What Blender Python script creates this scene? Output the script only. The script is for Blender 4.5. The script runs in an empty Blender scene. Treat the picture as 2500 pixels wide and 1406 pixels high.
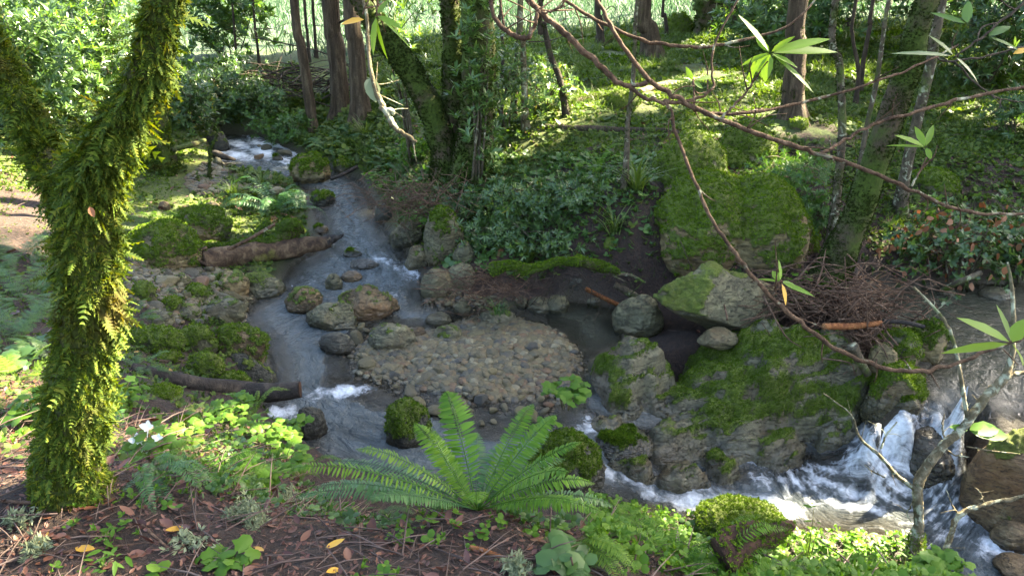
import bpy, bmesh, math, random
import numpy as np
from mathutils import Vector, Matrix
S = bpy.context.scene
COL = S.collection
R = np.random.default_rng(7)
rad = math.radians
# ------------------------------------------------------------------ camera
CZ, PITCH, FPX = 3.4, rad(22.5), 1962.0
cd = bpy.data.cameras.new('camera'); cam = bpy.data.objects.new('camera', cd); COL.objects.link(cam)
cam.location = (0, 0, CZ); cam.rotation_euler = (math.pi/2-PITCH, 0, 0)
cd.sensor_width = 36; cd.lens = 36*FPX/2500; cd.clip_start = 0.05; cd.clip_end = 2000
S.camera = cam
# ------------------------------------------------------------------ light
SUN_AZ, SUN_EL = rad(28), rad(40)          # azimuth measured from +x towards +y
SUN = np.array([math.cos(SUN_EL)*math.cos(SUN_AZ), math.cos(SUN_EL)*math.sin(SUN_AZ), math.sin(SUN_EL)])
w = bpy.data.worlds.new('World'); S.world = w; w.use_nodes = True
nt = w.node_tree; bg = nt.nodes['Background']; sk = nt.nodes.new('ShaderNodeTexSky')
sk.sky_type = 'NISHITA'; sk.sun_disc = False; sk.sun_elevation = SUN_EL; sk.sun_rotation = math.pi/2-SUN_AZ
sk.air_density = 1.0; sk.dust_density = 3.2; sk.ozone_density = .3
nt.links.new(sk.outputs[0], bg.inputs[0]); bg.inputs[1].default_value = 0.054
sd = bpy.data.lights.new('sun', 'SUN'); so = bpy.data.objects.new('sun', sd); COL.objects.link(so)
sd.energy = 5.0; sd.angle = rad(0.55); sd.color = (1.0, 0.88, 0.64)
so.rotation_euler = Vector(SUN).to_track_quat('Z', 'Y').to_euler(); so.location = (20, 10, 20)
S.view_settings.view_transform = 'Standard'; S.view_settings.look = 'None'
S.view_settings.exposure = 4.3; S.view_settings.gamma = 1.0; S.view_settings.use_curve_mapping = False
S.cycles.use_denoising = True
S.cycles.max_bounces = 6; S.cycles.diffuse_bounces = 3; S.cycles.glossy_bounces = 2
S.cycles.transmission_bounces = 3; S.cycles.transparent_max_bounces = 6
S.cycles.caustics_reflective = False; S.cycles.caustics_refractive = False
S.cycles.sample_clamp_indirect = 4.0
# ------------------------------------------------------------------ pixel -> ray -> world
cs, sn = math.cos(PITCH), math.sin(PITCH)
def ray(px, py):
    u = (px-1250)/FPX; v = (py-703)/FPX
    return np.array([u, cs-v*sn, -sn-v*cs])
def P(px, py, h):                       # point of that pixel on the horizontal plane z = h
    d = ray(px, py); t = (h-CZ)/d[2]; return np.array([0, 0, CZ])+d*t
def D(px, py, t):                       # point of that pixel at depth t
    return np.array([0, 0, CZ])+ray(px, py)*t
def DY(px, py, y):                      # point of that pixel on the vertical plane at distance y
    d = ray(px, py); return np.array([0, 0, CZ])+d*(y/d[1])
def nrm(a):
    a = np.asarray(a, float); return a/np.maximum(np.linalg.norm(a, axis=-1, keepdims=True), 1e-9)
# ------------------------------------------------------------------ noise
_pr = np.random.default_rng(3); _perm = _pr.permutation(256).astype(np.int64); _perm = np.concatenate([_perm, _perm, _perm])
_grad = nrm(_pr.normal(size=(256, 3)))
def perlin(p):
    p = np.asarray(p, float); i = np.floor(p).astype(np.int64); f = p-i; i &= 255
    u = f*f*f*(f*(f*6-15)+10); out = 0
    for dx in (0, 1):
        for dy in (0, 1):
            for dz in (0, 1):
                h = _perm[_perm[_perm[i[:, 0]+dx]+i[:, 1]+dy]+i[:, 2]+dz]
                g = _grad[h]; o = f-np.array([dx, dy, dz])
                wt = (u[:, 0] if dx else 1-u[:, 0])*(u[:, 1] if dy else 1-u[:, 1])*(u[:, 2] if dz else 1-u[:, 2])
                out = out+wt*(g*o).sum(1)
    return out*1.5
def fbm(p, o=4, ridged=False):
    p = np.asarray(p, float); a, t = 1.0, 0
    for k in range(o):
        n = perlin(p*(2**k)+17.3*k)
        t = t+a*((1-2*np.abs(n))-.5 if ridged else n); a *= .5
    return t
def sstep(a, b, x):
    t = np.clip((x-a)/(b-a), 0, 1); return t*t*(3-2*t)
# ------------------------------------------------------------------ mesh helpers
def mesh(name, V, F, mat=None, attrs=None, smooth=True, mi=None):
    V = np.asarray(V, np.float32).reshape(-1, 3); F = [np.asarray(f, np.int32) for f in F if len(f)]
    me = bpy.data.meshes.new(name)
    me.vertices.add(len(V)); me.vertices.foreach_set('co', V.ravel())
    lv = np.concatenate([f.ravel() for f in F]); tot = np.concatenate([np.full(len(f), f.shape[1], np.int32) for f in F])
    st = np.concatenate([[0], np.cumsum(tot)[:-1]]).astype(np.int32)
    me.loops.add(len(lv)); me.loops.foreach_set('vertex_index', lv)
    me.polygons.add(len(tot)); me.polygons.foreach_set('loop_start', st)
    try: me.polygons.foreach_set('loop_total', tot)
    except Exception: pass
    me.polygons.foreach_set('use_smooth', np.full(len(tot), smooth))
    for m in (mat if isinstance(mat, (list, tuple)) else [mat]):
        if m: me.materials.append(m)
    if mi is not None: me.polygons.foreach_set('material_index', np.concatenate([np.full(len(f), k, np.int32) for f, k in zip([f for f in F], mi)]))
    for k, a in (attrs or {}).items():
        a = np.asarray(a, np.float32)
        if a.ndim == 1:
            at = me.attributes.new(k, 'FLOAT', 'POINT'); at.data.foreach_set('value', a)
        else:
            at = me.attributes.new(k, 'FLOAT_VECTOR', 'POINT'); at.data.foreach_set('vector', a.ravel())
    me.update(calc_edges=True)
    return me
def link(name, me, parent=None, loc=None, rot=None, sc=None):
    o = bpy.data.objects.new(name, me); COL.objects.link(o)
    if parent is not None: o.parent = parent
    if loc is not None: o.location = tuple(float(v) for v in loc)
    if rot is not None: o.rotation_euler = rot
    if sc is not None: o.scale = (sc,)*3 if np.isscalar(sc) else sc
    return o
def tag(o, label, cat, group=None):
    o['label'] = label; o['category'] = cat
    if group: o['group'] = group
    return o
def kind(o, k, label=None, cat=None):
    o['kind'] = k
    if label: o['label'] = label
    if cat: o['category'] = cat
    return o
def thing(name, label, cat, loc, group=None):
    o = bpy.data.objects.new(name, None); COL.objects.link(o); o.location = tuple(float(v) for v in loc)
    o.empty_display_size = .1
    return tag(o, label, cat, group)
class MB:                               # collects geometry for ONE mesh
    def __init__(s): s.V, s.F, s.n = [], [], 0
    def add(s, V, F):
        V = np.asarray(V, float).reshape(-1, 3)
        for f in F: s.F.append(np.asarray(f)+s.n)
        s.V.append(V); s.n += len(V)
        return s
    def arr(s):
        t = [f for f in s.F if f.shape[1] == 3]; q = [f for f in s.F if f.shape[1] == 4]
        return np.concatenate(s.V), ([np.concatenate(t)] if t else [])+([np.concatenate(q)] if q else [])
    def build(s, name, mat, parent=None, org=(0, 0, 0), attrs=None, smooth=True):
        V, F = s.arr(); return link(name, mesh(name, V-np.asarray(org, float), F, mat, attrs, smooth), parent, None if parent is not None else org)
def catmull(pts, n):
    p = np.asarray(pts, float)
    if len(p) < 3:
        t = np.linspace(0, 1, n)[:, None]; return p[0]*(1-t)+p[-1]*t
    q = np.vstack([2*p[0]-p[1], p, 2*p[-1]-p[-2]]); s = np.linspace(0, len(p)-1-1e-6, n); i = s.astype(int); t = (s-i)[:, None]
    a, b, c, d = q[i], q[i+1], q[i+2], q[i+3]
    return .5*((2*b)+(c-a)*t+(2*a-5*b+4*c-d)*t*t+(3*b-a-3*c+d)*t**3)
def tube(pts, radii, sides=8, n=None, bump=0.0, freq=4.0, seed=0.0, cap=True, flare=None, ridge=0.0):
    """smooth tapered tube through pts; bump roughens it, ridge cuts vertical furrows"""
    n = n or max(6, len(pts)*4); L = len(pts)
    c = catmull(pts, n); r = np.interp(np.linspace(0, 1, n), np.linspace(0, 1, len(radii)), radii)
    t = nrm(np.gradient(c, axis=0)); up = np.array([0, 1, 0.]) if abs(t[0, 1]) < .8 else np.array([1., 0, 0])
    A = nrm(np.cross(t, up)); B = np.cross(t, A)
    th = np.linspace(0, 2*np.pi, sides, endpoint=False)
    dirs = A[:, None]*np.cos(th)[None, :, None]+B[:, None]*np.sin(th)[None, :, None]
    rr = np.repeat(r[:, None], sides, 1)
    if bump or ridge:
        q = (c[:, None]+dirs*rr[..., None]).reshape(-1, 3)
        if bump: rr = rr*(1+bump*fbm(q*freq+seed, 3).reshape(n, sides))
        if ridge:
            q2 = np.stack([np.tile(np.cos(th)*3, n), np.tile(np.sin(th)*3, n), np.repeat(np.linspace(0, n*.06, n), sides)], 1)
            rr = rr*(1+ridge*fbm(q2+seed, 2, True).reshape(n, sides))
    if flare:
        k = np.clip(1-np.arange(n)/(n*flare[0]), 0, 1)**2
        rr = rr*(1+k[:, None]*flare[1]*(1+.55*np.sin(th*flare[2]+seed)[None, :]))
    V = (c[:, None]+dirs*rr[..., None]).reshape(-1, 3)
    i = np.arange(n-1)[:, None]*sides; j = np.arange(sides)[None]; j2 = (j+1) % sides
    F = np.stack([i+j, i+j2, i+sides+j2, i+sides+j], -1).reshape(-1, 4)
    FF = [F]
    if cap:
        V = np.vstack([V, c[0], c[-1]]); k = np.arange(sides); k2 = (k+1) % sides
        FF.append(np.stack([np.full(sides, n*sides), k2, k], 1)); b = (n-1)*sides
        FF.append(np.stack([np.full(sides, n*sides+1), b+k, b+k2], 1))
    return V, FF
def tris(F):
    return np.concatenate([f if f.shape[1] == 3 else np.vstack([f[:, [0, 1, 2]], f[:, [0, 2, 3]]]) for f in F])
def scatter_on(V, F, n, wt=None, rng=R):
    T = tris(F); a, b, c = V[T[:, 0]], V[T[:, 1]], V[T[:, 2]]; cr = np.cross(b-a, c-a); ar = np.linalg.norm(cr, axis=1)
    p = ar.copy()
    if wt is not None: p = p*wt[T].mean(1)
    if p.sum() <= 0: return np.zeros((0, 3)), np.zeros((0, 3))
    k = rng.choice(len(T), n, p=p/p.sum()); u = rng.random((n, 2)); m = u.sum(1) > 1; u[m] = 1-u[m]
    return a[k]+(b-a)[k]*u[:, :1]+(c-a)[k]*u[:, 1:], nrm(cr[k])
# ------------------------------------------------------------------ leaf templates (u along, v across, w normal)
def t_lance(wd=.16, bend=.12, fold=.25):
    us = [0, .22, .5, .8, 1]; ws = [0, .8*wd, wd, .6*wd, 0]; V = [(0, 0, 0)]
    for u, h in zip(us[1:4], ws[1:4]): z = -bend*u*u; V += [(u, h, z+h*fold), (u, 0, z), (u, -h, z+h*fold)]
    V.append((1, 0, -bend))
    return np.array(V, float), [np.array([(0, 2, 1), (0, 3, 2), (7, 8, 10), (8, 9, 10)]), np.array([(1, 2, 5, 4), (2, 3, 6, 5), (4, 5, 8, 7), (5, 6, 9, 8)])]
def t_diam(wd=.2, fold=.2, bend=.1):
    return np.array([(0, 0, 0), (.45, wd, fold*wd), (1, 0, -bend), (.45, -wd, fold*wd)], float), [np.array([(0, 2, 1), (0, 3, 2)])]
def t_blade(wd=.03, bend=.35):
    V = [(0, wd, 0), (0, -wd, 0), (.5, wd*.8, -.12*bend), (.5, -wd*.8, -.12*bend), (.85, wd*.4, -.55*bend), (.85, -wd*.4, -.55*bend), (1, 0, -bend)]
    return np.array(V, float), [np.array([(4, 5, 6)]), np.array([(0, 1, 3, 2), (2, 3, 5, 4)])]
def t_feather(pairs=7, wd=.22, droop=.25):     # serrated little frond: rachis with paired leaflets
    V, T = [], []
    for i in range(pairs):
        u = .06+.88*i/pairs; wv = wd*(1-(i/pairs)**1.6)+.02; z = -droop*u*u; k = len(V)
        for s in (1, -1):
            V += [(u-.05, 0, z), (u+.09, 0, z-.01), (u+.10+.1*wv, s*wv, z-.25*wv)]
        T += [(k, k+1, k+2), (k+3, k+5, k+4)]
    return np.array(V, float), [np.array(T)]
def t_lobed(n=5, depth=.35):                    # maple-like lobed leaf
    V = [(0, 0, 0), (.5, 0, .04)]; m = n*2+1; pts = []
    for i in range(m):
        a = math.pi*(.93-1.86*i/(m-1)); r = (.55 if i % 2 == 0 else .55*(1-depth))
        if i == m//2: r = .6
        pts.append((.42+r*math.cos(a)*.95, r*math.sin(a), -.12*abs(math.sin(a))-.05*(math.cos(a) > .6)))
    V += pts; T = [(1, i+3, i+2) for i in range(m-1)]+[(1, 2, 0), (1, 0, m+1)]
    return np.array(V, float), [np.array(T)]
def t_round(n=7, wd=.42):
    V = [(.5, 0, .05)]; T = []
    for i in range(n): a = 2*math.pi*i/n; V.append((.5-.5*math.cos(a), wd*math.sin(a), -.06*abs(math.sin(a))))
    T = [(0, 1+i, 1+(i+1) % n) for i in range(n)]
    return np.array(V, float), [np.array(T)]
def compose(tpl, pos, X, N, sc):                # template of templates
    b = MB(); b.add(*inst(tpl, pos, X, N, sc)); return b.arr()
def inst(tpl, pos, X, N, sc, wsc=None):
    TV, TF = tpl; pos = np.asarray(pos, float); n = len(pos); X = nrm(X); N = np.asarray(N, float)
    Y = np.cross(N, X); bad = np.linalg.norm(Y, axis=1) < 1e-4
    if bad.any(): Y[bad] = np.cross(X[bad], [0.3, .9, .2])
    Y = nrm(Y); Z = np.cross(X, Y); sc = np.broadcast_to(np.asarray(sc, float), (n,)); ws = sc if wsc is None else sc*wsc
    V = pos[:, None]+sc[:, None, None]*TV[None, :, :1]*X[:, None]+ws[:, None, None]*TV[None, :, 1:2]*Y[:, None]+sc[:, None, None]*TV[None, :, 2:]*Z[:, None]
    k = (np.arange(n)*len(TV))[:, None, None]
    return V.reshape(-1, 3), [(f[None]+k).reshape(-1, f.shape[1]) for f in TF]
def rdir(n, rng=R): return nrm(rng.normal(size=(n, 3)))
def t_whorl(n=8, leaf=None, rng=None, up=.35, L=1.0):   # twig tip with radiating leaves
    rng = rng or np.random.default_rng(5); leaf = leaf or t_lance(.13, .15)
    a = np.arange(n)*2.4+rng.random(n)*.5; e = up+.5*rng.random(n)
    X = np.stack([e, np.cos(a)*np.cos(e*.8), np.sin(a)*np.cos(e*.8)], 1); pos = np.stack([-.25+.3*np.arange(n)/n, 0*a, 0*a], 1)
    N = np.tile([1., 0, 0], (n, 1))
    return compose(leaf, pos, X, N, L*(.75+.4*rng.random(n)))
# ------------------------------------------------------------------ materials
def nodes(name):
    m = bpy.data.materials.new(name); m.use_nodes = True; t = m.node_tree
    for n in list(t.nodes): t.nodes.remove(n)
    o = t.nodes.new('ShaderNodeOutputMaterial'); return m, t, o
def N_(t, ty, **kw):
    n = t.nodes.new(ty)
    for k, v in kw.items():
        if k in n.inputs: n.inputs[k].default_value = v
        else: setattr(n, k, v)
    return n
def L_(t, a, b): t.links.new(a, b)
def ramp(t, fac, stops, interp='LINEAR'):
    r = t.nodes.new('ShaderNodeValToRGB'); r.color_ramp.interpolation = interp; e = r.color_ramp.elements
    while len(e) < len(stops): e.new(.5)
    for x, (p, c) in zip(e, stops): x.position = p; x.color = (*c, 1) if len(c) == 3 else c
    if fac is not None: L_(t, fac, r.inputs[0])
    return r
def noise(t, scale, vec=None, detail=4, rough=.55, dist=0.0):
    n = N_(t, 'ShaderNodeTexNoise', Scale=scale, Detail=detail, Roughness=rough, Distortion=dist)
    if vec is not None: L_(t, vec, n.inputs['Vector'])
    return n
def mixc(t, fac, a, b, mode='MIX'):
    m = t.nodes.new('ShaderNodeMix'); m.data_type = 'RGBA'; m.blend_type = mode
    for s, v in ((m.inputs[0], fac), (m.inputs[6], a), (m.inputs[7], b)):
        if hasattr(v, 'links') or hasattr(v, 'is_linked'): L_(t, v, s)
        elif isinstance(v, tuple): s.default_value = (*v, 1)
        else: s.default_value = v
    return m.outputs[2]
def mth(t, op, a, b=None, c=None):
    m = t.nodes.new('ShaderNodeMath'); m.operation = op
    for i, v in enumerate((a, b, c)):
        if v is None: continue
        if hasattr(v, 'is_linked'): L_(t, v, m.inputs[i])
        else: m.inputs[i].default_value = v
    return m.outputs[0]
def attr(t, name):
    a = t.nodes.new('ShaderNodeAttribute'); a.attribute_name = name; return a
def mrange(t, v, a, b, c=0.0, d=1.0):
    m = N_(t, 'ShaderNodeMapRange'); L_(t, v, m.inputs[0])
    for i, x in zip((1, 2, 3, 4), (a, b, c, d)): m.inputs[i].default_value = x
    return m.outputs[0]
def bump(t, h, strength=.5, dist=.02):
    b = N_(t, 'ShaderNodeBump', Strength=strength, Distance=dist); L_(t, h, b.inputs['Height']); return b.outputs[0]
def leaf_mat(name, stops, trans=.45, rough=.45, tcol=None, spec=.5, patch=None):
    m, t, o = nodes(name); g = t.nodes.new('ShaderNodeNewGeometry'); oi = t.nodes.new('ShaderNodeObjectInfo')
    f = mth(t, 'ADD', mth(t, 'MULTIPLY', g.outputs['Random Per Island'], .75), mth(t, 'MULTIPLY', oi.outputs['Random'], .25))
    r = ramp(t, f, stops); rc = r.outputs[0]
    if patch:
        tc = t.nodes.new('ShaderNodeTexCoord'); rc = mixc(t, mrange(t, noise(t, patch[0], tc.outputs['Object'], 4, .6, .5).outputs[0], patch[1], patch[1]+.14, 0, .85), rc, patch[2])
    p = N_(t, 'ShaderNodeBsdfPrincipled', Roughness=rough); p.inputs['Specular IOR Level'].default_value = spec
    L_(t, rc, p.inputs['Base Color'])
    tr = N_(t, 'ShaderNodeBsdfTranslucent'); L_(t, mixc(t, 1.0, rc, tcol or (1.5, 1.6, .5), 'MULTIPLY'), tr.inputs[0])
    mx = N_(t, 'ShaderNodeMixShader'); mx.inputs[0].default_value = trans
    L_(t, p.outputs[0], mx.inputs[1]); L_(t, tr.outputs[0], mx.inputs[2]); L_(t, mx.outputs[0], o.inputs[0])
    return m
def g3(a, b, c): return [(0, a), (.5, b), (1, c)]
M = {}
M['bay'] = leaf_mat('bay_leaf', [(0, (.028, .06, .02)), (.5, (.055, .105, .03)), (.93, (.10, .16, .04)), (1, (.3, .2, .03))], .3, .32)
M['bay_far'] = leaf_mat('bush_leaf', [(0, (.04, .08, .025)), (.5, (.075, .14, .035)), (1, (.14, .2, .05))], .35, .3)
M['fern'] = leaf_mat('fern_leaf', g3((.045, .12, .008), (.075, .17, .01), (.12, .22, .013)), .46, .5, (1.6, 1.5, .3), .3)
M['fern_dull'] = leaf_mat('fern_leaf_shade', g3((.028, .085, .024), (.045, .115, .028), (.065, .15, .03)), .3, .45)  # darker copy of fern_leaf, with shade put into its green
M['fern_dead'] = leaf_mat('dead_fern', g3((.10, .035, .012), (.15, .055, .02), (.2, .09, .03)), .2, .6, (1.2, .8, .4))
M['bracken'] = leaf_mat('bracken_leaf', g3((.065, .14, .015), (.105, .19, .02), (.17, .25, .028)), .42, .5, (1.4, 1.4, .3), .25)
M['herb'] = leaf_mat('herb_leaf', g3((.05, .125, .012), (.08, .17, .016), (.13, .225, .022)), .42, .5, (1.4, 1.4, .3), .25)
M['herb_dark'] = leaf_mat('herb_leaf_dark', g3((.035, .085, .02), (.06, .125, .026), (.10, .17, .032)), .35, .45)
M['cover'] = leaf_mat('ground_cover_leaf', [(0, (.028, .055, .012)), (.5, (.062, .10, .017)), (.9, (.115, .15, .022)), (1, (.14, .10, .03))], .3, .6, None, .25)
M['grass'] = leaf_mat('grass_blade', g3((.045, .08, .016), (.08, .125, .022), (.15, .175, .036)), .35, .5)
M['meadow'] = leaf_mat('meadow_blade', g3((.026, .058, .032), (.04, .082, .045), (.065, .105, .06)), .4, .6, (1.1, 1.2, .8))
M['moss_hang'] = leaf_mat('moss_frond', [(0, (.016, .026, .004)), (.35, (.04, .072, .007)), (.75, (.09, .13, .011)), (1, (.17, .165, .02))], .35, .7, (1.5, 1.35, .2), .15, (4.5, .52, (.075, .055, .014)))  # last ramp stop puts golden sun highlights into some fronds
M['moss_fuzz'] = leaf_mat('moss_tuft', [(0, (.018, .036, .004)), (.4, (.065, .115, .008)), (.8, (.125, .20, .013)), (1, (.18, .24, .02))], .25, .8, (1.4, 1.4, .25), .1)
M['moss_shaded'] = leaf_mat('moss_tuft_shade', [(0, (.010, .016, .004)), (.5, (.026, .04, .006)), (1, (.05, .075, .010))], .25, .8, (1.4, 1.4, .3), .1)  # darker copy of moss_tuft, shade mixed into the colour
M['canopy'] = leaf_mat('crown_leaf', g3((.03, .07, .02), (.05, .1, .025), (.07, .13, .03)), .25, .5)
M['litter'] = leaf_mat('dead_leaf', [(0, (.045, .016, .011)), (.4, (.085, .03, .018)), (.8, (.15, .06, .03)), (1, (.24, .11, .05))], .12, .5, (1.2, .8, .5))
M['yellow'] = leaf_mat('yellow_leaf', g3((.45, .2, .02), (.55, .3, .03), (.6, .38, .05)), .25, .45, (1.2, 1., .4))
M['brown_leaf'] = leaf_mat('brown_leaf', g3((.14, .05, .018), (.22, .09, .035), (.3, .15, .07)), .25, .6, (1.2, .8, .5))
M['big_leaf'] = leaf_mat('laurel_leaf', g3((.10, .19, .025), (.14, .25, .025), (.2, .30, .03)), .55, .5, (1.6, 1.5, .3))
M['white'] = leaf_mat('white_petal', g3((.8, .8, .72), (.85, .85, .8), (.9, .9, .85)), .3, .5, (1, 1, 1))
M['lichen'] = leaf_mat('lichen_strand', g3((.17, .2, .1), (.24, .27, .15), (.33, .35, .22)), .25, .8, (1, 1, .9), .1)
M['twig'] = leaf_mat('twig', g3((.05, .03, .022), (.09, .055, .04), (.16, .11, .085)), .0, .7)
M['rachis'] = leaf_mat('fern_stalk', g3((.10, .11, .03), (.13, .13, .035), (.16, .14, .04)), .1, .5)
def bark_mat(name, a, b, c, moss=0.0, mosscol=((.03, .055, .006), (.09, .15, .012)), zs=.18, scale=9, bs=.7, lichen=0.0, basemoss=0.0):
    m, t, o = nodes(name); tc = t.nodes.new('ShaderNodeTexCoord')
    mp = N_(t, 'ShaderNodeMapping'); mp.inputs['Scale'].default_value = (1, 1, zs); L_(t, tc.outputs['Object'], mp.inputs[0])
    n1 = noise(t, scale*2.2, mp.outputs[0], 6, .65, .4); n2 = noise(t, 3.1, tc.outputs['Object'], 5, .6); n3 = noise(t, 60, tc.outputs['Object'], 4, .7)
    r = ramp(t, n1.outputs[0], [(.32, a), (.5, b), (.68, c)])
    col = mixc(t, mrange(t, n3.outputs[0], .3, .7, 0, .5), r.outputs[0], (a[0]*.8, a[1]*.8, a[2]*.8))
    if lichen:
        nl = noise(t, 14, tc.outputs['Object'], 5, .6, .6)
        col = mixc(t, mrange(t, nl.outputs[0], .62-.2*lichen, .72-.2*lichen), col, (.34, .36, .29))
    if moss:
        mr = ramp(t, noise(t, 45, tc.outputs['Object'], 4, .7).outputs[0], [(.3, mosscol[0]), (.72, mosscol[1])])
        f = mrange(t, n2.outputs[0], .72-.5*moss, .86-.5*moss)
        col = mixc(t, f, col, mr.outputs[0])
    h = mth(t, 'ADD', n1.outputs[0], mth(t, 'MULTIPLY', n3.outputs[0], .35))
    col = mixc(t, 1.0, col, (1.04, .99, .8), 'MULTIPLY')
    p = N_(t, 'ShaderNodeBsdfPrincipled', Roughness=.85); p.inputs['Specular IOR Level'].default_value = .25
    L_(t, col, p.inputs['Base Color']); L_(t, bump(t, h, bs, .03), p.inputs['Normal']); L_(t, p.outputs[0], o.inputs[0])
    return m
M['bark_fir'] = bark_mat('fir_bark', (.024, .017, .012), (.075, .054, .039), (.15, .115, .085), .2, zs=.15, bs=1.0)
M['bark_moss'] = bark_mat('mossy_bark', (.03, .022, .015), (.07, .055, .035), (.07, .05, .03), .66, ((.022, .038, .005), (.055, .085, .009)), .4)
M['bark_hang'] = bark_mat('shaggy_bark', (.02, .016, .01), (.05, .04, .025), (.09, .07, .045), .7, ((.02, .03, .005), (.055, .075, .01)), .4)
M['bark_thin'] = bark_mat('sapling_bark', (.035, .028, .02), (.08, .066, .05), (.16, .135, .105), .4, lichen=.3, zs=.5)
M['bark_dark'] = bark_mat('dark_bark', (.018, .014, .012), (.05, .038, .03), (.09, .07, .055), .25, zs=.3)
M['bark_twig'] = bark_mat('branch_bark', (.03, .018, .012), (.085, .05, .032), (.19, .125, .09), 0, zs=.6, scale=14, lichen=.08)
M['bark_pale'] = bark_mat('pale_bark', (.06, .05, .03), (.13, .11, .07), (.26, .23, .17), .3, lichen=.5, zs=.7)
M['log_wet'] = bark_mat('wet_log', (.012, .011, .012), (.035, .03, .03), (.085, .07, .065), .1, zs=1, scale=7)
M['log_drift'] = bark_mat('drift_log', (.025, .016, .014), (.085, .055, .036), (.2, .145, .10), .32, ((.07, .08, .012), (.15, .17, .02)), zs=1, scale=6)
M['log_rust'] = bark_mat('rust_wood', (.09, .03, .012), (.22, .09, .035), (.34, .17, .08), 0, zs=.5)
M['rot'] = bark_mat('rotten_wood', (.018, .01, .007), (.06, .03, .02), (.13, .07, .045), .25, zs=.5)
M['twigs'] = bark_mat('dead_twig', (.04, .024, .018), (.11, .065, .047), (.22, .15, .12), 0, zs=.6)
def rock_mat(name, a, b, c, rust=.3, wetdark=.5, moss=((.05, .08, .009), (.14, .21, .016)), veins=.3):
    m, t, o = nodes(name); tc = t.nodes.new('ShaderNodeTexCoord'); ob = tc.outputs['Object']; oi = t.nodes.new('ShaderNodeObjectInfo')
    vv = N_(t, 'ShaderNodeVectorMath'); vv.operation = 'ADD'; L_(t, ob, vv.inputs[0])
    cx = N_(t, 'ShaderNodeCombineXYZ'); L_(t, mth(t, 'MULTIPLY', oi.outputs['Random'], 40.), cx.inputs[0]); L_(t, cx.outputs[0], vv.inputs[1]); v = vv.outputs[0]
    n1 = noise(t, 4.5, v, 7, .62, .5); n2 = noise(t, 22, v, 6, .7); n3 = noise(t, 2.2, v, 3, .5); n4 = noise(t, 90, v, 3, .6)
    mpv = N_(t, 'ShaderNodeMapping'); mpv.inputs['Rotation'].default_value = (.5, .7, .3); mpv.inputs['Scale'].default_value = (1, 1, 5); L_(t, v, mpv.inputs[0])
    n5 = noise(t, 5, mpv.outputs[0], 6, .65, .7)
    r = ramp(t, mth(t, 'ADD', mth(t, 'MULTIPLY', n1.outputs[0], .6), mth(t, 'MULTIPLY', n5.outputs[0], .4)), [(.33, a), (.5, b), (.66, c)])
    col = mixc(t, mrange(t, n2.outputs[0], .35, .7, 0, .75), r.outputs[0], tuple(x*.5 for x in a))
    col = mixc(t, mrange(t, n3.outputs[0], .5, .72, 0, rust), col, (.2, .1, .045))
    crk = mth(t, 'ABSOLUTE', mth(t, 'SUBTRACT', n5.outputs[0], .5)); ck = mrange(t, crk, 0.0, .016, 1., 0.)
    col = mixc(t, mth(t, 'MULTIPLY', ck, .8), col, (.015, .015, .013))
    nl = noise(t, 11, v, 5, .65, .8); col = mixc(t, mrange(t, nl.outputs[0], .6, .68, 0, veins), col, (.3, .3, .22))
    wet = attr(t, 'wet').outputs['Fac']
    col = mixc(t, mth(t, 'MULTIPLY', wet, wetdark), col, (.025, .022, .017))
    ms = attr(t, 'moss').outputs['Fac']
    nm = noise(t, 9, v, 5, .7); mf = mrange(t, mth(t, 'ADD', ms, mth(t, 'MULTIPLY', mth(t, 'SUBTRACT', nm.outputs[0], .5), 1.1)), .42, .58)
    nm2 = noise(t, 70, v, 5, .75); mc = ramp(t, nm2.outputs[0], [(.3, moss[0]), (.7, moss[1])])
    nm3 = noise(t, 3, v, 3, .5); mcc = mixc(t, mrange(t, nm3.outputs[0], .45, .7, 0, .6), mc.outputs[0], (.14, .155, .022)); mcc = mixc(t, mrange(t, noise(t, 13, v, 4, .65).outputs[0], .52, .68, 0, .75), mcc, (.03, .038, .008))
    col = mixc(t, mf, col, mcc)
    col = mixc(t, 1.0, col, (1.06, .99, .76), 'MULTIPLY')
    p = N_(t, 'ShaderNodeBsdfPrincipled'); L_(t, col, p.inputs['Base Color'])
    rg = mth(t, 'SUBTRACT', .72, mth(t, 'MULTIPLY', wet, .5)); L_(t, mth(t, 'MAXIMUM', rg, mth(t, 'MULTIPLY', mf, .9)), p.inputs['Roughness'])
    h = mth(t, 'ADD', mth(t, 'MULTIPLY', n1.outputs[0], .7), mth(t, 'MULTIPLY', n2.outputs[0], .3))
    h = mth(t, 'ADD', h, mth(t, 'MULTIPLY', mf, mth(t, 'MULTIPLY', nm2.outputs[0], .8))); h = mth(t, 'SUBTRACT', h, mth(t, 'MULTIPLY', ck, .25))
    h = mth(t, 'ADD', h, mth(t, 'MULTIPLY', n4.outputs[0], .08))
    L_(t, bump(t, h, .9, .05), p.inputs['Normal']); L_(t, p.outputs[0], o.inputs[0])
    return m
M['rock'] = rock_mat('grey_green_rock', (.055, .055, .032), (.115, .112, .066), (.2, .19, .12), .3)
M['rock_grey'] = rock_mat('blue_grey_rock', (.05, .05, .033), (.115, .112, .073), (.22, .21, .145), .3)
M['rock_brown'] = rock_mat('brown_rock', (.07, .045, .022), (.15, .105, .055), (.25, .19, .115), .6)
M['rock_sand'] = rock_mat('sandy_rock', (.10, .08, .038), (.2, .16, .08), (.3, .25, .14), .5)
M['rock_dark'] = rock_mat('dark_rock', (.025, .025, .021), (.05, .05, .04), (.10, .098, .078), .08)
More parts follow.
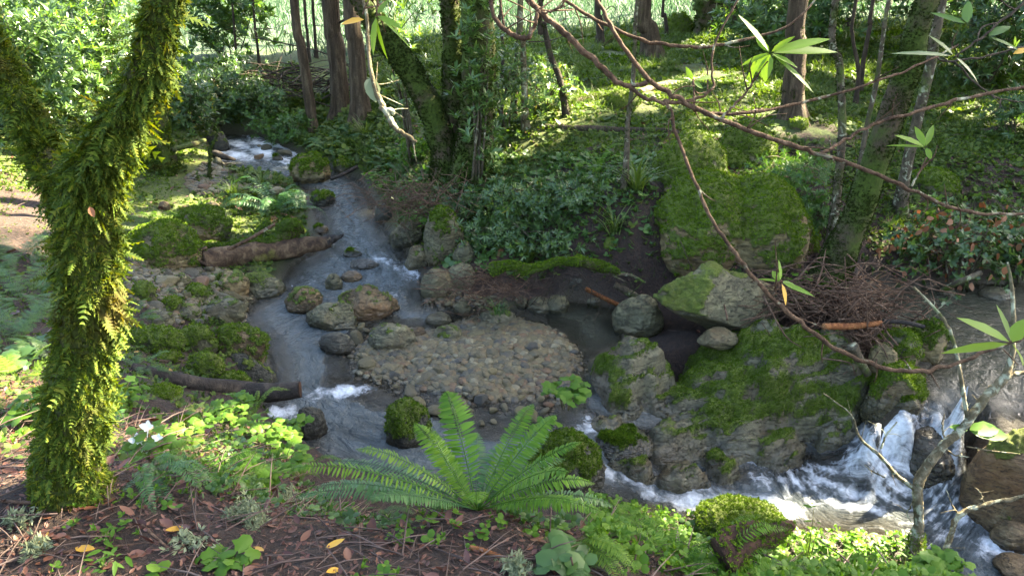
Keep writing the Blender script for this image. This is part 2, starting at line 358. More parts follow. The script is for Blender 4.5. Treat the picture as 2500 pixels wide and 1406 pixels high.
def cobble_mat(name, stops):
    m, t, o = nodes(name); g = t.nodes.new('ShaderNodeNewGeometry'); oi = t.nodes.new('ShaderNodeObjectInfo'); tc = t.nodes.new('ShaderNodeTexCoord')
    f = mth(t, 'FRACT', mth(t, 'ADD', mth(t, 'MULTIPLY', g.outputs['Random Per Island'], 1.0), oi.outputs['Random']))
    r = ramp(t, f, stops, 'CONSTANT' if len(stops) > 4 else 'LINEAR'); n = noise(t, 30, tc.outputs['Object'], 5, .65); n2 = noise(t, 110, tc.outputs['Object'], 3, .6)
    col = mixc(t, mrange(t, n.outputs[0], .35, .7, 0, .7), r.outputs[0], (.05, .043, .032))
    wet = attr(t, 'wet').outputs['Fac']; col = mixc(t, mth(t, 'MULTIPLY', wet, .55), col, (.02, .017, .012))
    col = mixc(t, 1.0, col, (1.03, .98, .82), 'MULTIPLY')
    p = N_(t, 'ShaderNodeBsdfPrincipled', Roughness=.6); L_(t, col, p.inputs['Base Color']); L_(t, mth(t, 'SUBTRACT', .62, mth(t, 'MULTIPLY', wet, .4)), p.inputs['Roughness'])
    L_(t, bump(t, mth(t, 'ADD', n.outputs[0], mth(t, 'MULTIPLY', n2.outputs[0], .3)), .6, .02), p.inputs['Normal']); L_(t, p.outputs[0], o.inputs[0]); return m
M['gravel'] = cobble_mat('mixed_gravel', [(0, (.105, .088, .045)), (.2, (.085, .076, .044)), (.36, (.125, .088, .042)), (.5, (.07, .066, .046)), (.62, (.13, .108, .056)), (.78, (.12, .07, .035)), (.84, (.045, .045, .04)), (.92, (.19, .175, .12))])
M['cob_grey'] = cobble_mat('grey_cobble', g3((.06, .055, .034), (.10, .092, .055), (.17, .155, .098)))
M['cob_olive'] = cobble_mat('olive_cobble', g3((.075, .066, .03), (.12, .105, .05), (.18, .155, .08)))
M['cob_rust'] = cobble_mat('rust_cobble', g3((.12, .06, .03), (.17, .09, .046), (.21, .13, .07)))
M['cob_dark'] = cobble_mat('dark_cobble', g3((.035, .037, .036), (.05, .052, .05), (.075, .077, .072)))
def ground_mat():
    m, t, o = nodes('forest_floor'); g = t.nodes.new('ShaderNodeNewGeometry'); v = g.outputs['Position']
    n1 = noise(t, 3.5, v, 8, .65); n2 = noise(t, 38, v, 6, .72, .5); n3 = noise(t, 110, v, 4, .7); n4 = noise(t, 1.1, v, 4, .55)
    soil = ramp(t, n2.outputs[0], [(.3, (.014, .009, .007)), (.5, (.036, .021, .015)), (.7, (.075, .043, .03))]).outputs[0]
    soil = mixc(t, mrange(t, n3.outputs[0], .55, .72, 0, .5), soil, (.11, .06, .038))
    green = ramp(t, n2.outputs[0], [(.28, (.024, .04, .010)), (.5, (.058, .09, .017)), (.75, (.12, .165, .025))]).outputs[0]
    green = mixc(t, mrange(t, n4.outputs[0], .45, .65, 0, .6), green, (.12, .145, .025))
    mead = ramp(t, n1.outputs[0], [(.3, (.028, .058, .034)), (.7, (.05, .09, .052))]).outputs[0]
    gr = ramp(t, n3.outputs[0], [(.3, (.05, .042, .03)), (.5, (.12, .105, .075)), (.7, (.2, .18, .14))]).outputs[0]
    gf = mrange(t, mth(t, 'ADD', attr(t, 'green').outputs['Fac'], mth(t, 'MULTIPLY', mth(t, 'SUBTRACT', n1.outputs[0], .5), 1.3)), .4, .62)
    col = mixc(t, gf, soil, green)
    col = mixc(t, attr(t, 'meadow').outputs['Fac'], col, mead); col = mixc(t, attr(t, 'gravel').outputs['Fac'], col, gr)
    wet = attr(t, 'wet').outputs['Fac']; col = mixc(t, mth(t, 'MULTIPLY', wet, .6), col, (.02, .017, .013))
    col = mixc(t, 1.0, col, (1.04, .98, .78), 'MULTIPLY')
    p = N_(t, 'ShaderNodeBsdfPrincipled'); L_(t, col, p.inputs['Base Color']); L_(t, mth(t, 'SUBTRACT', .9, mth(t, 'MULTIPLY', wet, .5)), p.inputs['Roughness'])
    h = mth(t, 'ADD', n2.outputs[0], mth(t, 'MULTIPLY', n3.outputs[0], .4)); L_(t, bump(t, h, .9, .05), p.inputs['Normal']); L_(t, p.outputs[0], o.inputs[0]); return m
M['ground'] = ground_mat()
def water_mat():
    m, t, o = nodes('stream_water'); fl = attr(t, 'flow').outputs['Vector']; g = t.nodes.new('ShaderNodeNewGeometry')
    def mp(sx, sy):
        q = N_(t, 'ShaderNodeMapping'); q.inputs['Scale'].default_value = (sx, sy, 1); L_(t, fl, q.inputs[0]); return q.outputs[0]
    f1 = noise(t, 1., mp(5, 7), 7, .68, 1.2); f2 = noise(t, 1., mp(14, 22), 5, .7, 1.2); f3 = noise(t, 60, g.outputs['Position'], 3, .6); f4 = noise(t, 13, g.outputs['Position'], 7, .68, .8)
    fo = attr(t, 'foam').outputs['Fac']; turb = attr(t, 'turb').outputs['Fac']
    s = mth(t, 'ADD', mth(t, 'ADD', mth(t, 'MULTIPLY', f1.outputs[0], .25), mth(t, 'MULTIPLY', f4.outputs[0], .57)), mth(t, 'MULTIPLY', f2.outputs[0], .18))
    ff = mrange(t, mth(t, 'ADD', mth(t, 'MULTIPLY', fo, .44), s), .70, .98)
    ff = mth(t, 'MULTIPLY', ff, mrange(t, f3.outputs[0], .3, .55, .7, 1.0))
    rip = noise(t, 1., mp(7, 13), 5, .6, .8); rip2 = noise(t, 26, g.outputs['Position'], 3, .5)
    amp = mth(t, 'ADD', .08, mth(t, 'MULTIPLY', turb, 1.8))
    h = mth(t, 'MULTIPLY', mth(t, 'ADD', rip.outputs[0], mth(t, 'MULTIPLY', rip2.outputs[0], .3)), amp)
    bn = bump(t, h, 1.0, .11)
    dp = attr(t, 'depth').outputs['Fac']; aer = mrange(t, mth(t, 'ADD', fo, mth(t, 'MULTIPLY', mth(t, 'SUBTRACT', f1.outputs[0], .5), .8)), .25, 1.0)
    p = N_(t, 'ShaderNodeBsdfPrincipled', Roughness=.06, IOR=1.333)
    L_(t, mixc(t, aer, mixc(t, mrange(t, turb, .09, .3), (.05, .05, .034), ramp(t, dp, [(0, (.085, .07, .045)), (1, (.10, .115, .115))]).outputs[0]), (.33, .36, .37)), p.inputs['Base Color']); L_(t, bn, p.inputs['Normal'])
    tr = N_(t, 'ShaderNodeBsdfTransparent'); tr.inputs[0].default_value = (.88, .86, .78, 1)
    gl = N_(t, 'ShaderNodeBsdfGlossy', Roughness=.05); L_(t, bn, gl.inputs['Normal'])
    fr = N_(t, 'ShaderNodeFresnel', IOR=1.333); L_(t, bn, fr.inputs['Normal'])
    shallow = N_(t, 'ShaderNodeMixShader'); L_(t, fr.outputs[0], shallow.inputs[0]); L_(t, tr.outputs[0], shallow.inputs[1]); L_(t, gl.outputs[0], shallow.inputs[2])
    mx = N_(t, 'ShaderNodeMixShader'); L_(t, mth(t, 'MAXIMUM', mrange(t, dp, .0, .8, .12, .95), aer), mx.inputs[0]); L_(t, shallow.outputs[0], mx.inputs[1]); L_(t, p.outputs[0], mx.inputs[2])
    wf = N_(t, 'ShaderNodeBsdfPrincipled', Roughness=.5); wf.inputs['Base Color'].default_value = (.78, .81, .83, 1); L_(t, bump(t, s, .3, .03), wf.inputs['Normal'])
    m2 = N_(t, 'ShaderNodeMixShader'); L_(t, ff, m2.inputs[0]); L_(t, mx.outputs[0], m2.inputs[1]); L_(t, wf.outputs[0], m2.inputs[2]); L_(t, m2.outputs[0], o.inputs[0]); return m
M['water'] = water_mat()
# ------------------------------------------------------------------ terrain and water levels (pixel of the survey photo, height)
GC = [(0,1406,1.88),(600,1406,1.84),(1250,1406,1.76),(1700,1406,1.63),(170,1200,1.85),(0,1150,1.86),(400,1250,1.8),(700,1250,1.72),(1170,1250,1.7),(1500,1290,1.62),
 (600,1100,1.48),(450,1000,1.36),(620,1010,1.05),(350,900,1.3),(500,870,.98),(350,760,1.12),(500,720,.92),(0,800,1.6),(0,600,1.5),(150,500,1.4),(0,420,1.5),(330,480,1.18),(450,400,1.22),(560,480,1.08),
 (680,520,.98),(640,620,.9),(400,650,1.0),(300,300,1.6),(500,290,1.5),(950,430,1.1),(900,350,1.28),(1000,350,1.45),(1100,420,1.37),(960,500,.97),(1030,600,.87),(1120,560,1.0),(1100,700,.84),(1200,650,.96),
 (1200,720,.77),(1350,700,.79),(1250,500,1.26),(1400,600,1.14),(1500,680,.9),(1550,550,1.34),(1600,450,1.6),(1500,400,1.6),(1800,690,1.0),(1800,820,.76),(1860,745,.82),(1750,775,.72),(1650,765,.7),(1860,800,.76),(2000,700,1.02),(2060,780,.95),(2200,670,.86),
 (2300,640,.88),(2500,640,.88),(2200,550,1.18),(2450,500,1.24),(2000,450,1.46),(1700,300,1.76),(1300,300,1.76),(2000,280,1.78),(2400,300,1.58),(830,285,1.4),(770,325,1.2),(650,250,1.5),(600,180,1.75),
 (1590,140,2.0),(1250,150,2.05),(1900,100,2.2),(750,200,1.65),(900,220,1.74),
 (1560,900,.66),(1700,900,.66),(1850,950,.55),(2000,1000,.45),(1500,900,.6),(1650,1050,.35),(1800,1080,.25),(1620,830,.72),(2050,900,.68),(2000,850,.8),(1700,820,.78),(1480,960,.55),(2240,1415,1.25),(2100,1425,1.3),(1950,1410,1.4),(1800,1390,1.52),(2320,1470,1.15),(2180,900,.66),(1540,740,.72),(1620,700,.85)]
GW = [(0,0,1.86),(-2.5,0,1.95),(2.5,0,1.6),(-2.5,1.2,1.9),(0,1,1.83),(2,1,1.55),(-6,3,1.9),(-.9,2.75,1.28),(-.9,3.3,.85),(-.4,2.6,1.1),(-.4,3.1,.72),(.3,2.5,1.12),(.3,3,.72),(1,2.45,1.08),(1,2.9,.68),(1.2,2.5,.92),(1.25,2.95,.48),(1.6,2.45,.8),(1.6,2.9,.35),(2,2.2,.85),(2,2.8,.35),(3,2.3,.4),(3,2.8,.1),(-6,8,1.9),(-7,12,1.9),(5,2,.6),(7,4,.85),(7,7.5,1.2),(8,12,2.2),(-8,25,2.0),(0,22,2.1),(8,22,2.2),(7,9.5,1.62),(5.5,12,1.9),(0,40,2.0),(-40,40,2.4),(40,40,2.8),(-40,0,2.6),(40,0,2.4),(0,-30,2.6),(0,150,4.0),(-120,100,6),(120,100,6),(-15,15,2.1),(15,12,2.5)]
# water outline with levels, from the far end down the left shore, along the near shore, and back up the right shore
WO = [(540,328,1.16),(528,375,1.13),(560,415,1.10),(690,440,1.0),(745,465,.96),(768,500,.93),(775,560,.88),(790,605,.83),(705,655,.79),(688,695,.76),(605,745,.73),(588,790,.71),(640,830,.69),(662,880,.67),(668,940,.62),(640,1000,.59),
 (655,1050,.58),(720,1085,.57),(745,1135,.55),(850,1175,.54),(1000,1200,.53),(1200,1205,.5),(1430,1205,.46),(1530,1235,.31),(1680,1265,.25),(1880,1290,.2),(2080,1300,.17),(2190,1310,.15),(2270,1370,.08),(2330,1480,0),(2700,1500,-.02),
 (2700,1250,.1),(2500,1230,.16),(2380,1200,.2),(2335,1150,.28),(2345,1030,.64),(2420,1000,.69),(2700,960,.72),(2700,690,.76),(2500,690,.76),(2300,700,.76),(2135,715,.75),(2140,790,.74),(2270,800,.74),(2292,880,.73),(2235,920,.71),(2228,985,.68),(2130,1035,.62),(2100,1095,.38),
 (2090,1100,.36),(1960,1112,.28),(1750,1150,.28),(1620,1120,.34),(1590,1050,.46),(1430,1000,.57),(1425,940,.63),(1445,870,.66),(1515,835,.68),(1500,755,.70),(1400,738,.70),(1250,752,.71),(1120,752,.72),(1040,740,.74),(1035,690,.76),(1020,655,.79),
 (985,610,.83),(950,570,.87),(925,530,.9),(905,480,.94),(880,440,.97),(805,412,1.03),(745,388,1.08),(705,365,1.11),(640,333,1.15)]
WI = [(620,370,1.12),(820,450,.98),(850,520,.91),(880,600,.84),(920,680,.77),(960,740,.735),(720,800,.69),(760,900,.64),(800,990,.585),(900,1080,.565),(1100,1100,.54),(1300,1080,.53),(1430,1050,.515),(1500,1075,.47),(1480,1140,.4),(1560,1180,.31),(1700,1190,.265),(1900,1180,.24),(2100,1190,.23),(2250,1220,.2),(2400,1300,.1),(2150,1135,.31),(2235,1140,.30),(2320,1135,.31),(2150,1035,.62),(2230,1032,.63),(2310,1028,.64),(2200,1010,.66),(2300,990,.68),(2400,850,.73),(1250,870,.70),(1350,800,.695),(1150,950,.65)]
wpt = np.array([P(*a)[:2] for a in WO]); WC = np.array([[*P(*a)[:2], a[2]] for a in WO+WI])
GCW = np.array([[*P(*a)[:2], a[2]] for a in GC]+[list(a) for a in GW])
def rbf(C, smooth=.02):
    d = np.linalg.norm(C[:, None, :2]-C[None, :, :2], axis=2); n = len(C)
    A = np.zeros((n+3, n+3)); A[:n, :n] = -d-np.eye(n)*smooth; A[:n, n] = 1; A[:n, n+1:] = C[:, :2]; A[n:, :n] = A[:n, n:].T
    s = np.linalg.solve(A, np.concatenate([C[:, 2], [0, 0, 0]]))
    def f(x, y):
        x = np.asarray(x, float); sh = x.shape; q = np.stack([x.ravel(), np.asarray(y, float).ravel()], 1); out = np.empty(len(q))
        for i in range(0, len(q), 40000):
            b = q[i:i+40000]; dd = np.sqrt(((b[:, None]-C[None, :, :2])**2).sum(2)); out[i:i+40000] = -dd@s[:n]+s[n]+b@s[n+1:]
        return out.reshape(sh)
    return f
def sdist(poly, x, y):                   # signed distance, positive inside
    x = np.asarray(x, float); sh = x.shape; q = np.stack([x.ravel(), np.asarray(y, float).ravel()], 1); out = np.empty(len(q))
    a = poly; b = np.roll(poly, -1, 0); e = b-a; el = (e**2).sum(1)
    for i in range(0, len(q), 30000):
        p = q[i:i+30000, None]; t = np.clip(((p-a)*e).sum(2)/el, 0, 1); dd = np.sqrt(((p-a-t[..., None]*e)**2).sum(2)).min(1)
        c = (a[:, 1] > p[..., 1]) != (b[:, 1] > p[..., 1])
        xi = a[:, 0]+(p[..., 1]-a[:, 1])*e[:, 0]/np.where(e[:, 1] == 0, 1e-9, e[:, 1])
        ins = ((p[..., 0] < xi) & c).sum(1) % 2 == 1; out[i:i+30000] = np.where(ins, dd, -dd)
    return out.reshape(sh)
fW = rbf(WC, .004); fG = rbf(GCW)
BAR = np.array([P(*a)[:2] for a in [(880,850,.7),(960,815,.7),(1060,800,.72),(1170,775,.74),(1260,775,.72),(1330,800,.71),(1400,850,.7),(1440,895,.68),(1410,940,.65),(1330,970,.62),(1200,978,.62),(1070,965,.62),(1000,940,.63),(890,895,.66)]])
SHOAL = np.array([P(*a)[:2] for a in [(450,450,1.1),(500,415,1.13),(560,418,1.1),(640,425,1.06),(700,432,1.03),(710,465,1.0),(600,475,1.05),(470,475,1.1)]])
def axis(lo, a, b, hi, st, gr):
    c = list(np.arange(a, b, st)); s = st
    up = []; v = c[-1]
    while v < hi: s *= gr; v += s; up.append(v)
    s = st; dn = []; v = a
    while v > lo: s *= gr; v -= s; dn.append(v)
    return np.array(dn[::-1]+c+up)
AX = axis(-160, -6.2, 6.2, 160, .036, 1.09); AY = axis(-60, 1.0, 11.5, 220, .036, 1.06)
X, Y = np.meshgrid(AX, AY)
q3 = np.stack([X.ravel(), Y.ravel(), 0*X.ravel()], 1)
rough = (fbm(q3*1.3, 3).reshape(X.shape)*.06+fbm(q3*6, 3).reshape(X.shape)*.016)
Hh = fG(X, Y)
near = (X > -9) & (X < 9) & (Y > 1) & (Y < 15)
sw = np.full(X.shape, -5.); wz = np.full(X.shape, -9.); sw[near] = sdist(wpt, X[near], Y[near]); wz[near] = fW(X[near], Y[near])
sb = np.full(X.shape, -5.); sb[near] = sdist(BAR, X[near], Y[near]); ss = np.full(X.shape, -5.); ss[near] = sdist(SHOAL, X[near], Y[near])
Hh = Hh+rough*np.where(near, sstep(-.05, -.6, sw)*.8+.2, 1)
bed = wz-np.minimum(.30, .02+.55*np.maximum(sw, 0))
sb = sb+.15*fbm(np.stack([X.ravel()*2.2, Y.ravel()*2.2, 0*X.ravel()+3], 1), 3).reshape(X.shape); bar = wz+.002+.036*sstep(-.05, .4, sb)+rough*.7
bed = np.where(sb > -.3, np.maximum(bed, wz-.06+(bar-wz+.06)*sstep(-.3, .08, sb)), bed)
bed = np.where(ss > 0, wz+.02+rough*.4, bed)
shore = np.maximum(Hh, wz+.02)*1.0; k = sstep(0, .22, -sw)
Hh = np.where(sw > 0, bed, np.where(near, (wz+.015)*(1-k)+shore*k, Hh))
under = (X > .45) & (X < 2.4) & (Y > 4.15) & (Y < 5.25)      # beneath the outcrop
Hh = np.where((sw <= 0) & (sw > -.9) & near & ~under, np.maximum(Hh, wz+.012), Hh); Hh = np.where(under & (sw <= 0), np.minimum(Hh, wz-.12), Hh)
def H(x, y):
    x = np.asarray(x, float); y = np.asarray(y, float)
    i = np.clip(np.searchsorted(AX, x)-1, 0, len(AX)-2); j = np.clip(np.searchsorted(AY, y)-1, 0, len(AY)-2)
    u = np.clip((x-AX[i])/(AX[i+1]-AX[i]), 0, 1); v = np.clip((y-AY[j])/(AY[j+1]-AY[j]), 0, 1)
    return (Hh[j, i]*(1-u)+Hh[j, i+1]*u)*(1-v)+(Hh[j+1, i]*(1-u)+Hh[j+1, i+1]*u)*v
def H1(x, y): return float(H(np.array([x]), np.array([y]))[0])
SURF = np.where(sw > 0, np.maximum(Hh, wz), Hh)
_TT = np.concatenate([np.linspace(.8, 14, 2200), np.linspace(14, 90, 1500)])
def G(px, py, water=False):              # where the sight line of that pixel meets the ground (or the water on it)
    d = ray(px, py); q = np.array([0, 0, CZ])+d*_TT[:, None]; g = H(q[:, 0], q[:, 1])
    if water:
        m = (np.abs(q[:, 0]) < 8) & (q[:, 1] > 1) & (q[:, 1] < 14); s_ = np.full(len(q), -5.); s_[m] = sdist(wpt, q[m, 0], q[m, 1]); z_ = g.copy(); z_[m] = fW(q[m, 0], q[m, 1])
        g = np.where(s_ > 0, np.maximum(g, z_), g)
    i = int(np.argmax(q[:, 2] < g)); return q[i].copy()
def dep(p): return float((p[1])*cs-(p[2]-CZ)*sn)
# ground sheet
ny, nx = X.shape; idx = np.arange(nx*ny).reshape(ny, nx)
GF = np.stack([idx[:-1, :-1], idx[:-1, 1:], idx[1:, 1:], idx[1:, :-1]], -1).reshape(-1, 4)
farside = sstep(6.2, 8.5, Y-.25*X)                       # open mossy slope beyond the stream
mea = sstep(14.2, 16.5, Y+.55*np.maximum(-X-1, 0)*.9+rough*12)
grn = np.clip(.12+.62*farside+.25*sstep(.5, -2.5, X)*sstep(2.2, 4, Y), 0, 1)
grn = np.where((X < -2.6) & (Y > 4.6) & (Y < 7.5) & (X < -.55*Y), .1, grn); grn = np.where((X > 1.2) & (Y > 4) & (Y < 8), grn*.75, grn)
wetm = np.where(near, sstep(-.25, .02, sw), 0); grav = np.where(near, np.maximum(sstep(-.14, 0, sw)*.9*((Y > 4.2) | (X < -1)), sstep(0, .05, sb)), 0)
me = mesh('ground', np.stack([X.ravel(), Y.ravel(), Hh.ravel()], 1), [GF], M['ground'], {'green': grn.ravel(), 'meadow': mea.ravel(), 'gravel': grav.ravel(), 'wet': (wetm*(1-sstep(0, .2, sb)*.8)).ravel()})
kind(link('ground', me), 'structure')
# ------------------------------------------------------------------ water
WX, WY = np.meshgrid(np.arange(-5.2, 4.9, .022), np.arange(1.9, 11.6, .022)); wsd = sdist(wpt, WX, WY); wzz = fW(WX, WY); gz = H(WX, WY)
lines = [[(600,335,1.15),(690,392,1.08),(850,450,.96),(845,560,.88),(900,640,.8),(900,740,.73),(720,830,.69),(760,930,.62),(850,1030,.57),(1100,1100,.55),(1400,1070,.5),(1550,1160,.2),(1750,1190,.12),(2000,1210,.07),(2250,1260,0),(2600,1420,-.1)],
         [(2600,760,.75),(2330,760,.75),(2330,930,.71),(2230,1040,.6),(2140,1130,.15),(2000,1200,.07)], [(1380,770,.7),(1430,850,.68)]]
cl = []; tg = []; sv = []
for l_ in lines:
    c = catmull([P(*a) for a in l_], 140)[:, :2]; tt = nrm(np.gradient(c, axis=0)); ln = np.concatenate([[0], np.cumsum(np.linalg.norm(np.diff(c, axis=0), axis=1))]); cl.append(c); tg.append(tt); sv.append(ln)
cl = np.vstack(cl); tg = np.vstack(tg); sv = np.concatenate(sv)
keep = (wsd > -.16) & (wzz > gz-.05)
fq = np.stack([WX.ravel(), WY.ravel()], 1); flow = np.zeros((len(fq), 3)); kk = np.where(keep.ravel())[0]
for i in range(0, len(kk), 20000):
    s_ = kk[i:i+20000]; d2 = ((fq[s_, None]-cl[None])**2).sum(2); wgt = np.exp(-(d2-d2.min(1, keepdims=True))/.05); wgt /= wgt.sum(1, keepdims=True)
    c = wgt@cl; tt = nrm(wgt@tg); r_ = fq[s_]-c; flow[s_, 0] = wgt@sv+(r_*tt).sum(1); flow[s_, 1] = r_[:, 0]*-tt[:, 1]+r_[:, 1]*tt[:, 0]
FOAM = [(2140,1125,.32,110,45,1.15),(2290,1140,.3,70,50,.95),(2180,1075,.5,70,40,.8),(2310,1070,.5,50,40,.6),(1960,1165,.25,170,50,.9),(1740,1190,.26,130,45,.7),(2110,1215,.2,230,60,.85),(2350,1250,.15,170,60,.8),(2250,1310,.1,150,50,.65),(2470,1340,.06,140,50,.9),(2450,1210,.17,90,40,.6),(1570,1185,.3,80,60,.95),(1850,1240,.22,170,40,.85),(1680,1215,.27,120,40,.9),(1480,1160,.38,70,40,.7),
 (1460,1040,.52,70,28,.8),(1330,1055,.54,50,22,.5),(1530,1100,.4,60,40,.6),(690,1010,.59,60,32,1.15),(840,950,.62,90,18,.8),(760,960,.62,60,20,.5),(1000,655,.79,60,28,.85),(930,640,.81,60,26,.6),(740,690,.76,50,22,.6),(960,720,.75,60,20,.55),(640,358,1.13,120,30,1.1),(560,372,1.13,60,28,1.1),(720,400,1.06,70,20,.9),(850,1050,.57,90,40,.35),(900,1140,.55,110,30,.3),(830,560,.88,40,60,.35),(880,500,.92,50,60,.3),(2260,885,.73,50,10,.4),(2150,745,.75,30,30,.5)]  # far bend entries whiten the water for reflected sky as well as foam
foam = np.zeros(WX.shape); foamt = np.zeros(WX.shape)
for (px, py, h, rx, ry, s_) in FOAM:
    c = P(px, py, h); a = P(px+rx, py, h)-c; b = P(px, py+ry, h)-c; A = np.array([a[:2], b[:2]]).T; uv = (np.stack([WX.ravel(), WY.ravel()], 1)-c[:2])@np.linalg.inv(A).T
    foam = np.maximum(foam, (s_*np.exp(-(uv**2).sum(1)*.9)).reshape(WX.shape))
turb = np.clip(foam*.9+.28, 0, 1); turb = np.where((WX > .3) & (wzz > .6), turb*.3, turb)
foam = foam*(.72+.55*fbm(np.stack([flow[:, 0]*2.2, flow[:, 1]*4.5, 0*flow[:, 0]+4], 1), 3).reshape(WX.shape)); fx = flow.reshape(*WX.shape, 3)
wq = np.stack([fx[..., 0].ravel()*3.0, fx[..., 1].ravel()*5.5, 0*WX.ravel()], 1); wv = fbm(wq, 4).reshape(WX.shape); wv2 = fbm(np.stack([WX.ravel()*9, WY.ravel()*9, 0*WX.ravel()], 1), 3).reshape(WX.shape)
big = np.where(wzz < .5, 1.0, .25)
wv3 = fbm(np.stack([WX.ravel()*17, WY.ravel()*17, 0*WX.ravel()+5], 1), 3).reshape(WX.shape); WZ = wzz+wv*(.004+.008*turb*big)+wv2*(.002+.022*foam*big)+wv3*.022*foam*big
wi = np.full(WX.shape, -1); wi[keep] = np.arange(keep.sum()); q = np.stack([wi[:-1, :-1], wi[:-1, 1:], wi[1:, 1:], wi[1:, :-1]], -1).reshape(-1, 4); q = q[(q >= 0).all(1)]
dpt = np.clip((wzz-gz)/.16, 0, 1)
me = mesh('stream_water', np.stack([WX[keep], WY[keep], WZ[keep]], 1), [q], M['water'], {'flow': flow[keep.ravel()], 'foam': foam[keep], 'turb': turb[keep], 'depth': dpt[keep]})
kind(link('stream_water', me), 'structure')
# ------------------------------------------------------------------ rocks
_ico = {}
def ico(n):
    if n not in _ico:
        b = bmesh.new(); bmesh.ops.create_icosphere(b, subdivisions=n, radius=1); b.verts.ensure_lookup_table()
        _ico[n] = (nrm(np.array([v.co[:] for v in b.verts])), np.array([[v.index for v in f.verts] for f in b.faces])); b.free()
    return _ico[n]
def vnorm(V, F):
    T = tris(F); n = np.zeros_like(V); c = np.cross(V[T[:, 1]]-V[T[:, 0]], V[T[:, 2]]-V[T[:, 0]])
    for k in range(3): np.add.at(n, T[:, k], c)
    return nrm(n)
def rock_shape(seed, half, sub=5, lobes=None, planes=9, facet=.8, rough=.10, tilt=0.):
    g = np.random.default_rng(seed); d, F = ico(sub); r = np.zeros(len(d))
    for (c, e) in (lobes or [((0, 0, 0), (1, 1, 1))]):
        c = np.array(c, float); e = np.array(e, float); o = -c/e; q = d/e; A = (q*q).sum(1); B = (q*o).sum(1); C = (o*o).sum()-1; disc = B*B-A*C
        r = np.maximum(r, np.where(disc > 0, (-B+np.sqrt(np.maximum(disc, 0)))/A, 0))
    r = np.maximum(r, .15)
    for k in range(planes):
        n = nrm(g.normal(size=3)*np.array([1, 1, .9])); h = facet+(1-facet)*g.random()*1.3; s = d@n
        pr = np.where(s > .05, h*np.interp(1, [0, 1], [0, 1])*(r.mean())/np.maximum(s, .05), 9); x = pr-r; kk = .03
        r = np.where(x > 0, r, r+x)
    o = g.random(3)*30
    r = r*(1+rough*fbm(d*1.7+o, 4)+rough*.30*fbm(d*6+o, 4, True)+rough*.16*fbm(d*17+o, 3))
    V = d*r[:, None]; V -= (V.max(0)+V.min(0))/2; V /= np.ptp(V, axis=0)/2
    if tilt: V[:, 2] += tilt*V[:, 0]; V[:, 2] -= (V[:, 2].max()+V[:, 2].min())/2; V[:, 2] /= np.ptp(V[:, 2])/2
    return V*np.asarray(half, float), [F]
def place_box(x0, y0, x1, y1, ratio=.8, h=None, k=.25, water=True):
    cx = (x0+x1)/2; cy = (y0+y1)/2; p = G(cx, y1-.06*(y1-y0), water) if h is None else P(cx, y1, h)
    phi = PITCH+math.atan((cy-703)/FPX); t = dep(p); a = (x1-x0)/2*t/FPX
    for _ in range(3): t2 = t+a*ratio*math.cos(phi)*.8; a = (x1-x0)/2*t2/FPX
    b = a*ratio; vh = (y1-y0)*t2/FPX; lo, hi = .05*a, 6*a
    for _ in range(40):
        c = (lo+hi)/2; tot = math.sqrt((c*math.cos(phi))**2+(b*math.sin(phi))**2)+k*c*math.cos(phi)+.97*b*math.sin(phi)
        lo, hi = (c, hi) if tot < vh else (lo, c)
    dirv = nrm(np.array([p[0], p[1], 0])); q = p+dirv*b*.97
    return np.array([q[0], q[1], p[2]+k*c]), (a, b, max(c, .22*a)), p[2]
def moss_mask(V, F, level, seed, side=0.0):
    n = vnorm(V, F); s = np.ptp(V, axis=0).max(); w_ = fbm(V/s*5+seed*3.1, 4)
    return np.clip(.5+(n[:, 2]*.9+side*n[:, 0]+w_*.75-(1.25-1.5*level)), 0, 1)
TUFT = None
def tuft_tpl(n=5, seed=2, wd=.13):
    g = np.random.default_rng(seed); b = t_diam(wd, .1, .12); X = nrm(np.stack([g.normal(size=n)*.75, g.normal(size=n)*.75, np.ones(n)], 1))
    return compose(b, np.zeros((n, 3)), X, rdir(n, g), .7+.5*g.random(n))
TUFT = [tuft_tpl(5, k) for k in range(3)]
def fuzz(V, F, wt, n, size, mat, parent, name='moss', droop=.0, rng=None, tpl=None):
    rng = rng or np.random.default_rng(int(n)); p, nn = scatter_on(V, F, n, wt, rng)
    if not len(p): return
    b = MB(); m = len(p); Z = nrm(nn+np.array([0, 0, -droop])+.35*rng.normal(size=(m, 3)))
    for k in range(3):
        s = np.arange(m) % 3 == k
        if not s.any(): continue
        Nz = Z[s]; Xx = nrm(np.cross(Nz, rdir(s.sum(), rng))); Yy = np.cross(Nz, Xx)
        TV, TF = tpl or TUFT[k]; sc = size*(.6+.8*rng.random(s.sum()))
        VV = p[s][:, None]+sc[:, None, None]*(TV[None, :, :1]*Xx[:, None]+TV[None, :, 1:2]*Yy[:, None]+TV[None, :, 2:]*Nz[:, None])
        q = (np.arange(s.sum())*len(TV))[:, None, None]; b.add(VV.reshape(-1, 3), [(f[None]+q).reshape(-1, f.shape[1]) for f in TF])
    return b.build(name, mat, parent)
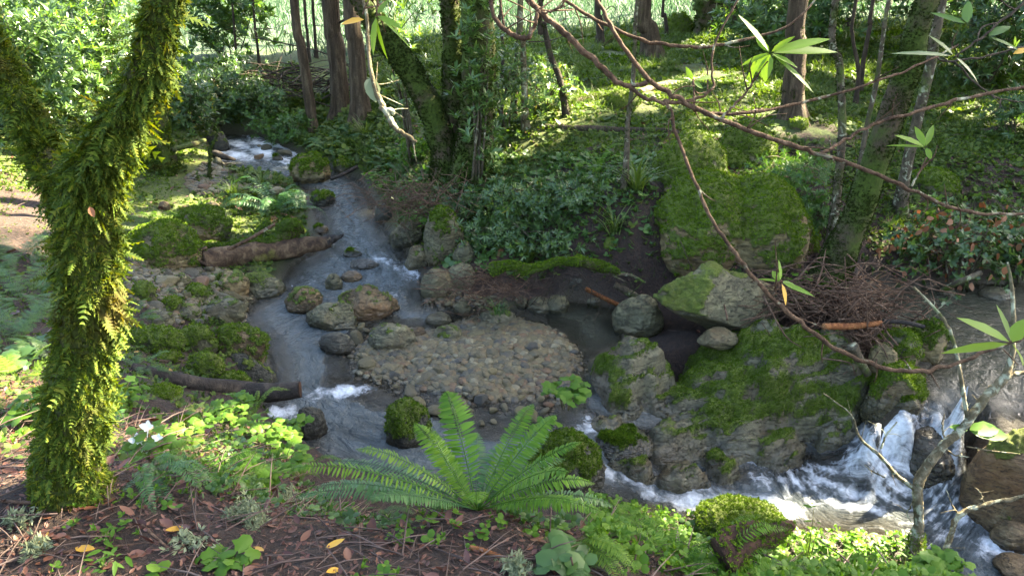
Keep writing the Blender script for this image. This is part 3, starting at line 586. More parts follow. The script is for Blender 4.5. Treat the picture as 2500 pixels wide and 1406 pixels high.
def add_rock(name, box, label, cat, mat='rock', moss=.0, seed=1, sub=5, ratio=.8, h=None, lobes=None, planes=9, facet=.8, rough=.10, tilt=0., k=.25, group=None, tuft=None, water=True, mossmat='moss_fuzz', side=0., dz=0.):
    c, half, base = place_box(*box, ratio, h, k, water); c = c+np.array([0, 0, dz])
    V, F = rock_shape(seed, half, sub, lobes, planes, facet, rough, tilt)
    ms = moss_mask(V, F, moss, seed, side) if moss > 0 else np.zeros(len(V))
    ws = 0
    m2 = np.ones(len(V))
    zz = V[:, 2]+c[2]; xs = V[:, 0]+c[0]; ys = V[:, 1]+c[1]
    lv = float(fW(c[0], c[1])); isw = float(sdist(wpt, np.array([c[0]]), np.array([c[1]]))[0]) > -half[0]-.1
    wet = sstep(.10, .0, zz-lv+.02*fbm(V*14, 2)) if isw else np.zeros(len(V))
    ms = ms*(1-wet*.9)
    if ms.max() > 0: V = V+vnorm(V, F)*(sstep(.45, .7, ms)*(.012+.022*(.6-np.abs(perlin(V*16+seed))*1.6)+.010*fbm(V*40+seed, 2)))[:, None]*min(1, half[0]*3)
    o = link(name, mesh(name, V, F, M[mat], {'moss': ms, 'wet': wet}), None, c); tag(o, label, cat, group)
    if moss >= .5 and tuft != 0:
        t = dep(c); vis = np.where((V[:, 2] > -half[2]*.7), sstep(.45, .65, ms), 0)
        ar = half[0]*half[1]*4; sz = tuft or max(.007, .0026*t); n = int(min(16000, ar*1.6/(sz*sz*.8)))
        fuzz(V, F, vis, n, sz, M[mossmat], o)
    return o
BL = lambda *a: list(a)
ROCKS = [
 # name, box, label, cat, kwargs
 ('mossy_boulder', (1575,438,2008,690), 'largest moss-covered boulder on the far bank with a bare sandy underside', 'boulder', dict(mat='rock_sand', moss=.8, seed=11, sub=6, ratio=.72, lobes=[((-.33,0,.06),(.68,.85,.9)),((.33,0,.0),(.72,.9,.88)),((.8,.1,-.25),(.4,.5,.5)),((0,.1,0),(.6,.8,.86))], planes=3, facet=.95, rough=.09, k=.35)),
 ('mossy_boulder', (1565,338,1765,520), 'tall moss-covered boulder behind the largest mossy one', 'boulder', dict(mat='rock', moss=.95, seed=12, sub=6, ratio=.9, lobes=[((0,0,0),(.7,.8,1)),((-.5,0,-.4),(.6,.7,.6))], planes=4, facet=.92, k=.3)),
 ('mossy_boulder', (1748,308,1888,415), 'low mossy boulder with a sunlit yellow right edge behind the mossy group', 'boulder', dict(moss=.95, seed=13, planes=4, facet=.92)),
 ('mossy_stone', (1730,362,1822,410), 'small moss hummock wedged between two tall mossy boulders', 'stone', dict(moss=.95, seed=14, planes=3, sub=4)),
 ('angular_boulder', (1578,640,1905,822), 'angular grey boulder with a moss cap on its left shoulder, leaning over the pool', 'boulder', dict(mat='rock', moss=.40, side=-.5, seed=21, sub=6, ratio=.62, lobes=[((-.3,0,.1),(.7,.85,.9)),((.3,0,-.02),(.78,.8,.78))], planes=14, facet=.62, rough=.05, tilt=-.28, k=.6, h=.86)),
 ('rounded_boulder', (1490,724,1618,832), 'smooth rounded grey-green boulder at the edge of the still pool', 'boulder', dict(mat='rock', seed=22, sub=6, ratio=.9, planes=7, facet=.82, rough=.08, k=.3, lobes=[((0,0,-.1),(1,1,.9)),((.2,0,.2),(.6,.7,.7))])),
 ('mossy_rock', (1425,1040,1600,1130), 'mossy rock in the small cascade behind the right fronds of the big fern', 'rock', dict(mat='rock_dark', moss=.72, seed=35, sub=6, ratio=.8, planes=6, h=.42, k=.15)),
 ('mossy_rock', (1270,1060,1480,1215), 'wide mossy rock behind the big fern with water sliding off its right side', 'rock', dict(mat='rock_dark', moss=.66, seed=36, sub=6, ratio=.8, planes=7, h=.42, k=.1)),
 ('split_rock', (2205,788,2298,892), 'pale angular rock with mossy edges standing in the right pool', 'rock', dict(mat='rock_sand', moss=.55, seed=41, sub=6, ratio=1., planes=12, facet=.7, rough=.05, k=.4)),
 ('split_rock', (2128,800,2235,905), 'moss-topped grey rock beside the twig jam', 'rock', dict(mat='rock', moss=.6, seed=42, sub=6, ratio=1., planes=11, facet=.74, rough=.06, k=.4, h=.74)),
 ('split_rock', (2110,835,2180,930), 'bare cream-faced rock under the twig jam', 'rock', dict(mat='rock_sand', moss=.3, seed=43, ratio=1., planes=11, facet=.74, k=.4, h=.72)),
 ('mossy_rock', (2085,885,2235,1050), 'mossy rock at the lip of the waterfall, right of the huge outcrop', 'rock', dict(mat='rock', moss=.72, seed=44, sub=6, ratio=.9, planes=9, facet=.8, k=.3, h=.5)),
 ('cascade_rock', (2165,1030,2335,1185), 'dark wet rock with water pouring over both sides of it', 'rock', dict(mat='rock_dark', seed=45, sub=6, ratio=1.05, planes=8, facet=.8, rough=.08, k=.05, h=.27)),
 ('block_rock', (2325,1050,2580,1262), 'brown-grey block of rock at the right end of the waterfall', 'rock', dict(mat='rock_brown', moss=.35, seed=46, sub=6, ratio=.6, lobes=[((0,0,.1),(1,.8,.9))], planes=12, facet=.66, rough=.05, k=.1, h=.22)),
 ('wet_rock', (2405,1255,2520,1330), 'low brown wet rock surrounded by white water at the right edge', 'rock', dict(mat='rock_brown', seed=47, ratio=.8, h=.1, k=.0)),
 ('wet_rock', (2425,1345,2560,1420), 'half-drowned rust-brown rock in the lower right corner of the rapid', 'rock', dict(mat='rock_brown', seed=48, ratio=.8, h=.04, k=.0)),
 ('mossy_rock', (1690,1238,1915,1330), 'mossy rock on the near bank above the rotten log', 'rock', dict(mat='rock_dark', moss=.72, seed=51, sub=6, ratio=.8, planes=5, h=.35, k=.2)),
 ('islet_rock', (943,978,1057,1098), 'dark rock with a thick moss cap standing in the stream behind the big fern', 'rock', dict(mat='rock_dark', moss=.72, seed=52, sub=6, ratio=.9, planes=6, k=.35, h=.56)),
 ('stream_boulder', (698,703,792,774), 'brown block-shaped boulder with thin moss on top in mid-stream', 'boulder', dict(mat='rock_brown', moss=.42, seed=53, sub=6, ratio=.9, planes=9, facet=.78, k=.4)),
 ('stream_boulder', (748,742,885,815), 'cracked grey boulder in front of the wide flat one in mid-stream', 'boulder', dict(mat='rock', moss=.15, seed=54, sub=6, ratio=.7, planes=12, facet=.68, k=.3)),
 ('stream_boulder', (822,704,980,792), 'wide flat boulder splitting the stream', 'boulder', dict(mat='rock_brown', moss=.25, seed=55, sub=6, ratio=.75, planes=9, facet=.75, k=.25)),
 ('slate_stone', (780,814,872,872), 'dark layered slate stone at the left end of the cobbles', 'stone', dict(mat='rock_dark', seed=56, ratio=.7, planes=8, facet=.76, tilt=-.2, k=.35)),
 ('grey_rock', (898,793,1020,866), 'domed blue-grey rock at the upper left corner of the gravel bar', 'rock', dict(mat='rock_grey', moss=.12, seed=57, sub=6, ratio=.8, planes=8, facet=.8, k=.25)),
 ('rust_stone', (1000,800,1042,828), 'rust-orange stone beside the domed blue-grey rock', 'stone', dict(mat='rock_brown', seed=58, ratio=.8, planes=9, facet=.72, k=.4)),
 ('bank_rock', (590,668,702,735), 'large sloping grey rock with a mossy top, below the drift log', 'rock', dict(mat='rock', moss=.35, seed=61, sub=6, ratio=.8, planes=10, facet=.72, tilt=-.3, k=.35)),
 ('bank_rock', (535,664,612,730), 'upright pale rock left of the large sloping one', 'rock', dict(mat='rock_sand', moss=.3, seed=62, ratio=.9, planes=9, facet=.75, k=.4)),
 ('slab_rock', (495,728,612,790), 'tilted layered slab at the left water edge', 'rock', dict(mat='rock_grey', moss=.3, seed=63, ratio=.6, planes=9, facet=.74, tilt=.25, k=.35)),
 ('mossy_rock', (312,800,458,868), 'long low rock under shaggy moss right of the mossy tree trunk', 'rock', dict(moss=.92, seed=64, sub=6, ratio=.5, planes=4, k=.35)),
 ('mossy_stone', (378,855,442,885), 'flat moss-covered stone below the long shaggy one', 'stone', dict(moss=.95, seed=65, planes=3, k=.2)),
 ('mossy_rock', (515,797,660,888), 'broad moss-topped rock with a bare right face at the water edge', 'rock', dict(mat='rock_brown', moss=.68, seed=66, sub=6, ratio=.55, planes=6, k=.35)),
 ('mossy_rock', (440,797,535,862), 'moss-covered rock between two broader mossy ones', 'rock', dict(moss=.85, seed=67, ratio=.5, planes=5, k=.3)),
 ('mossy_rock', (463,863,552,928), 'bright rounded moss-covered rock above the cut log', 'rock', dict(moss=.97, seed=68, sub=6, ratio=.55, planes=3, k=.35)),
 ('bank_rock', (545,860,676,950), 'dark grey rock with a thin moss rim behind the cut log end', 'rock', dict(mat='rock_dark', moss=.42, seed=69, sub=6, ratio=.55, planes=9, facet=.75, tilt=-.3, k=.35)),
 ('mossy_stone', (535,908,612,955), 'small moss mound in front of the dark grey rock', 'stone', dict(moss=.97, seed=70, planes=3, k=.3)),
 ('mossy_stone', (355,945,440,975), 'thin moss cushion lying left of the cut log', 'stone', dict(moss=.97, seed=71, planes=3, k=.15)),
 ('mossy_stone', (415,1020,490,1050), 'yellow-green moss cushion among the leafy plants', 'stone', dict(moss=.97, seed=72, planes=3, k=.15)),
 ('mossy_boulder', (312,546,506,668), 'sunlit mossy boulder with a bare sandy top beside the drift log', 'boulder', dict(mat='rock_sand', moss=.66, seed=73, sub=6, ratio=.8, planes=6, facet=.86, k=.35)),
 ('mossy_boulder', (430,512,575,600), 'mossy boulder in half shade behind the sunlit one', 'boulder', dict(moss=.62, seed=74, sub=6, planes=7, k=.3)),
 ('stream_boulder', (708,382,810,456), 'tan rounded boulder standing upstream in the water', 'boulder', dict(mat='rock_sand', moss=.5, seed=75, sub=6, ratio=.9, planes=7, facet=.82, k=.4)),
 ('bank_stone', (815,388,868,425), 'small mossy stone right of the upstream tan boulder', 'stone', dict(moss=.6, seed=76, k=.3)),
 ('mossy_stone', (758,470,820,508), 'mossy stone at the left water edge below the tan boulder', 'stone', dict(mat='rock_dark', moss=.6, seed=77, k=.25)),
 ('mossy_stone', (765,550,803,572), 'little moss-tipped stone in the shallows above the drift log', 'stone', dict(mat='rock_brown', moss=.55, seed=78, k=.25)),
 ('weedy_stone', (838,608,885,632), 'small green weed-covered stone in mid-stream', 'stone', dict(mat='rock_dark', moss=.85, seed=79, k=.2)),
 ('dark_stone', (850,632,930,662), 'flat black stone across from the drift log end', 'stone', dict(mat='rock_dark', seed=80, planes=9, facet=.7, k=.3)),
 ('stream_stone', (795,670,838,712), 'round grey stone just upstream of the block-shaped boulder', 'stone', dict(mat='rock', seed=81, k=.45)),
 ('stream_stone', (832,662,886,692), 'flat tan stone beside the round grey one', 'stone', dict(mat='rock_brown', seed=82, planes=9, facet=.72, k=.35)),
 ('bank_rock', (948,540,1035,612), 'grey-green rock sloping into the stream under the shrubs', 'rock', dict(mat='rock', moss=.25, seed=83, sub=6, planes=9, facet=.75, tilt=.4, k=.35)),
 ('bank_rock', (915,498,960,545), 'dark rounded rock at the foot of the shrub bank', 'rock', dict(mat='rock_dark', moss=.3, seed=84, k=.35)),
 ('mossy_rock', (1035,515,1135,650), 'upright moss-draped rock in the bank above the stream bend', 'rock', dict(mat='rock', moss=.62, seed=85, sub=6, ratio=.8, planes=8, k=.3)),
 ('bank_rock', (985,600,1060,665), 'block of grey rock at the stream bend', 'rock', dict(mat='rock', moss=.15, seed=86, planes=10, facet=.72, k=.3)),
 ('bank_rock', (1028,660,1115,740), 'smooth rounded green-grey rock at the mouth of the still inlet', 'rock', dict(mat='rock', seed=87, sub=6, ratio=.9, planes=5, facet=.86, rough=.05, k=.4)),
 ('bank_rock', (1090,645,1165,715), 'taller green-grey rock leaning on the smooth rounded one', 'rock', dict(mat='rock', seed=88, sub=6, ratio=.9, planes=5, facet=.84, rough=.05, k=.4)),
 ('bank_rock', (1105,592,1160,650), 'grey rock half buried in the bank below the ferny shrubs', 'rock', dict(mat='rock', seed=89, moss=.2, k=.3)),
 ('pool_rock', (1283,722,1392,770), 'pale green lumpy rock at the back of the still pool', 'rock', dict(mat='rock', seed=90, sub=6, ratio=.7, lobes=[((-.4,0,0),(.6,.8,.8)),((.4,0,.1),(.6,.8,.9))], planes=4, facet=.9, k=.3)),
 ('pool_stone', (1255,722,1290,755), 'small pointed stone left of the pale lumpy rock', 'stone', dict(mat='rock', seed=91, planes=9, k=.4)),
 ('pool_stone', (1432,728,1468,752), 'small grey stone beside the orange stick', 'stone', dict(mat='rock_grey', seed=92, planes=9, k=.4)),
 ('bank_rock', (1378,668,1450,712), 'grey rock in the shadow of the undercut bank', 'rock', dict(mat='rock_dark', moss=.1, seed=93, k=.3)),
 ('bar_rock', (1165,757,1262,800), 'grey rock with a green weed tuft at the top of the gravel bar', 'rock', dict(mat='rock_grey', moss=.22, seed=94, sub=6, ratio=.7, planes=8, facet=.75, k=.25)),
 ('bar_rock', (1038,765,1105,800), 'flat grey rock between the inlet and the gravel bar', 'rock', dict(mat='rock_grey', seed=95, planes=8, facet=.75, k=.25)),
 ('bar_rock', (1058,795,1130,840), 'greenish flat rock with a moss streak on the gravel bar', 'rock', dict(mat='rock', moss=.35, seed=96, planes=8, facet=.75, k=.2)),
 ('bar_rock', (1110,735,1150,775), 'squat grey stone on the point below the root tangle', 'stone', dict(mat='rock', seed=97, planes=9, k=.3)),
 ('dark_boulder', (722,992,802,1075), 'dark wet boulder at the left of the lower pool', 'boulder', dict(mat='rock_dark', seed=98, sub=6, planes=8, k=.25, h=.57)),
 ('slab_rock', (1700,800,1800,850), 'grey slab tucked behind the top of the huge outcrop', 'rock', dict(mat='rock', seed=99, planes=9, facet=.72, k=.3, h=.85)),
 ('slab_rock', (1970,800,2085,870), 'smooth grey slab at the top right of the huge outcrop', 'rock', dict(mat='rock', moss=.15, seed=100, planes=7, k=.3, h=.82)),
 ('far_stone', (2290,705,2330,725), 'small stone at the back edge of the right pool', 'stone', dict(mat='rock', seed=101)),
 ('far_rock', (2385,700,2470,735), 'pale flat rock on the back edge of the right pool', 'rock', dict(mat='rock_grey', seed=102, k=.2)),
 ('mossy_hummock', (1620,40,1690,92), 'round moss hummock between two far tree trunks', 'boulder', dict(moss=.97, seed=103, sub=4, planes=2)),
 ('mossy_hummock', (1475,85,1510,110), 'moss hump at the foot of the thin far trunk', 'boulder', dict(moss=.97, seed=104, sub=4, planes=2)),
 ('mossy_hummock', (1480,225,1560,270), 'mossy mound beside the sunlit fallen log on the slope', 'boulder', dict(moss=.97, seed=105, sub=4, planes=2)),
 ('mossy_hummock', (2215,415,2330,475), 'low mossy mound right of the leaning trunk', 'boulder', dict(moss=.9, seed=106, sub=5, planes=3)),
 ('mossy_hummock', (1925,290,1970,320), 'tiny moss mound by the dark broken trunk', 'boulder', dict(moss=.97, seed=107, sub=4, planes=2)),
 ('mossy_hummock', (2440,170,2530,215), 'moss mound at the right edge below the sunny gap', 'boulder', dict(moss=.9, seed=108, sub=4, planes=2)),
 ('mossy_stone', (1470,580,1512,618), 'bright moss ball on the dark bank left of the largest boulder', 'stone', dict(moss=.97, seed=109, sub=4, planes=2, k=.4)),
 ('mossy_stone', (330,690,385,745), 'moss-covered stone right beside the shaggy trunk', 'stone', dict(moss=.95, seed=110, planes=3, k=.3)),
 ('mossy_stone', (455,695,512,735), 'moss-covered stone among grey rubble on the left bank', 'stone', dict(moss=.9, seed=111, planes=4, k=.3)),
 ('mossy_stone', (400,725,450,765), 'half-mossy stone left of the tilted slab', 'stone', dict(moss=.75, seed=112, planes=5, k=.3)),
 ('bank_rock', (345,755,430,800), 'flat blue-grey rock on the left rubble bank', 'rock', dict(mat='rock_grey', moss=.3, seed=113, planes=9, k=.2)),
 ('bank_rock', (430,742,495,785), 'grey rubble rock between moss patches', 'rock', dict(mat='rock_grey', moss=.35, seed=114, planes=9, k=.25)),
 ('bank_stone', (425,668,470,705), 'grey stone below the sunlit mossy boulder', 'stone', dict(mat='rock', moss=.3, seed=115, k=.3)),
 ('sunlit_stone', (498,492,540,522), 'warm tan sunlit stone on the gravel strip', 'stone', dict(mat='rock_sand', seed=116, k=.4)),
 ('sunlit_stone', (440,502,470,522), 'small pale sunlit stone left of the tan one', 'stone', dict(mat='rock_sand', seed=117, k=.4)),
 ('sunlit_stone', (388,492,418,516), 'flat sunlit stone nearest the shaggy trunk', 'stone', dict(mat='rock_brown', seed=118, k=.4)),
 ('mossy_stone', (2470,600,2520,635), 'mossy stone at the right edge above the shrub', 'stone', dict(moss=.9, seed=119, sub=4, planes=3)),
 ('mossy_stone', (2205,585,2265,640), 'moss-topped stone behind the brown-leaved shrub', 'stone', dict(moss=.85, seed=120, planes=4)),
 ('far_boulder', (500,325,562,375), 'dark boulder at the left shore of the far bend', 'boulder', dict(mat='rock_dark', moss=.4, seed=121, k=.3)),
 ('far_stone', (665,378,692,394), 'mossy stone standing in the far white water', 'stone', dict(mat='rock_dark', moss=.5, seed=122, sub=4)),
 ('far_stone', (520,385,545,408), 'pale stone on the left shingle of the far bend', 'stone', dict(mat='rock_grey', seed=123, sub=4)),
 ('mossy_rock', (2180,960,2240,1010), 'small moss-rimmed rock just above the waterfall lip', 'rock', dict(mat='rock', moss=.6, seed=124, h=.64)),
]
def outcrop():
    bumps = [((1.95, 5.08), (.78, .54), .97, 2.6), ((1.5, 4.98), (.62, .5), .74, 2.4), ((2.28, 5.05), (.48, .52), .86, 2.4), ((1.72, 5.3), (.7, .36), .84, 3), ((.84, 5.02), (.47, .42), .95, 2.6), ((.72, 4.82), (.34, .30), .74, 2.4), ((1.2, 4.92), (.5, .42), .62, 2.4), ((1.62, 4.62), (.62, .30), .46, 2.6), ((1.1, 4.6), (.5, .40), .5, 2.6), ((1.35, 4.75), (.4, .35), .56, 2.6), ((2.25, 4.68), (.4, .26), .44, 2.4), ((.62, 4.6), (.34, .26), .57, 3), ((.74, 4.36), (.30, .20), .51, 2.6), ((1.06, 4.30), (.34, .2), .38, 2.6), ((1.36, 4.42), (.3, .22), .37, 2.4)]
    xs = np.arange(.2, 2.9, .0125); ys = np.arange(3.95, 5.9, .0125); A, B_ = np.meshgrid(xs, ys); q = np.stack([A.ravel(), B_.ravel(), 0*A.ravel()], 1)
    wx = .07*fbm(q*3+2, 3).reshape(A.shape); wy = .07*fbm(q*3+9, 3).reshape(A.shape); Z = np.full(A.shape, -.35)
    for (c, r, top, pw) in bumps:
        rho = np.sqrt(((A+wx-c[0])/r[0])**2+((B_+wy-c[1])/r[1])**2); z = -.3+(top+.3)*(1-np.clip(rho, 0, 1.3)**pw); Z = np.maximum(Z, z)+.03*np.exp(-((Z-z)/.06)**2)*(rho < 1)
    rot = np.stack([(A*.8+B_*.5).ravel(), (B_*.8-A*.5).ravel()*3.2+Z.ravel()*4, Z.ravel()*2.5], 1)
    Z = Z+.045*fbm(rot*1.6, 4, True).reshape(A.shape)+.05*fbm(q*2.2+5, 3).reshape(A.shape)+.012*fbm(rot*7, 3, True).reshape(A.shape)
    cr = np.abs(perlin(rot*.9+40)).reshape(A.shape); Z = Z-.022*sstep(.05, 0, cr); st = .085; Z = Z*.6+.4*(np.floor(Z/st)+sstep(.25, .75, (Z/st) % 1))*st
    V = np.stack([A.ravel(), B_.ravel(), Z.ravel()], 1); ny_, nx_ = A.shape; ii = np.arange(nx_*ny_).reshape(ny_, nx_); F = np.stack([ii[:-1, :-1], ii[:-1, 1:], ii[1:, 1:], ii[1:, :-1]], -1).reshape(-1, 4)
    low = fW(V[:, 0], V[:, 1]); low = np.where(V[:, 1] > 5.0, np.minimum(low, .5), low); kp = V[:, 2] > np.minimum(low, .6)-.25; F = F[kp[F].all(1)]; n = vnorm(V, [F])
    ms = np.clip(.5+(n[:, 2]*.75+fbm(rot*2.6+3, 4)*.8+.55*fbm(V*2.1+8, 3)-.38), 0, 1); wet = sstep(.16, .0, V[:, 2]-fW(V[:, 0], V[:, 1])+.05*fbm(V*9, 2))*(V[:, 1] < 5.05); wet = np.maximum(wet, .45*sstep(1.35, .9, V[:, 0])*sstep(.7, .45, V[:, 2])); ms = ms*(1-.75*wet)
    V = V+n*(sstep(.45, .7, ms)*(.008+.012*(.6-np.abs(perlin(V*18))*1.6)))[:, None]
    us = np.unique(F); mp_ = np.full(len(V), -1); mp_[us] = np.arange(len(us)); c = np.array([1.7, 4.9, .4]); V2 = V[us]-c; F2 = mp_[F]
    o = tag(link('rock_outcrop', mesh('rock_outcrop', V2, [F2], M['rock_grey'], {'moss': ms[us], 'wet': wet[us]}), None, c), 'huge broad moss-streaked rock outcrop sloping down to the rapids, right of the gravel bar', 'rock')
    fuzz(V2, [F2], sstep(.5, .72, ms[us]), 26000, .0085, M['moss_fuzz'], o)
outcrop()
for i, (nm, box, lab, cat, kw) in enumerate(ROCKS): add_rock(nm, box, lab, cat, **kw)
# cobbles: four shapes in four colours, set out one by one
cob_shapes = [rock_shape(200+k, (1, .8, .62), 3, planes=13, facet=.6, rough=.05) for k in range(5)]
cob = {}
for cn in ('cob_grey', 'cob_olive', 'cob_rust', 'cob_dark'):
    for k, (V, F) in enumerate(cob_shapes): cob[cn, k] = mesh('cobble', V, F, M[cn], {'wet': np.zeros(len(V))}, smooth=False)
    V, F = cob_shapes[0]; cob[cn, 'wet'] = mesh('wet_cobble', V, F, M[cn], {'wet': np.full(len(V), .8)}, smooth=False)
g = np.random.default_rng(21)
CN = [('cob_grey', 'grey-green', .42), ('cob_olive', 'olive-tan', .34), ('cob_rust', 'rust-brown', .12), ('cob_dark', 'blue-black', .12)]
taken = []
def cobbles(n, region, size, where, group, wet=False):
    k = 0; tries = 0
    while k < n and tries < n*40:
        tries += 1; px, py = region(g); p = G(px, py, wet); s = size(px, py)*(.5+1.15*g.random()**2.2)
        if any((p[0]-q[0])**2+(p[1]-q[1])**2 < (.95*(s+q[2]))**2 for q in taken[-500:]): continue
        taken.append((p[0], p[1], s)); c = g.choice(4, p=[a[2] for a in CN]); cn, word, _ = CN[c]
        o = link('cobble', cob[cn, int(g.integers(5))], None, (p[0], p[1], p[2]+s*.22), (g.normal()*.25, g.normal()*.25, g.random()*6.3), (s*(.8+.5*g.random()), s*(.8+.4*g.random()), s*(.8+.3*g.random())))
        tag(o, f'{word} cobble {where}', 'cobble', f'{word} {group}'); k += 1
def in_poly(poly):
    poly = np.array(poly, float); lo, hi = poly.min(0), poly.max(0)
    def f(g):
        while True:
            p = lo+(hi-lo)*g.random(2)
            if sdist(poly, p[:1], p[1:])[0] > 0: return p
    return f
barpx = [(870,880),(960,840),(1060,822),(1170,790),(1260,790),(1330,825),(1390,880),(1410,930),(1350,965),(1200,985),(1060,975),(985,945),(890,915)]
cobbles(34, in_poly([(880,860),(1000,850),(1080,900),(1060,985),(990,960),(890,905)]), lambda x, y: .062, 'among the larger stones at the left end of the gravel bar', 'larger cobbles of the gravel bar')
cobbles(22, in_poly([(1000,950),(1330,960),(1380,1005),(1200,1040),(1000,1010)]), lambda x, y: .05, 'half sunk in the shallows below the gravel bar', 'cobbles in the shallows below the bar', True)
cobbles(132, in_poly(barpx), lambda x, y: .040*(1.15-.55*sstep(1150, 1420, x)), 'lying loose on the gravel bar', 'cobbles on the gravel bar')
cobbles(24, in_poly([(1040,720),(1120,700),(1230,735),(1250,760),(1130,765)]), lambda x, y: .04, 'heaped at the point below the root tangle', 'cobbles by the root tangle')
cobbles(38, in_poly([(330,670),(500,650),(610,700),(560,790),(420,790),(330,760)]), lambda x, y: .05, 'in the rubble on the left bank', 'cobbles on the left bank')
cobbles(24, in_poly([(450,445),(510,415),(600,420),(700,440),(690,478),(470,480)]), lambda x, y: .06, 'on the shingle by the far bend', 'cobbles on the far shingle')
cobbles(6, in_poly([(640,345),(700,375),(730,405),(640,405),(600,385)]), lambda x, y: .05, 'poking out of the far riffle', 'cobbles in the far riffle', True)
cobbles(20, in_poly([(880,800),(1000,860),(960,880),(870,880),(860,820)]), lambda x, y: .05, 'between the slate stone and the gravel bar', 'cobbles by the slate stone', True)
# fine gravel between them: beyond counting
b = MB(); V0, F0 = rock_shape(300, (1, .85, .6), 2, planes=8, facet=.72, rough=.05)
def gravel(n, polyw, smin, smax, water_ok=True, fine=None):
    lo, hi = polyw.min(0), polyw.max(0); p = lo+(hi-lo)*g.random((n*3, 2)); p = p[sdist(polyw, p[:, 0], p[:, 1]) > 0][:n]; z = H(p[:, 0], p[:, 1]); m = len(p)
    s = smin+(smax-smin)*g.random(m)**2.2
    if fine is not None: s = s*fine(p)
    a = g.random(m)*6.3; X_ = np.stack([np.cos(a), np.sin(a), .2*g.normal(size=m)], 1); N = nrm(np.stack([.25*g.normal(size=m), .25*g.normal(size=m), np.ones(m)], 1))
    b.add(*inst((V0, F0), np.stack([p[:, 0], p[:, 1], z+s*.15], 1), X_, N, s))
fb = lambda p: 1.2-.85*sstep(.25, .8, p[:, 0])
gravel(4600, BAR, .006, .042, fine=fb)
barw = np.array([P(*a)[:2] for a in [(860,860,.66),(960,800,.7),(1170,760,.74),(1300,765,.72),(1400,830,.7),(1450,890,.68),(1440,960,.62),(1340,1010,.58),(1060,1000,.58),(940,955,.6),(850,900,.64)]])
gravel(4200, barw, .010, .03, fine=fb)
gravel(1500, np.array([P(*a)[:2] for a in [(320,660,1),(500,640,.9),(620,700,.8),(600,790,.75),(420,800,1),(320,780,1)]]), .012, .04)
gravel(1300, SHOAL, .015, .05)
gravel(700, np.array([P(*a)[:2] for a in [(1030,740,.72),(1110,690,.85),(1260,730,.8),(1260,775,.72),(1100,790,.72)]]), .012, .035)
gravel(420, np.array([P(*a)[:2] for a in [(870,790,.72),(1020,800,.72),(1010,870,.7),(870,890,.68)]]), .012, .04)
V, F = b.arr(); kind(link('gravel', mesh('gravel', V, F, M['gravel'], {'wet': sstep(.03, .0, V[:, 2]-fW(V[:, 0], V[:, 1]))}, smooth=False)), 'stuff')
# ------------------------------------------------------------------ trees
def pix_path(pts, z0=None):             # (px, py, depth) -> world
    return np.array([D(*a) for a in pts])
SHADE = []                              # crowns to grow later: (tree root, centre, radius)
def trunk_tree(name, label, cat, base_px, path, radii, bark, up=None, sides=14, bump_=.10, ridge=0., flare=(.16, .8, 4), moss=0, mossmat='moss_shaded', group=None, mosssz=.02, droop=.3, stubs=0, seed=1., n=None, base_drop=.12):
    """path: list of (px,py) above the base at the base's depth (or (px,py,dd) depth offset); up: world continuation (dx,dy,dz) list"""
    b0 = G(*base_px); t0 = dep(b0); pts = [b0-[0, 0, base_drop]]
    for q in path: pts.append(DY(q[0], q[1], b0[1]+(q[2] if len(q) > 2 else 0)))
    for q in (up or []): pts.append(pts[-1]+np.array(q, float))
    pts = np.array(pts); m_ = min(len(radii), len(pts)); r = .74*np.array(radii[:m_])*np.array([dep(p) for p in pts[:m_]])/FPX
    if len(r) < len(pts): r = np.concatenate([r, np.linspace(r[-1], r[-1]*.5, len(pts)-len(r)+1)[1:]])
    o = thing(name, label, cat, b0, group)
    n = n or 16*len(pts)
    V, F = tube(pts, r, sides, n, bump_, 3.5/max(r[0], .05)*.12, seed, True, flare, ridge)
    link('trunk', mesh('trunk', V-b0, F, M[bark]), o)
    if moss:
        vis = (V[:, 2] < CZ+.6)*1.0; vis = vis*np.clip(.5+1.5*fbm(V*3+seed, 3), .02, 1)
        fuzz(V-b0, F, vis, moss, mosssz, M[mossmat], o, 'moss', droop, np.random.default_rng(int(seed*10)))
    rng = np.random.default_rng(int(seed*7)+3)
    for k in range(stubs):
        i = rng.uniform(.15, .6); c = catmull(pts, 100)[int(i*100)]; rr = np.interp(i, np.linspace(0, 1, len(r)), r); a = rng.uniform(-.6, 3.7)
        d = np.array([math.cos(a), math.sin(a)*.6, rng.uniform(-.1, .5)]); L = rng.uniform(.2, .7)
        q = np.array([c+d*rr*.7, c+d*(rr+L*.5)+[0, 0, rng.normal()*.05], c+d*(rr+L)+[0, 0, rng.normal()*.12]])
        V2, F2 = tube(q, [.012*rr/.1+.004, .008*rr/.1+.003, .003], 6, 10, .1, 20, k); link('dead_branch', mesh('dead_branch', V2-b0, F2, M['bark_dark']), o)
    return o, pts, r, b0
UP = [(.1, .1, 2.5), (0, .1, 3.0)]
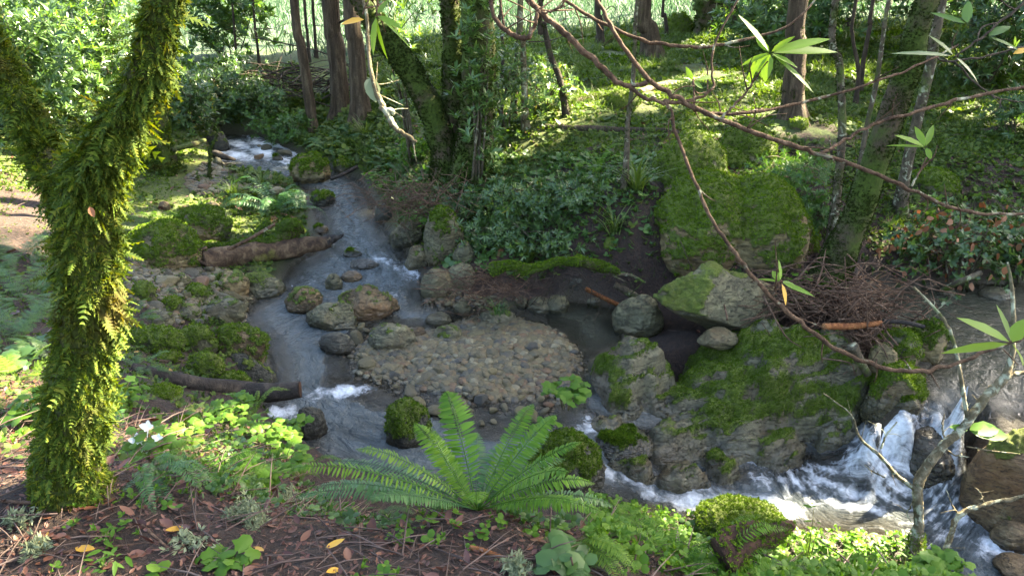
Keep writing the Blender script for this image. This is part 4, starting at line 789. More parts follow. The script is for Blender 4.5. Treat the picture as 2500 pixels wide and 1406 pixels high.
# 1. the shaggy forked tree on the left
b0 = G(165, 1195); t0 = dep(b0)
o = thing('mossy_tree', 'large forked tree on the near left bank, shaggy with hanging yellow-green moss', 'tree', b0)
def pp(l): return np.array([DY(x, y, b0[1]+d) for x, y, d in l])
main = np.vstack([[b0-[0, 0, .15]], pp([(165, 1160, 0), (182, 1000, 0), (205, 850, .02), (215, 700, .03), (212, 560, .03), (222, 440, .0), (268, 345, -.05), (325, 240, -.08), (370, 130, -.1), (398, 20, -.1), (425, -120, -.1)])])
limb = pp([(205, 560, .03), (150, 440, .06), (95, 360, .12), (58, 270, .15), (22, 190, .2), (-30, 90, .25), (-80, -20, .3), (-110, -100, .3)])
mr = np.array([92, 84, 68, 66, 72, 74, 62, 50, 45, 43, 41, 39])*np.array([dep(p) for p in main])/FPX*.9; lr = np.array([50, 46, 38, 34, 31, 30, 28, 26])*np.array([dep(p) for p in limb])/FPX*.9
b = MB(); tv = tube(main, mr, 22, 150, .13, 7, 1.3, True, (.1, .55, 5)); tl = tube(limb, lr, 18, 90, .13, 7, 2.3)
b.add(*tv); b.add(*tl); V, F = b.arr(); link('trunk', mesh('trunk', V-b0, F, M['bark_hang']), o)
rng = np.random.default_rng(5); vis = (V[:, 2] < CZ+.75)*1.0
dens = np.clip(.9+1.9*fbm(V*4.0+3, 3), .12, 1.8)
dens = dens*np.where(V[:, 2] < b0[2]+.20, .25, 1); dens = dens*np.where((V[:, 0] < D(150, 560, t0)[0]) & (V[:, 2] > D(0, 660, t0)[2]) & (V[:, 2] < D(0, 450, t0)[2]), .45, 1)
FE = [t_feather(8, .20, .30), t_feather(6, .26, .5), t_feather(9, .16, .15)]
def hang(n, lo, hi, out, dn, mat, nm):
    p, nn = scatter_on(V-b0, F, n, vis*dens, rng); m = MB(); cl = fbm(p*9+5, 3)
    for k in range(3):
        s = np.arange(n) % 3 == k; kk = s.sum(); d = nrm(nn[s]*(out+.4*rng.random((kk, 1)))+np.array([0, 0, -dn])+.38*rng.normal(size=(kk, 3)))
        L = (lo+(hi-lo)*rng.random(kk)**1.5)*(1+.5*np.clip(cl[s], -.6, 1)); m.add(*inst(FE[k], p[s]-nn[s]*.006, d, nn[s]+.3*rng.normal(size=(kk, 3)), L))
    m.build(nm, M[mat], o)
fuzz(V-b0, F, vis, 9000, .016, M['moss_hang'], o, 'moss', .6, rng); hang(9500, .022, .055, .5, 1.0, 'moss_hang', 'moss'); hang(2600, .04, .085, .7, .8, 'moss_hang', 'moss'); hang(1500, .02, .05, 1.1, .1, 'moss_hang', 'moss')
SHADE.append((o, main[-1]+[.3, .3, 1.6], 1.6))
kl = DY(218, 505, b0[1]-.16)
V2, F2 = inst(t_lance(.28, .1), [kl], [[.35, -.2, -.9]], [[.3, -.8, .5]], [.027]); tag(link('clinging_leaf', mesh('clinging_leaf', V2-kl, F2, M['brown_leaf']), None, kl), 'dead orange-brown leaf caught in the moss of the forked tree', 'leaf')
# 2. other trees
TREES = [
 ('mossy_tree', 'mossy tree close behind the forked one, its foot bright yellow in the sun', (385, 405), [(383, 330), (385, 250), (378, 120), (372, 0)], [46, 36, 32, 30, 28], 'bark_moss', dict(moss=4200, mossmat='moss_hang', mosssz=.035, seed=2., flare=(.2, .55, 5))),
 ('slender_fir', 'slender dark trunk leaning left at the edge of the far bank', (767, 330), [(752, 220), (735, 110), (718, 0)], [19, 17, 16, 15], 'bark_fir', dict(seed=3., ridge=.06, sides=16, flare=(.12, .4, 3))),
 ('fir_tree', 'thick fir trunk with furrowed bark, left of the pair above the stream', (832, 288), [(828, 200), (817, 100), (806, 0)], [36, 29, 28, 27], 'bark_fir', dict(seed=4., ridge=.12, sides=28, flare=(.14, .55, 5), stubs=1)),
 ('fir_tree', 'thick fir trunk with furrowed bark, right of the pair above the stream', (880, 290), [(876, 200), (868, 100), (858, 0)], [35, 28, 26, 26], 'bark_fir', dict(seed=5., ridge=.12, sides=28, flare=(.14, .5, 5))),
 ('thin_fir', 'thin dark far trunk, left of two close together by the meadow', (755, 152), [(750, 80), (743, 0)], [6, 5, 5], 'bark_dark', dict(seed=6., sides=8, stubs=2)),
 ('thin_fir', 'thin dark far trunk, right of two close together by the meadow', (771, 141), [(768, 70), (763, 0)], [6, 5, 5], 'bark_dark', dict(seed=7., sides=8, stubs=2)),
 ('thin_fir', 'thin bare trunk in front of the bright meadow, leftmost of the far ones', (582, 172), [(573, 90), (566, 0)], [5, 4, 4], 'bark_dark', dict(seed=8., sides=8, stubs=3)),
 ('thin_fir', 'thin bare trunk with dead side twigs before the bright meadow', (634, 166), [(625, 80), (617, 0)], [5, 4.5, 4], 'bark_dark', dict(seed=9., sides=8, stubs=4)),
 ('pale_sapling', 'pale twin sapling stem right of the big many-stemmed tree', (1284, 312), [(1280, 200), (1276, 90), (1272, 0)], [13, 11, 9, 8], 'bark_pale', dict(seed=10., sides=10, stubs=1)),
 ('sapling', 'thin greyish stem just left of the pale sapling', (1256, 290), [(1260, 180), (1264, 80), (1268, 0)], [8, 7, 6, 6], 'bark_thin', dict(seed=11., sides=8)),
 ('leaning_sapling', 'dark crooked sapling leaning left behind the shrubs', (1388, 285), [(1368, 200), (1345, 140), (1328, 60), (1320, 0)], [11, 10, 10, 9, 8], 'bark_dark', dict(seed=12., sides=10, moss=250, mosssz=.03)),
 ('speckled_sapling', 'slim lichen-speckled sapling standing alone left of the mossy boulders', (1524, 460), [(1530, 380), (1533, 300), (1545, 200), (1550, 100), (1556, 0)], [11, 10, 8, 8, 7, 7], 'bark_thin', dict(seed=13., sides=10, moss=260, mosssz=.018)),
 ('fir_tree', 'fir with flared furrowed base at the top of the mossy slope', (1594, 142), [(1586, 80), (1572, 0)], [38, 29, 25], 'bark_fir', dict(seed=14., ridge=.16, sides=26, flare=(.2, .55, 6), stubs=2)),
 ('slender_fir', 'straight dark trunk beside a moss hump on the upper slope', (1467, 112), [(1464, 50), (1460, 0)], [15, 12, 11], 'bark_dark', dict(seed=15., sides=14, stubs=3)),
 ('sapling', 'thin sapling next to the round moss hummock', (1632, 88), [(1624, 40), (1620, 0)], [7, 6, 5], 'bark_dark', dict(seed=16., sides=8)),
 ('mossy_tree', 'very thick mossy trunk cut off by the top edge, right of the hummock', (1735, 82), [(1730, 30), (1725, -40)], [52, 40, 38], 'bark_moss', dict(seed=17., sides=24, moss=900, mosssz=.05)),
 ('dark_tree', 'dark trunk right beside the very thick mossy one at the top edge', (1785, 78), [(1783, 20), (1780, -40)], [34, 26, 25], 'bark_dark', dict(seed=18., sides=20)),
 ('dark_tree', 'short-looking dark trunk on the slope behind the sunlit twig leaves', (1938, 285), [(1938, 200), (1945, 110), (1950, 0)], [42, 34, 32, 30], 'bark_fir', dict(seed=19., sides=24, ridge=.1, moss=300, mosssz=.03)),
 ('mossy_sapling', 'thin lichen-spotted stem rising straight in front of the leaning mossy trunk', (2020, 640), [(2040, 500), (2056, 320), (2050, 160), (2040, 0)], [17, 15, 13, 12, 12], 'bark_thin', dict(seed=20., sides=12, moss=1500, mosssz=.014)),
 ('leaning_tree', 'stout mossy trunk leaning to the right over the twig jam', (2010, 700), [(2050, 620), (2095, 520), (2135, 400), (2180, 270), (2225, 140), (2265, 0)], [60, 50, 46, 44, 42, 40, 38], 'bark_moss', dict(seed=21., sides=26, moss=11000, mosssz=.013, flare=(.14, .5, 4), up=[(.45, .1, 1.6), (.5, .1, 2.0)])),
 ('speckled_sapling', 'lichen-grey trunk right of the leaning mossy one', (2195, 520), [(2215, 400), (2245, 270), (2275, 140), (2300, 0)], [18, 17, 17, 17, 16], 'bark_thin', dict(seed=22., sides=14, moss=250, mosssz=.02)),
 ('sapling', 'thin dark stem between the leaning trunk and the speckled stem', (2100, 225), [(2108, 150), (2125, 60), (2132, 0)], [9, 8, 7, 7], 'bark_dark', dict(seed=23., sides=8)),
 ('sapling', 'thin crooked stem left of the leaning trunk, high on the slope', (2088, 260), [(2096, 180), (2082, 90), (2090, 0)], [8, 7, 6, 6], 'bark_dark', dict(seed=24., sides=8)),
 ('sapling', 'grey sapling behind the leaning trunk half way up', (2085, 480), [(2100, 400), (2118, 300), (2140, 200), (2160, 60), (2170, 0)], [10, 9, 8, 8, 7, 7], 'bark_thin', dict(seed=25., sides=9)),
 ('sapling', 'dead mossy snag at the left end of the far shingle', (508, 440), [(512, 380), (525, 340), (535, 310)], [6, 5, 3, 1.5], 'bark_moss', dict(seed=26., sides=8, up=[], moss=200, mosssz=.02)),
 ('bare_sapling', 'thin bare stem at the top edge between the fir pair and the many-stemmed tree', (1225, 200), [(1228, 120), (1218, 40), (1222, 0)], [6, 5, 4, 4], 'bark_dark', dict(seed=27., sides=8)),
]
for nm, lab, base, path, radii, bk, kw in TREES:
    kw = dict(kw); kw.setdefault('up', UP if base[0] > 1400 else [(.1, .1, 3.5), (0, .2, 4.5)])
    o, pts, r, bb = trunk_tree(nm, lab, 'tree', base, path, radii, bk, **kw)
    if len(kw['up']) and r[0] > .05: SHADE.append((o, pts[-1]+([0, 0, -.3] if bb[0] > .8 else [0, 0, 2.5]), 1.5+6*min(r[0], .3)))
# the many-stemmed mossy tree in the middle
b0 = G(1118, 420); t0 = dep(b0)
o = thing('many_stemmed_tree', 'big dark mossy tree with three stems from one foot, on the far bank', 'tree', b0)
V3 = []
for k, (l, r_) in enumerate([([(1100, 430), (1085, 370), (1062, 300), (1030, 220), (980, 140), (925, 70), (885, 0), (850, -70), (815, -130), (700, -420)], [44, 38, 35, 33, 31, 30, 28, 26, 22]),
           ([(1118, 430), (1112, 360), (1108, 260), (1106, 150), (1103, 60), (1098, 0), (1095, -70), (1090, -140), (1070, -500)], [46, 36, 31, 28, 26, 26, 24, 20]),
           ([(1145, 430), (1160, 350), (1166, 260), (1168, 150), (1166, 60), (1163, 0), (1164, -70), (1170, -140), (1200, -500)], [62, 52, 48, 46, 45, 45, 40, 34])]):
    pts = np.array([DY(x, y, b0[1]+(.15 if k == 1 else -.05*k)) for x, y in l]); pts[0] = [pts[0][0], pts[0][1], b0[2]-.15]
    r_ = np.interp(np.linspace(0, 1, len(pts)), np.linspace(0, 1, len(r_)), r_); V, F = tube(pts, .86*r_*np.array([max(dep(p), 5.) for p in pts])/FPX, 22, 110, .12, 4, 3.1+k, True, (.16, .35, 4)); link('stem', mesh('stem', V-b0, F, M['bark_moss']), o)
    fuzz(V-b0, F, (V[:, 2] < CZ+.5)*np.clip(.6+fbm(V*3, 3), .05, 1), 5200, .022, M['moss_shaded'], o, 'moss', .4, np.random.default_rng(40+k))
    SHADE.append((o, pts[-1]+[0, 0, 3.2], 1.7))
# ------------------------------------------------------------------ logs and sticks
def log(name, label, cat, pts, radii, bark, depthwise=None, sides=16, bump_=.16, seed=1., n=60, moss=0, freq=6, ridge=0., lift=.5, group=None, end=None):
    """pts: pixels on the ground (px,py) with the log lying on it, or (px,py,h)"""
    W_ = []
    for q in pts:
        p = G(q[0], q[1], True) if len(q) == 2 else P(*q); W_.append(p)
    W_ = np.array(W_); r = np.array([rr*dep(p)/FPX for rr, p in zip(radii, W_)]); W_[:, 2] += r*lift
    org = W_.mean(0); V, F = tube(W_, r, sides, n, bump_, freq, seed, True, None, ridge)
    o = link(name, mesh(name, V-org, F, M[bark]), None, org); tag(o, label, cat, group)
    if moss: fuzz(V-org, F, np.clip(vnorm(V, F)[:, 2]+.3+fbm(V*5+seed, 3)*.9, 0, 1), moss, .012, M['moss_fuzz'], o)
    if end:
        c = W_[-1]-org; d = nrm(W_[-1]-W_[-2]); A = nrm(np.cross(d, [0, 0, 1])); B = np.cross(A, d); th = np.linspace(0, 2*np.pi, 20, endpoint=False)
        ring = c+d*.004+(A[None]*np.cos(th)[:, None]+B[None]*np.sin(th)[:, None])*r[-1]*.95*(1+.06*np.sin(th*3))[:, None]
        VV = np.vstack([ring, c+d*.006]); link('cut_face', mesh('cut_face', VV, [np.stack([np.arange(20), (np.arange(20)+1) % 20, np.full(20, 20)], 1)], M[end]), o)
    return o, W_, r, org
o, W_, r, org = log('drift_log', 'weathered reddish driftwood log with a broken dark end reaching into the stream', 'log', [(495, 650, .93), (560, 640, .92), (640, 628, .90), (710, 618, .89), (770, 606, .90), (808, 597, .92)], [30, 27, 25, 22, 20, 13], 'log_drift', seed=2., bump_=.22, n=90, sides=26, ridge=.08)
for k, (dx, dz, L) in enumerate([(0, .05, .16), (.02, -.01, .1), (-.03, .02, .08)]):
    q = W_[-1]+[-.03, dx, dz*.5]; V, F = tube([q, q+[L*.6, .02, .01], q+[L, .01, .03+dz*.4]], [.04, .026, .004], 7, 14, .4, 22, k); link('splinter', mesh('splinter', V-org, F, M['log_wet']), o)
bb = MB(); rng = np.random.default_rng(8)
for k in range(26):
    q = W_[0]+[rng.uniform(-.10, .05), rng.normal()*.05, rng.normal()*.05]; d = np.array([-.10-.08*rng.random(), .05*rng.normal(), .04*rng.normal()]); bb.add(*tube([q-d*.6, q+d*.5, q+d+[0, 0, -.02*rng.random()]], [.014, .010, .003], 5, 6, .3, 30, k))
link('splintered_end', mesh('splintered_end', bb.arr()[0]-org, bb.arr()[1], M['log_drift']), o)
log('cut_log', 'dark sawn-off log running from the shaggy tree to the water', 'log', [(322, 905), (400, 925), (500, 948), (580, 958, 1.02), (660, 968, .99), (733, 960, 1.0)], [14, 16, 19, 22, 23, 21], 'log_wet', seed=3., bump_=.09, end='rot', n=80)
log('thin_log', 'thin dark half-buried branch behind the cut log', 'branch', [(330, 870), (410, 885), (480, 880), (545, 872)], [4, 5, 4, 3], 'bark_dark', seed=4., sides=8)
log('bare_stick', 'bare brown stick leaning on the mossy roots by the drift log', 'stick', [(548, 617, 1.02), (610, 585, 1.12), (672, 549, 1.22)], [5, 4.5, 4], 'bark_twig', seed=5., sides=8, bump_=.1)
def roots(name, label, cat, branches, bark, moss, seed, mossmat='moss_fuzz', sz=.012):
    bb = MB(); org = None
    for k, (pts, rr) in enumerate(branches):
        W_ = np.array([P(*q) for q in pts]); org = W_[0] if org is None else org
        bb.add(*tube(W_, [x*dep(W_[0])/FPX for x in rr], 12, 12*len(pts), .28, 14, seed+k))
    V, F = bb.arr(); o = link(name, mesh(name, V-org, F, M[bark]), None, org); tag(o, label, cat)
    if moss: fuzz(V-org, F, np.clip(vnorm(V, F)[:, 2]*.6+.55+fbm(V*6, 3)*.6, 0, 1), moss, sz, M[mossmat], o)
    return o
roots('mossy_roots', 'tangle of thick moss-wrapped roots under the streamside sword fern', 'roots', [([(500, 600, 1.0), (560, 605, 1.0), (620, 595, 1.02), (690, 590, 1.0)], [13, 14, 15, 10]), ([(620, 590, 1.02), (640, 560, 1.1), (655, 540, 1.18)], [12, 11, 8]), ([(660, 590, 1.0), (700, 570, 1.06), (735, 560, 1.05)], [15, 16, 9]), ([(680, 560, 1.1), (710, 548, 1.15), (740, 565, 1.0)], [14, 15, 8]), ([(715, 590, .95), (728, 560, 1.05), (720, 535, 1.15)], [9, 9, 6]), ([(640, 600, .98), (690, 605, .95), (725, 590, .95)], [11, 12, 8])], 'bark_moss', 4200, 1.)
roots('mossy_branch', 'crooked moss-coated branch along the foot of the undercut bank', 'branch', [([(1200, 660, 1.12), (1240, 650, 1.16), (1290, 655, 1.14), (1320, 645, 1.15)], [16, 13, 9, 6]), ([(1255, 668, 1.1), (1300, 662, 1.12), (1360, 640, 1.18), (1420, 640, 1.2)], [7, 9, 10, 9]), ([(1405, 632, 1.2), (1440, 645, 1.17), (1475, 652, 1.14), (1512, 665, 1.1)], [11, 13, 11, 5]), ([(1450, 640, 1.16), (1470, 662, 1.1)], [9, 5])], 'bark_moss', 3000, 2.)
roots('dead_branch', 'grey twisted branch below the mossy branch at the pool bank', 'branch', [([(1440, 655, 1.1), (1490, 668, 1.08), (1540, 672, 1.06), (1575, 690, 1.03)], [4, 4, 3.5, 3]), ([(1490, 668, 1.08), (1530, 690, 1.0)], [3, 2])], 'bark_thin', 0, 3.)
log('orange_stick', 'orange-brown broken stick slanting into the still pool', 'stick', [(1430, 708, .88), (1470, 728, .80), (1512, 748, .72)], [6, 6, 5], 'log_rust', seed=6., sides=9, bump_=.1)
log('grey_log', 'short grey log end poking out beside the rounded boulder', 'log', [(1500, 700, .95), (1530, 716, .90), (1560, 735, .85)], [9, 11, 10], 'bark_thin', seed=7., sides=12)
log('rotten_log', 'dark rotten stump of a log between the ferns on the near right bank', 'log', [(1755, 1375, 1.64), (1820, 1335, 1.68), (1880, 1315, 1.70), (1938, 1282, 1.76)], [48, 40, 27, 10], 'rot', seed=8., bump_=.35, sides=26, n=60, freq=9, moss=300)
log('fallen_log', 'sunlit moss-yellow fallen log across the middle of the slope', 'log', [(1290, 285), (1370, 262), (1450, 246), (1500, 238)], [9, 12, 12, 10], 'bark_moss', seed=9., moss=1500)
log('fallen_log', 'pale broken log lying in the sunny strip right of the moss mound', 'log', [(1560, 228), (1640, 208), (1720, 200), (1760, 196)], [7, 9, 8, 4], 'bark_pale', seed=10.)
log('fallen_log', 'long dark fallen log on the slope behind the shrubs', 'log', [(1330, 312), (1430, 318), (1530, 322), (1625, 322)], [6, 8, 8, 6], 'bark_dark', seed=11., moss=200)
log('fallen_branch', 'thin reddish branch lying below the dark fallen log', 'branch', [(1510, 348), (1570, 342), (1640, 330)], [3, 4, 2], 'bark_twig', seed=12., sides=7)
log('fallen_log', 'dark fallen branch at the right edge of the slope', 'log', [(2400, 325), (2450, 318), (2520, 310)], [7, 9, 9], 'bark_dark', seed=13.)
log('wet_branch', 'dark branch lying from the tan boulder into the stream', 'branch', [(808, 440, 1.02), (845, 425, 1.06), (872, 410, 1.1)], [4, 5, 5], 'log_wet', seed=14., sides=8)
log('snag', 'black forked snag in the far riffle', 'branch', [(505, 372, 1.2), (540, 385, 1.2), (575, 392, 1.14)], [9, 9, 3], 'log_wet', seed=15., sides=9)
log('fallen_branch', 'moss-green branch along the foot of the far left bank', 'branch', [(425, 368, 1.45), (465, 358, 1.42), (500, 345, 1.4)], [6, 7, 4], 'bark_moss', seed=16., sides=9)
log('fallen_branch', 'grey branch on the dark bank below the brown-leaved shrub', 'branch', [(2300, 712, 1.0), (2340, 692, 1.12), (2395, 668, 1.2)], [7, 7, 6], 'bark_thin', seed=17., sides=9)
log('black_stick', 'straight black stick lying on top of the moss-topped grey rock', 'stick', [(2155, 786, 1.02), (2210, 790, 1.02), (2256, 800, 1.0)], [6, 6, 5], 'log_wet', seed=18., sides=9)
log('brown_stick', 'thick orange-brown stick on the front of the twig jam', 'stick', [(2010, 800, 1.1), (2080, 800, 1.06), (2150, 792, 1.04)], [8, 8, 7], 'log_rust', seed=19., sides=10, bump_=.08)
log('broken_stick', 'grey stick hanging down the right shoulder of the huge outcrop', 'stick', [(2080, 850, 1.0), (2095, 880, .9), (2118, 918, .78)], [13, 12, 9], 'bark_thin', seed=20., sides=10)
# brush piles
def brush(name, label, cat, ell, n, r0, r1, L0, L1, mat, seed, flat=.5):
    (px, py, h, rx, ry, rz) = ell; c = P(px, py, h); rng = np.random.default_rng(seed); bb = MB(); sc = dep(c)/FPX
    for k in range(n):
        q = c+rng.normal(size=3)*np.array([rx*sc, ry*sc, rz*sc])*.5; g_ = H1(q[0], q[1]); q[2] = max(q[2], g_+.01)
        a = rng.normal()*.7+(0 if rng.random() < .7 else 1.5); L = rng.uniform(L0, L1); d = np.array([math.cos(a), math.sin(a), rng.normal()*flat*.6])*L; r = rng.uniform(r0, r1)
        m_ = q+rng.normal(size=3)*L*.12
        bb.add(*tube([q-d/2, m_, q+d/2], [r, r*.9, r*.4], 5, 7))
    V, F = bb.arr(); return tag(link(name, mesh(name, V-c, F, M[mat]), None, c), label, cat)
brush('twig_jam', 'heap of dead twigs jammed against the foot of the leaning trunk', 'twig heap', (2040, 745, 1.02, 180, 110, 65), 380, .002, .007, .15, .6, 'twigs', 1, .7)
brush('twig_jam', 'clump of reddish twigs hanging down between the huge outcrop and the pale rocks', 'twig heap', (2110, 830, .92, 60, 60, 80), 140, .002, .006, .1, .35, 'twigs', 2, 1.4)
brush('root_tangle', 'mat of fine dead roots and twigs at the head of the gravel bar', 'twig heap', (1180, 705, .96, 110, 60, 40), 130, .0015, .004, .1, .45, 'twigs', 3, .6)
brush('brush_pile', 'pile of bare dead branches on the dark ground below the meadow', 'brush pile', (725, 195, 1.8, 110, 36, 16), 60, .005, .013, .5, 1.8, 'bark_dark', 4, .4)
brush('root_tangle', 'dark tangle of roots hanging under the undercut bank', 'twig heap', (1400, 690, 1.0, 200, 40, 50), 70, .0015, .004, .1, .4, 'bark_dark', 5, 1.2)
brush('dead_twigs', 'dead brown twigs beneath the shrubs above the stream bend', 'twig heap', (1010, 490, 1.35, 130, 60, 60), 200, .0015, .004, .15, .5, 'twigs', 6, 1.)
# ------------------------------------------------------------------ overhanging bare branches close to the camera
def branch_thing(name, label, cat, stems, bark, leaves=None, base=None, sides=9, tw=1.1):
    """stems: list of ([(px,py,depth)], [radius px]); first one is the branch, others are its side branches"""
    org = D(*stems[0][0][0]) if base is None else base; o = thing(name, label, cat, org); rng = np.random.default_rng(len(stems)*7+int(stems[0][0][0][0]))
    for k, (l, r) in enumerate(stems):
        pts = np.array([D(*q) for q in l]); rr = .86*np.array(r, float)*l[0][2]/FPX; n = 10*len(l); c_ = catmull(pts, 5*len(l)); c_[1:-1] += fbm(c_[1:-1]*9+k, 2)[:, None]*rng.normal(size=(len(c_)-2, 3))*.005; bq = MB(); bq.add(*tube(c_, np.interp(np.linspace(0, 1, len(c_)), np.linspace(0, 1, len(rr)), rr)*(1+.06*rng.normal(size=len(c_))), sides, 3*len(c_), .22, 60, k*3.+1))
        for _ in range(int(len(l)*tw*.7)):
            i_ = int(rng.integers(3, len(c_)-1)); q0 = c_[i_]; Lq = rng.uniform(.02, .13); dq = nrm(nrm(c_[i_]-c_[i_-1])*.6+rng.normal(size=3)*.7)*Lq; bq.add(*tube([q0, q0+dq*.5+rng.normal(size=3)*Lq*.08, q0+dq+rng.normal(size=3)*Lq*.15], [.0022, .0017, .0008], 5, 8, .2, 80, _))
        V, F = bq.arr()
        nm = 'branch' if k == 0 else 'side_branch'
        link(nm, mesh(nm, V-org, F, M[bark]), o)
    for (px, py, dp, ls, mat) in leaves or []:
        c = D(px, py, dp); bb = MB()
        for (ex, ey, ed, wd) in ls:             # leaf tips in pixels relative to the base
            tip = D(px+ex, py+ey, dp+ed); d = tip-c; L = np.linalg.norm(d); N = nrm(np.array([rng.normal()*.5, -.55, .8])); bb.add(*inst(t_lance(wd*.82, .10, .22), [c+d*.05], [d], [N], [L*.95]))
        V, F = bb.arr(); link('leaf_spray', mesh('leaf_spray', V-org, F, M[mat]), o)
    return o
B = 2.1
branch_thing('overhanging_branch', 'long brown branch sweeping from the top centre to the right edge, carrying sunlit leaves', 'branch',
 [([(1250, -60, B), (1300, 10, B), (1360, 65, B), (1420, 120, B), (1490, 185, B), (1530, 210, B), (1580, 200, B)], [10, 10, 9, 9, 8, 7, 6]),
  ([(1545, -200, B), (1455, -40, B), (1480, 40, B), (1520, 110, B), (1578, 188, B), (1650, 240, B), (1720, 275, B), (1850, 328, B), (1960, 362, B), (2060, 395, B), (2200, 450, B), (2300, 498, B), (2400, 522, B), (2560, 522, B)], [6, 6, 6, 6, 7, 7, 7, 7, 6.5, 6, 5.5, 5, 4.5, 4]),
  ([(1535, 212, B), (1580, 240, B), (1640, 250, B), (1700, 240, B), (1735, 215, B), (1742, 120, B), (1790, 20, B), (1840, -60, B)], [6, 6, 5, 4, 3.5, 3, 3, 3]),
  ([(1655, 245, B), (1720, 275, B+.02), (1830, 275, B+.05), (1960, 250, B+.1), (2100, 212, B+.1), (2240, 160, B+.15), (2340, 110, B+.2)], [5, 5, 5, 4.5, 4, 3, 2.5]),
  ([(1995, 378, B), (2060, 345, B+.05), (2140, 300, B+.08), (2240, 272, B+.1), (2360, 240, B+.12), (2560, 200, B+.15)], [4, 4.5, 5, 5, 5, 5]),
  ([(1760, 290, B), (1800, 250, B), (1835, 205, B), (1875, 150, B-.03)], [4, 3.5, 3, 2]),
  ([(1694, 260, B), (1694, 225, B), (1692, 195, B)], [3.5, 3, 2.5]),
  ([(2225, 455, B), (2245, 420, B), (2262, 385, B)], [3, 2.5, 2])],
 'bark_twig', [
  (1880, 130, B-.03, [(-70, -100, .0, .12), (60, -45, -.02, .16), (-35, -40, .02, .2), (150, -45, -.02, .13), (170, -15, 0, .12), (70, 30, -.03, .17), (-35, 12, .02, .24), (115, 88, -.03, .09), (-75, 28, .03, .14), (-60, 62, .02, .14), (-15, 70, .0, .3)], 'big_leaf'),
  (1692, 198, B, [(-18, -35, 0, .22), (90, -22, .02, .1), (-60, -8, .03, .1), (25, 18, 0, .25)], 'big_leaf'),
  (2260, 360, B, [(-25, -52, 0, .2), (-70, -35, -.03, .12), (20, -60, .03, .13), (-95, -10, .04, .07), (15, 30, 0, .3)], 'big_leaf'),
  (1850, 135, B+.05, [(10, 55, 0, .25), (-20, 65, 0, .15)], 'big_leaf')])
B = 2.0
branch_thing('hanging_branch', 'thin brown branch hanging in a long arc down to the huge outcrop', 'branch',
 [([(1628, 246, B+.1), (1650, 320, B+.1), (1690, 430, B+.06), (1740, 540, B+.03), (1800, 625, B), (1850, 690, B), (1920, 760, B), (2000, 822, B), (2090, 875, B), (2200, 906, B), (2310, 895, B), (2400, 862, B), (2480, 830, B), (2560, 790, B)], [5, 5, 5, 5, 5.5, 6, 6, 6, 6, 6, 5.5, 5, 5, 4]),
  ([(1885, 722, B), (1900, 700, B), (1905, 685, B)], [3, 3, 2])],
 'bark_twig', [(1905, 688, B, [(0, -55, 0, .17), (-55, -10, .02, .12), (85, 32, -.02, .1), (-20, -30, .04, .25), (40, 5, .03, .12)], 'big_leaf'), (1908, 690, B, [(15, 55, 0, .2)], 'yellow'),
  (2470, 838, B-.25, [(-120, -70, -.05, .11), (-170, 18, .02, .09), (30, -60, 0, .35), (40, 50, -.1, .12), (-30, -100, .05, .1)], 'big_leaf')])
B = 1.9
branch_thing('curved_branch', 'pale lichen-flecked branch bending up in a U at the top centre', 'branch',
 [([(1190, -60, B), (1205, 35, B), (1235, 75, B), (1275, 93, B), (1295, 85, B), (1312, 40, B), (1312, 20, B)], [6, 6.5, 7, 7, 7, 6, 5]), ([(1328, 30, B), (1350, 28, B), (1375, 10, B), (1390, -40, B)], [3, 3, 3, 3]), ([(1232, 72, B), (1225, 30, B), (1215, -40, B)], [3, 3.5, 4])], 'bark_twig')
B = 2.2
branch_thing('overhanging_twig', 'slim reddish branch crossing the top from the meadow towards the sunlit leaf spray', 'branch',
 [([(1330, -60, B), (1390, 10, B), (1470, 55, B), (1560, 95, B), (1650, 112, B), (1740, 112, B), (1840, 92, B), (1930, 60, B), (2010, -20, B)], [4.5, 5, 5, 5, 5, 5, 4, 3, 3])], 'bark_twig')
B = 2.6
branch_thing('lichen_branch', 'dead pale branch crusted with lichen hanging before the fir pair', 'branch',
 [([(890, -60, B), (895, 60, B), (905, 170, B), (925, 240, B), (945, 285, B), (975, 320, B), (1017, 346, B)], [4, 5, 6, 8, 9, 7, 4]), ([(940, 272, B), (955, 268, B), (962, 280, B)], [6, 6, 4])], 'bark_pale', [(905, 190, B, [(14, 20, 0, .4), (-10, 35, 0, .4), (12, 60, 0, .4)], 'lichen')])
B = 1.7
branch_thing('leaf_twig', 'twig at the top edge with one orange and several green hanging leaves', 'twig',
 [([(930, -80, B), (922, 0, B), (918, 40, B)], [3, 3, 2]), ([(930, -60, B), (895, 10, B), (885, 38, B)], [2, 2, 2])], 'bark_twig',
 [(892, 48, B, [(-62, 8, 0, .25)], 'yellow'), (918, 38, B, [(65, 30, 0, .16), (-12, 95, 0, .13), (20, 112, .05, .12), (95, 75, .1, .07), (30, -40, 0, .15)], 'big_leaf')])
B = 1.75
branch_thing('leaf_twig', 'dim leafy twig in the upper right corner close to the lens', 'twig',
 [([(2560, -40, B), (2460, 40, B), (2390, 95, B), (2330, 140, B)], [4, 4, 3, 2])], 'bark_dark',
 [(2362, 60, B, [(0, -60, 0, .3), (-90, -35, .05, .1)], 'herb_dark'), (2330, 138, B, [(-150, -18, 0, .07), (-60, -60, .05, .1), (70, 60, .05, .1)], 'bay'), (2410, 90, B, [(60, -30, 0, .25), (90, 30, 0, .12)], 'herb_dark'), (2510, 120, B, [(-35, 10, 0, .3)], 'yellow')])
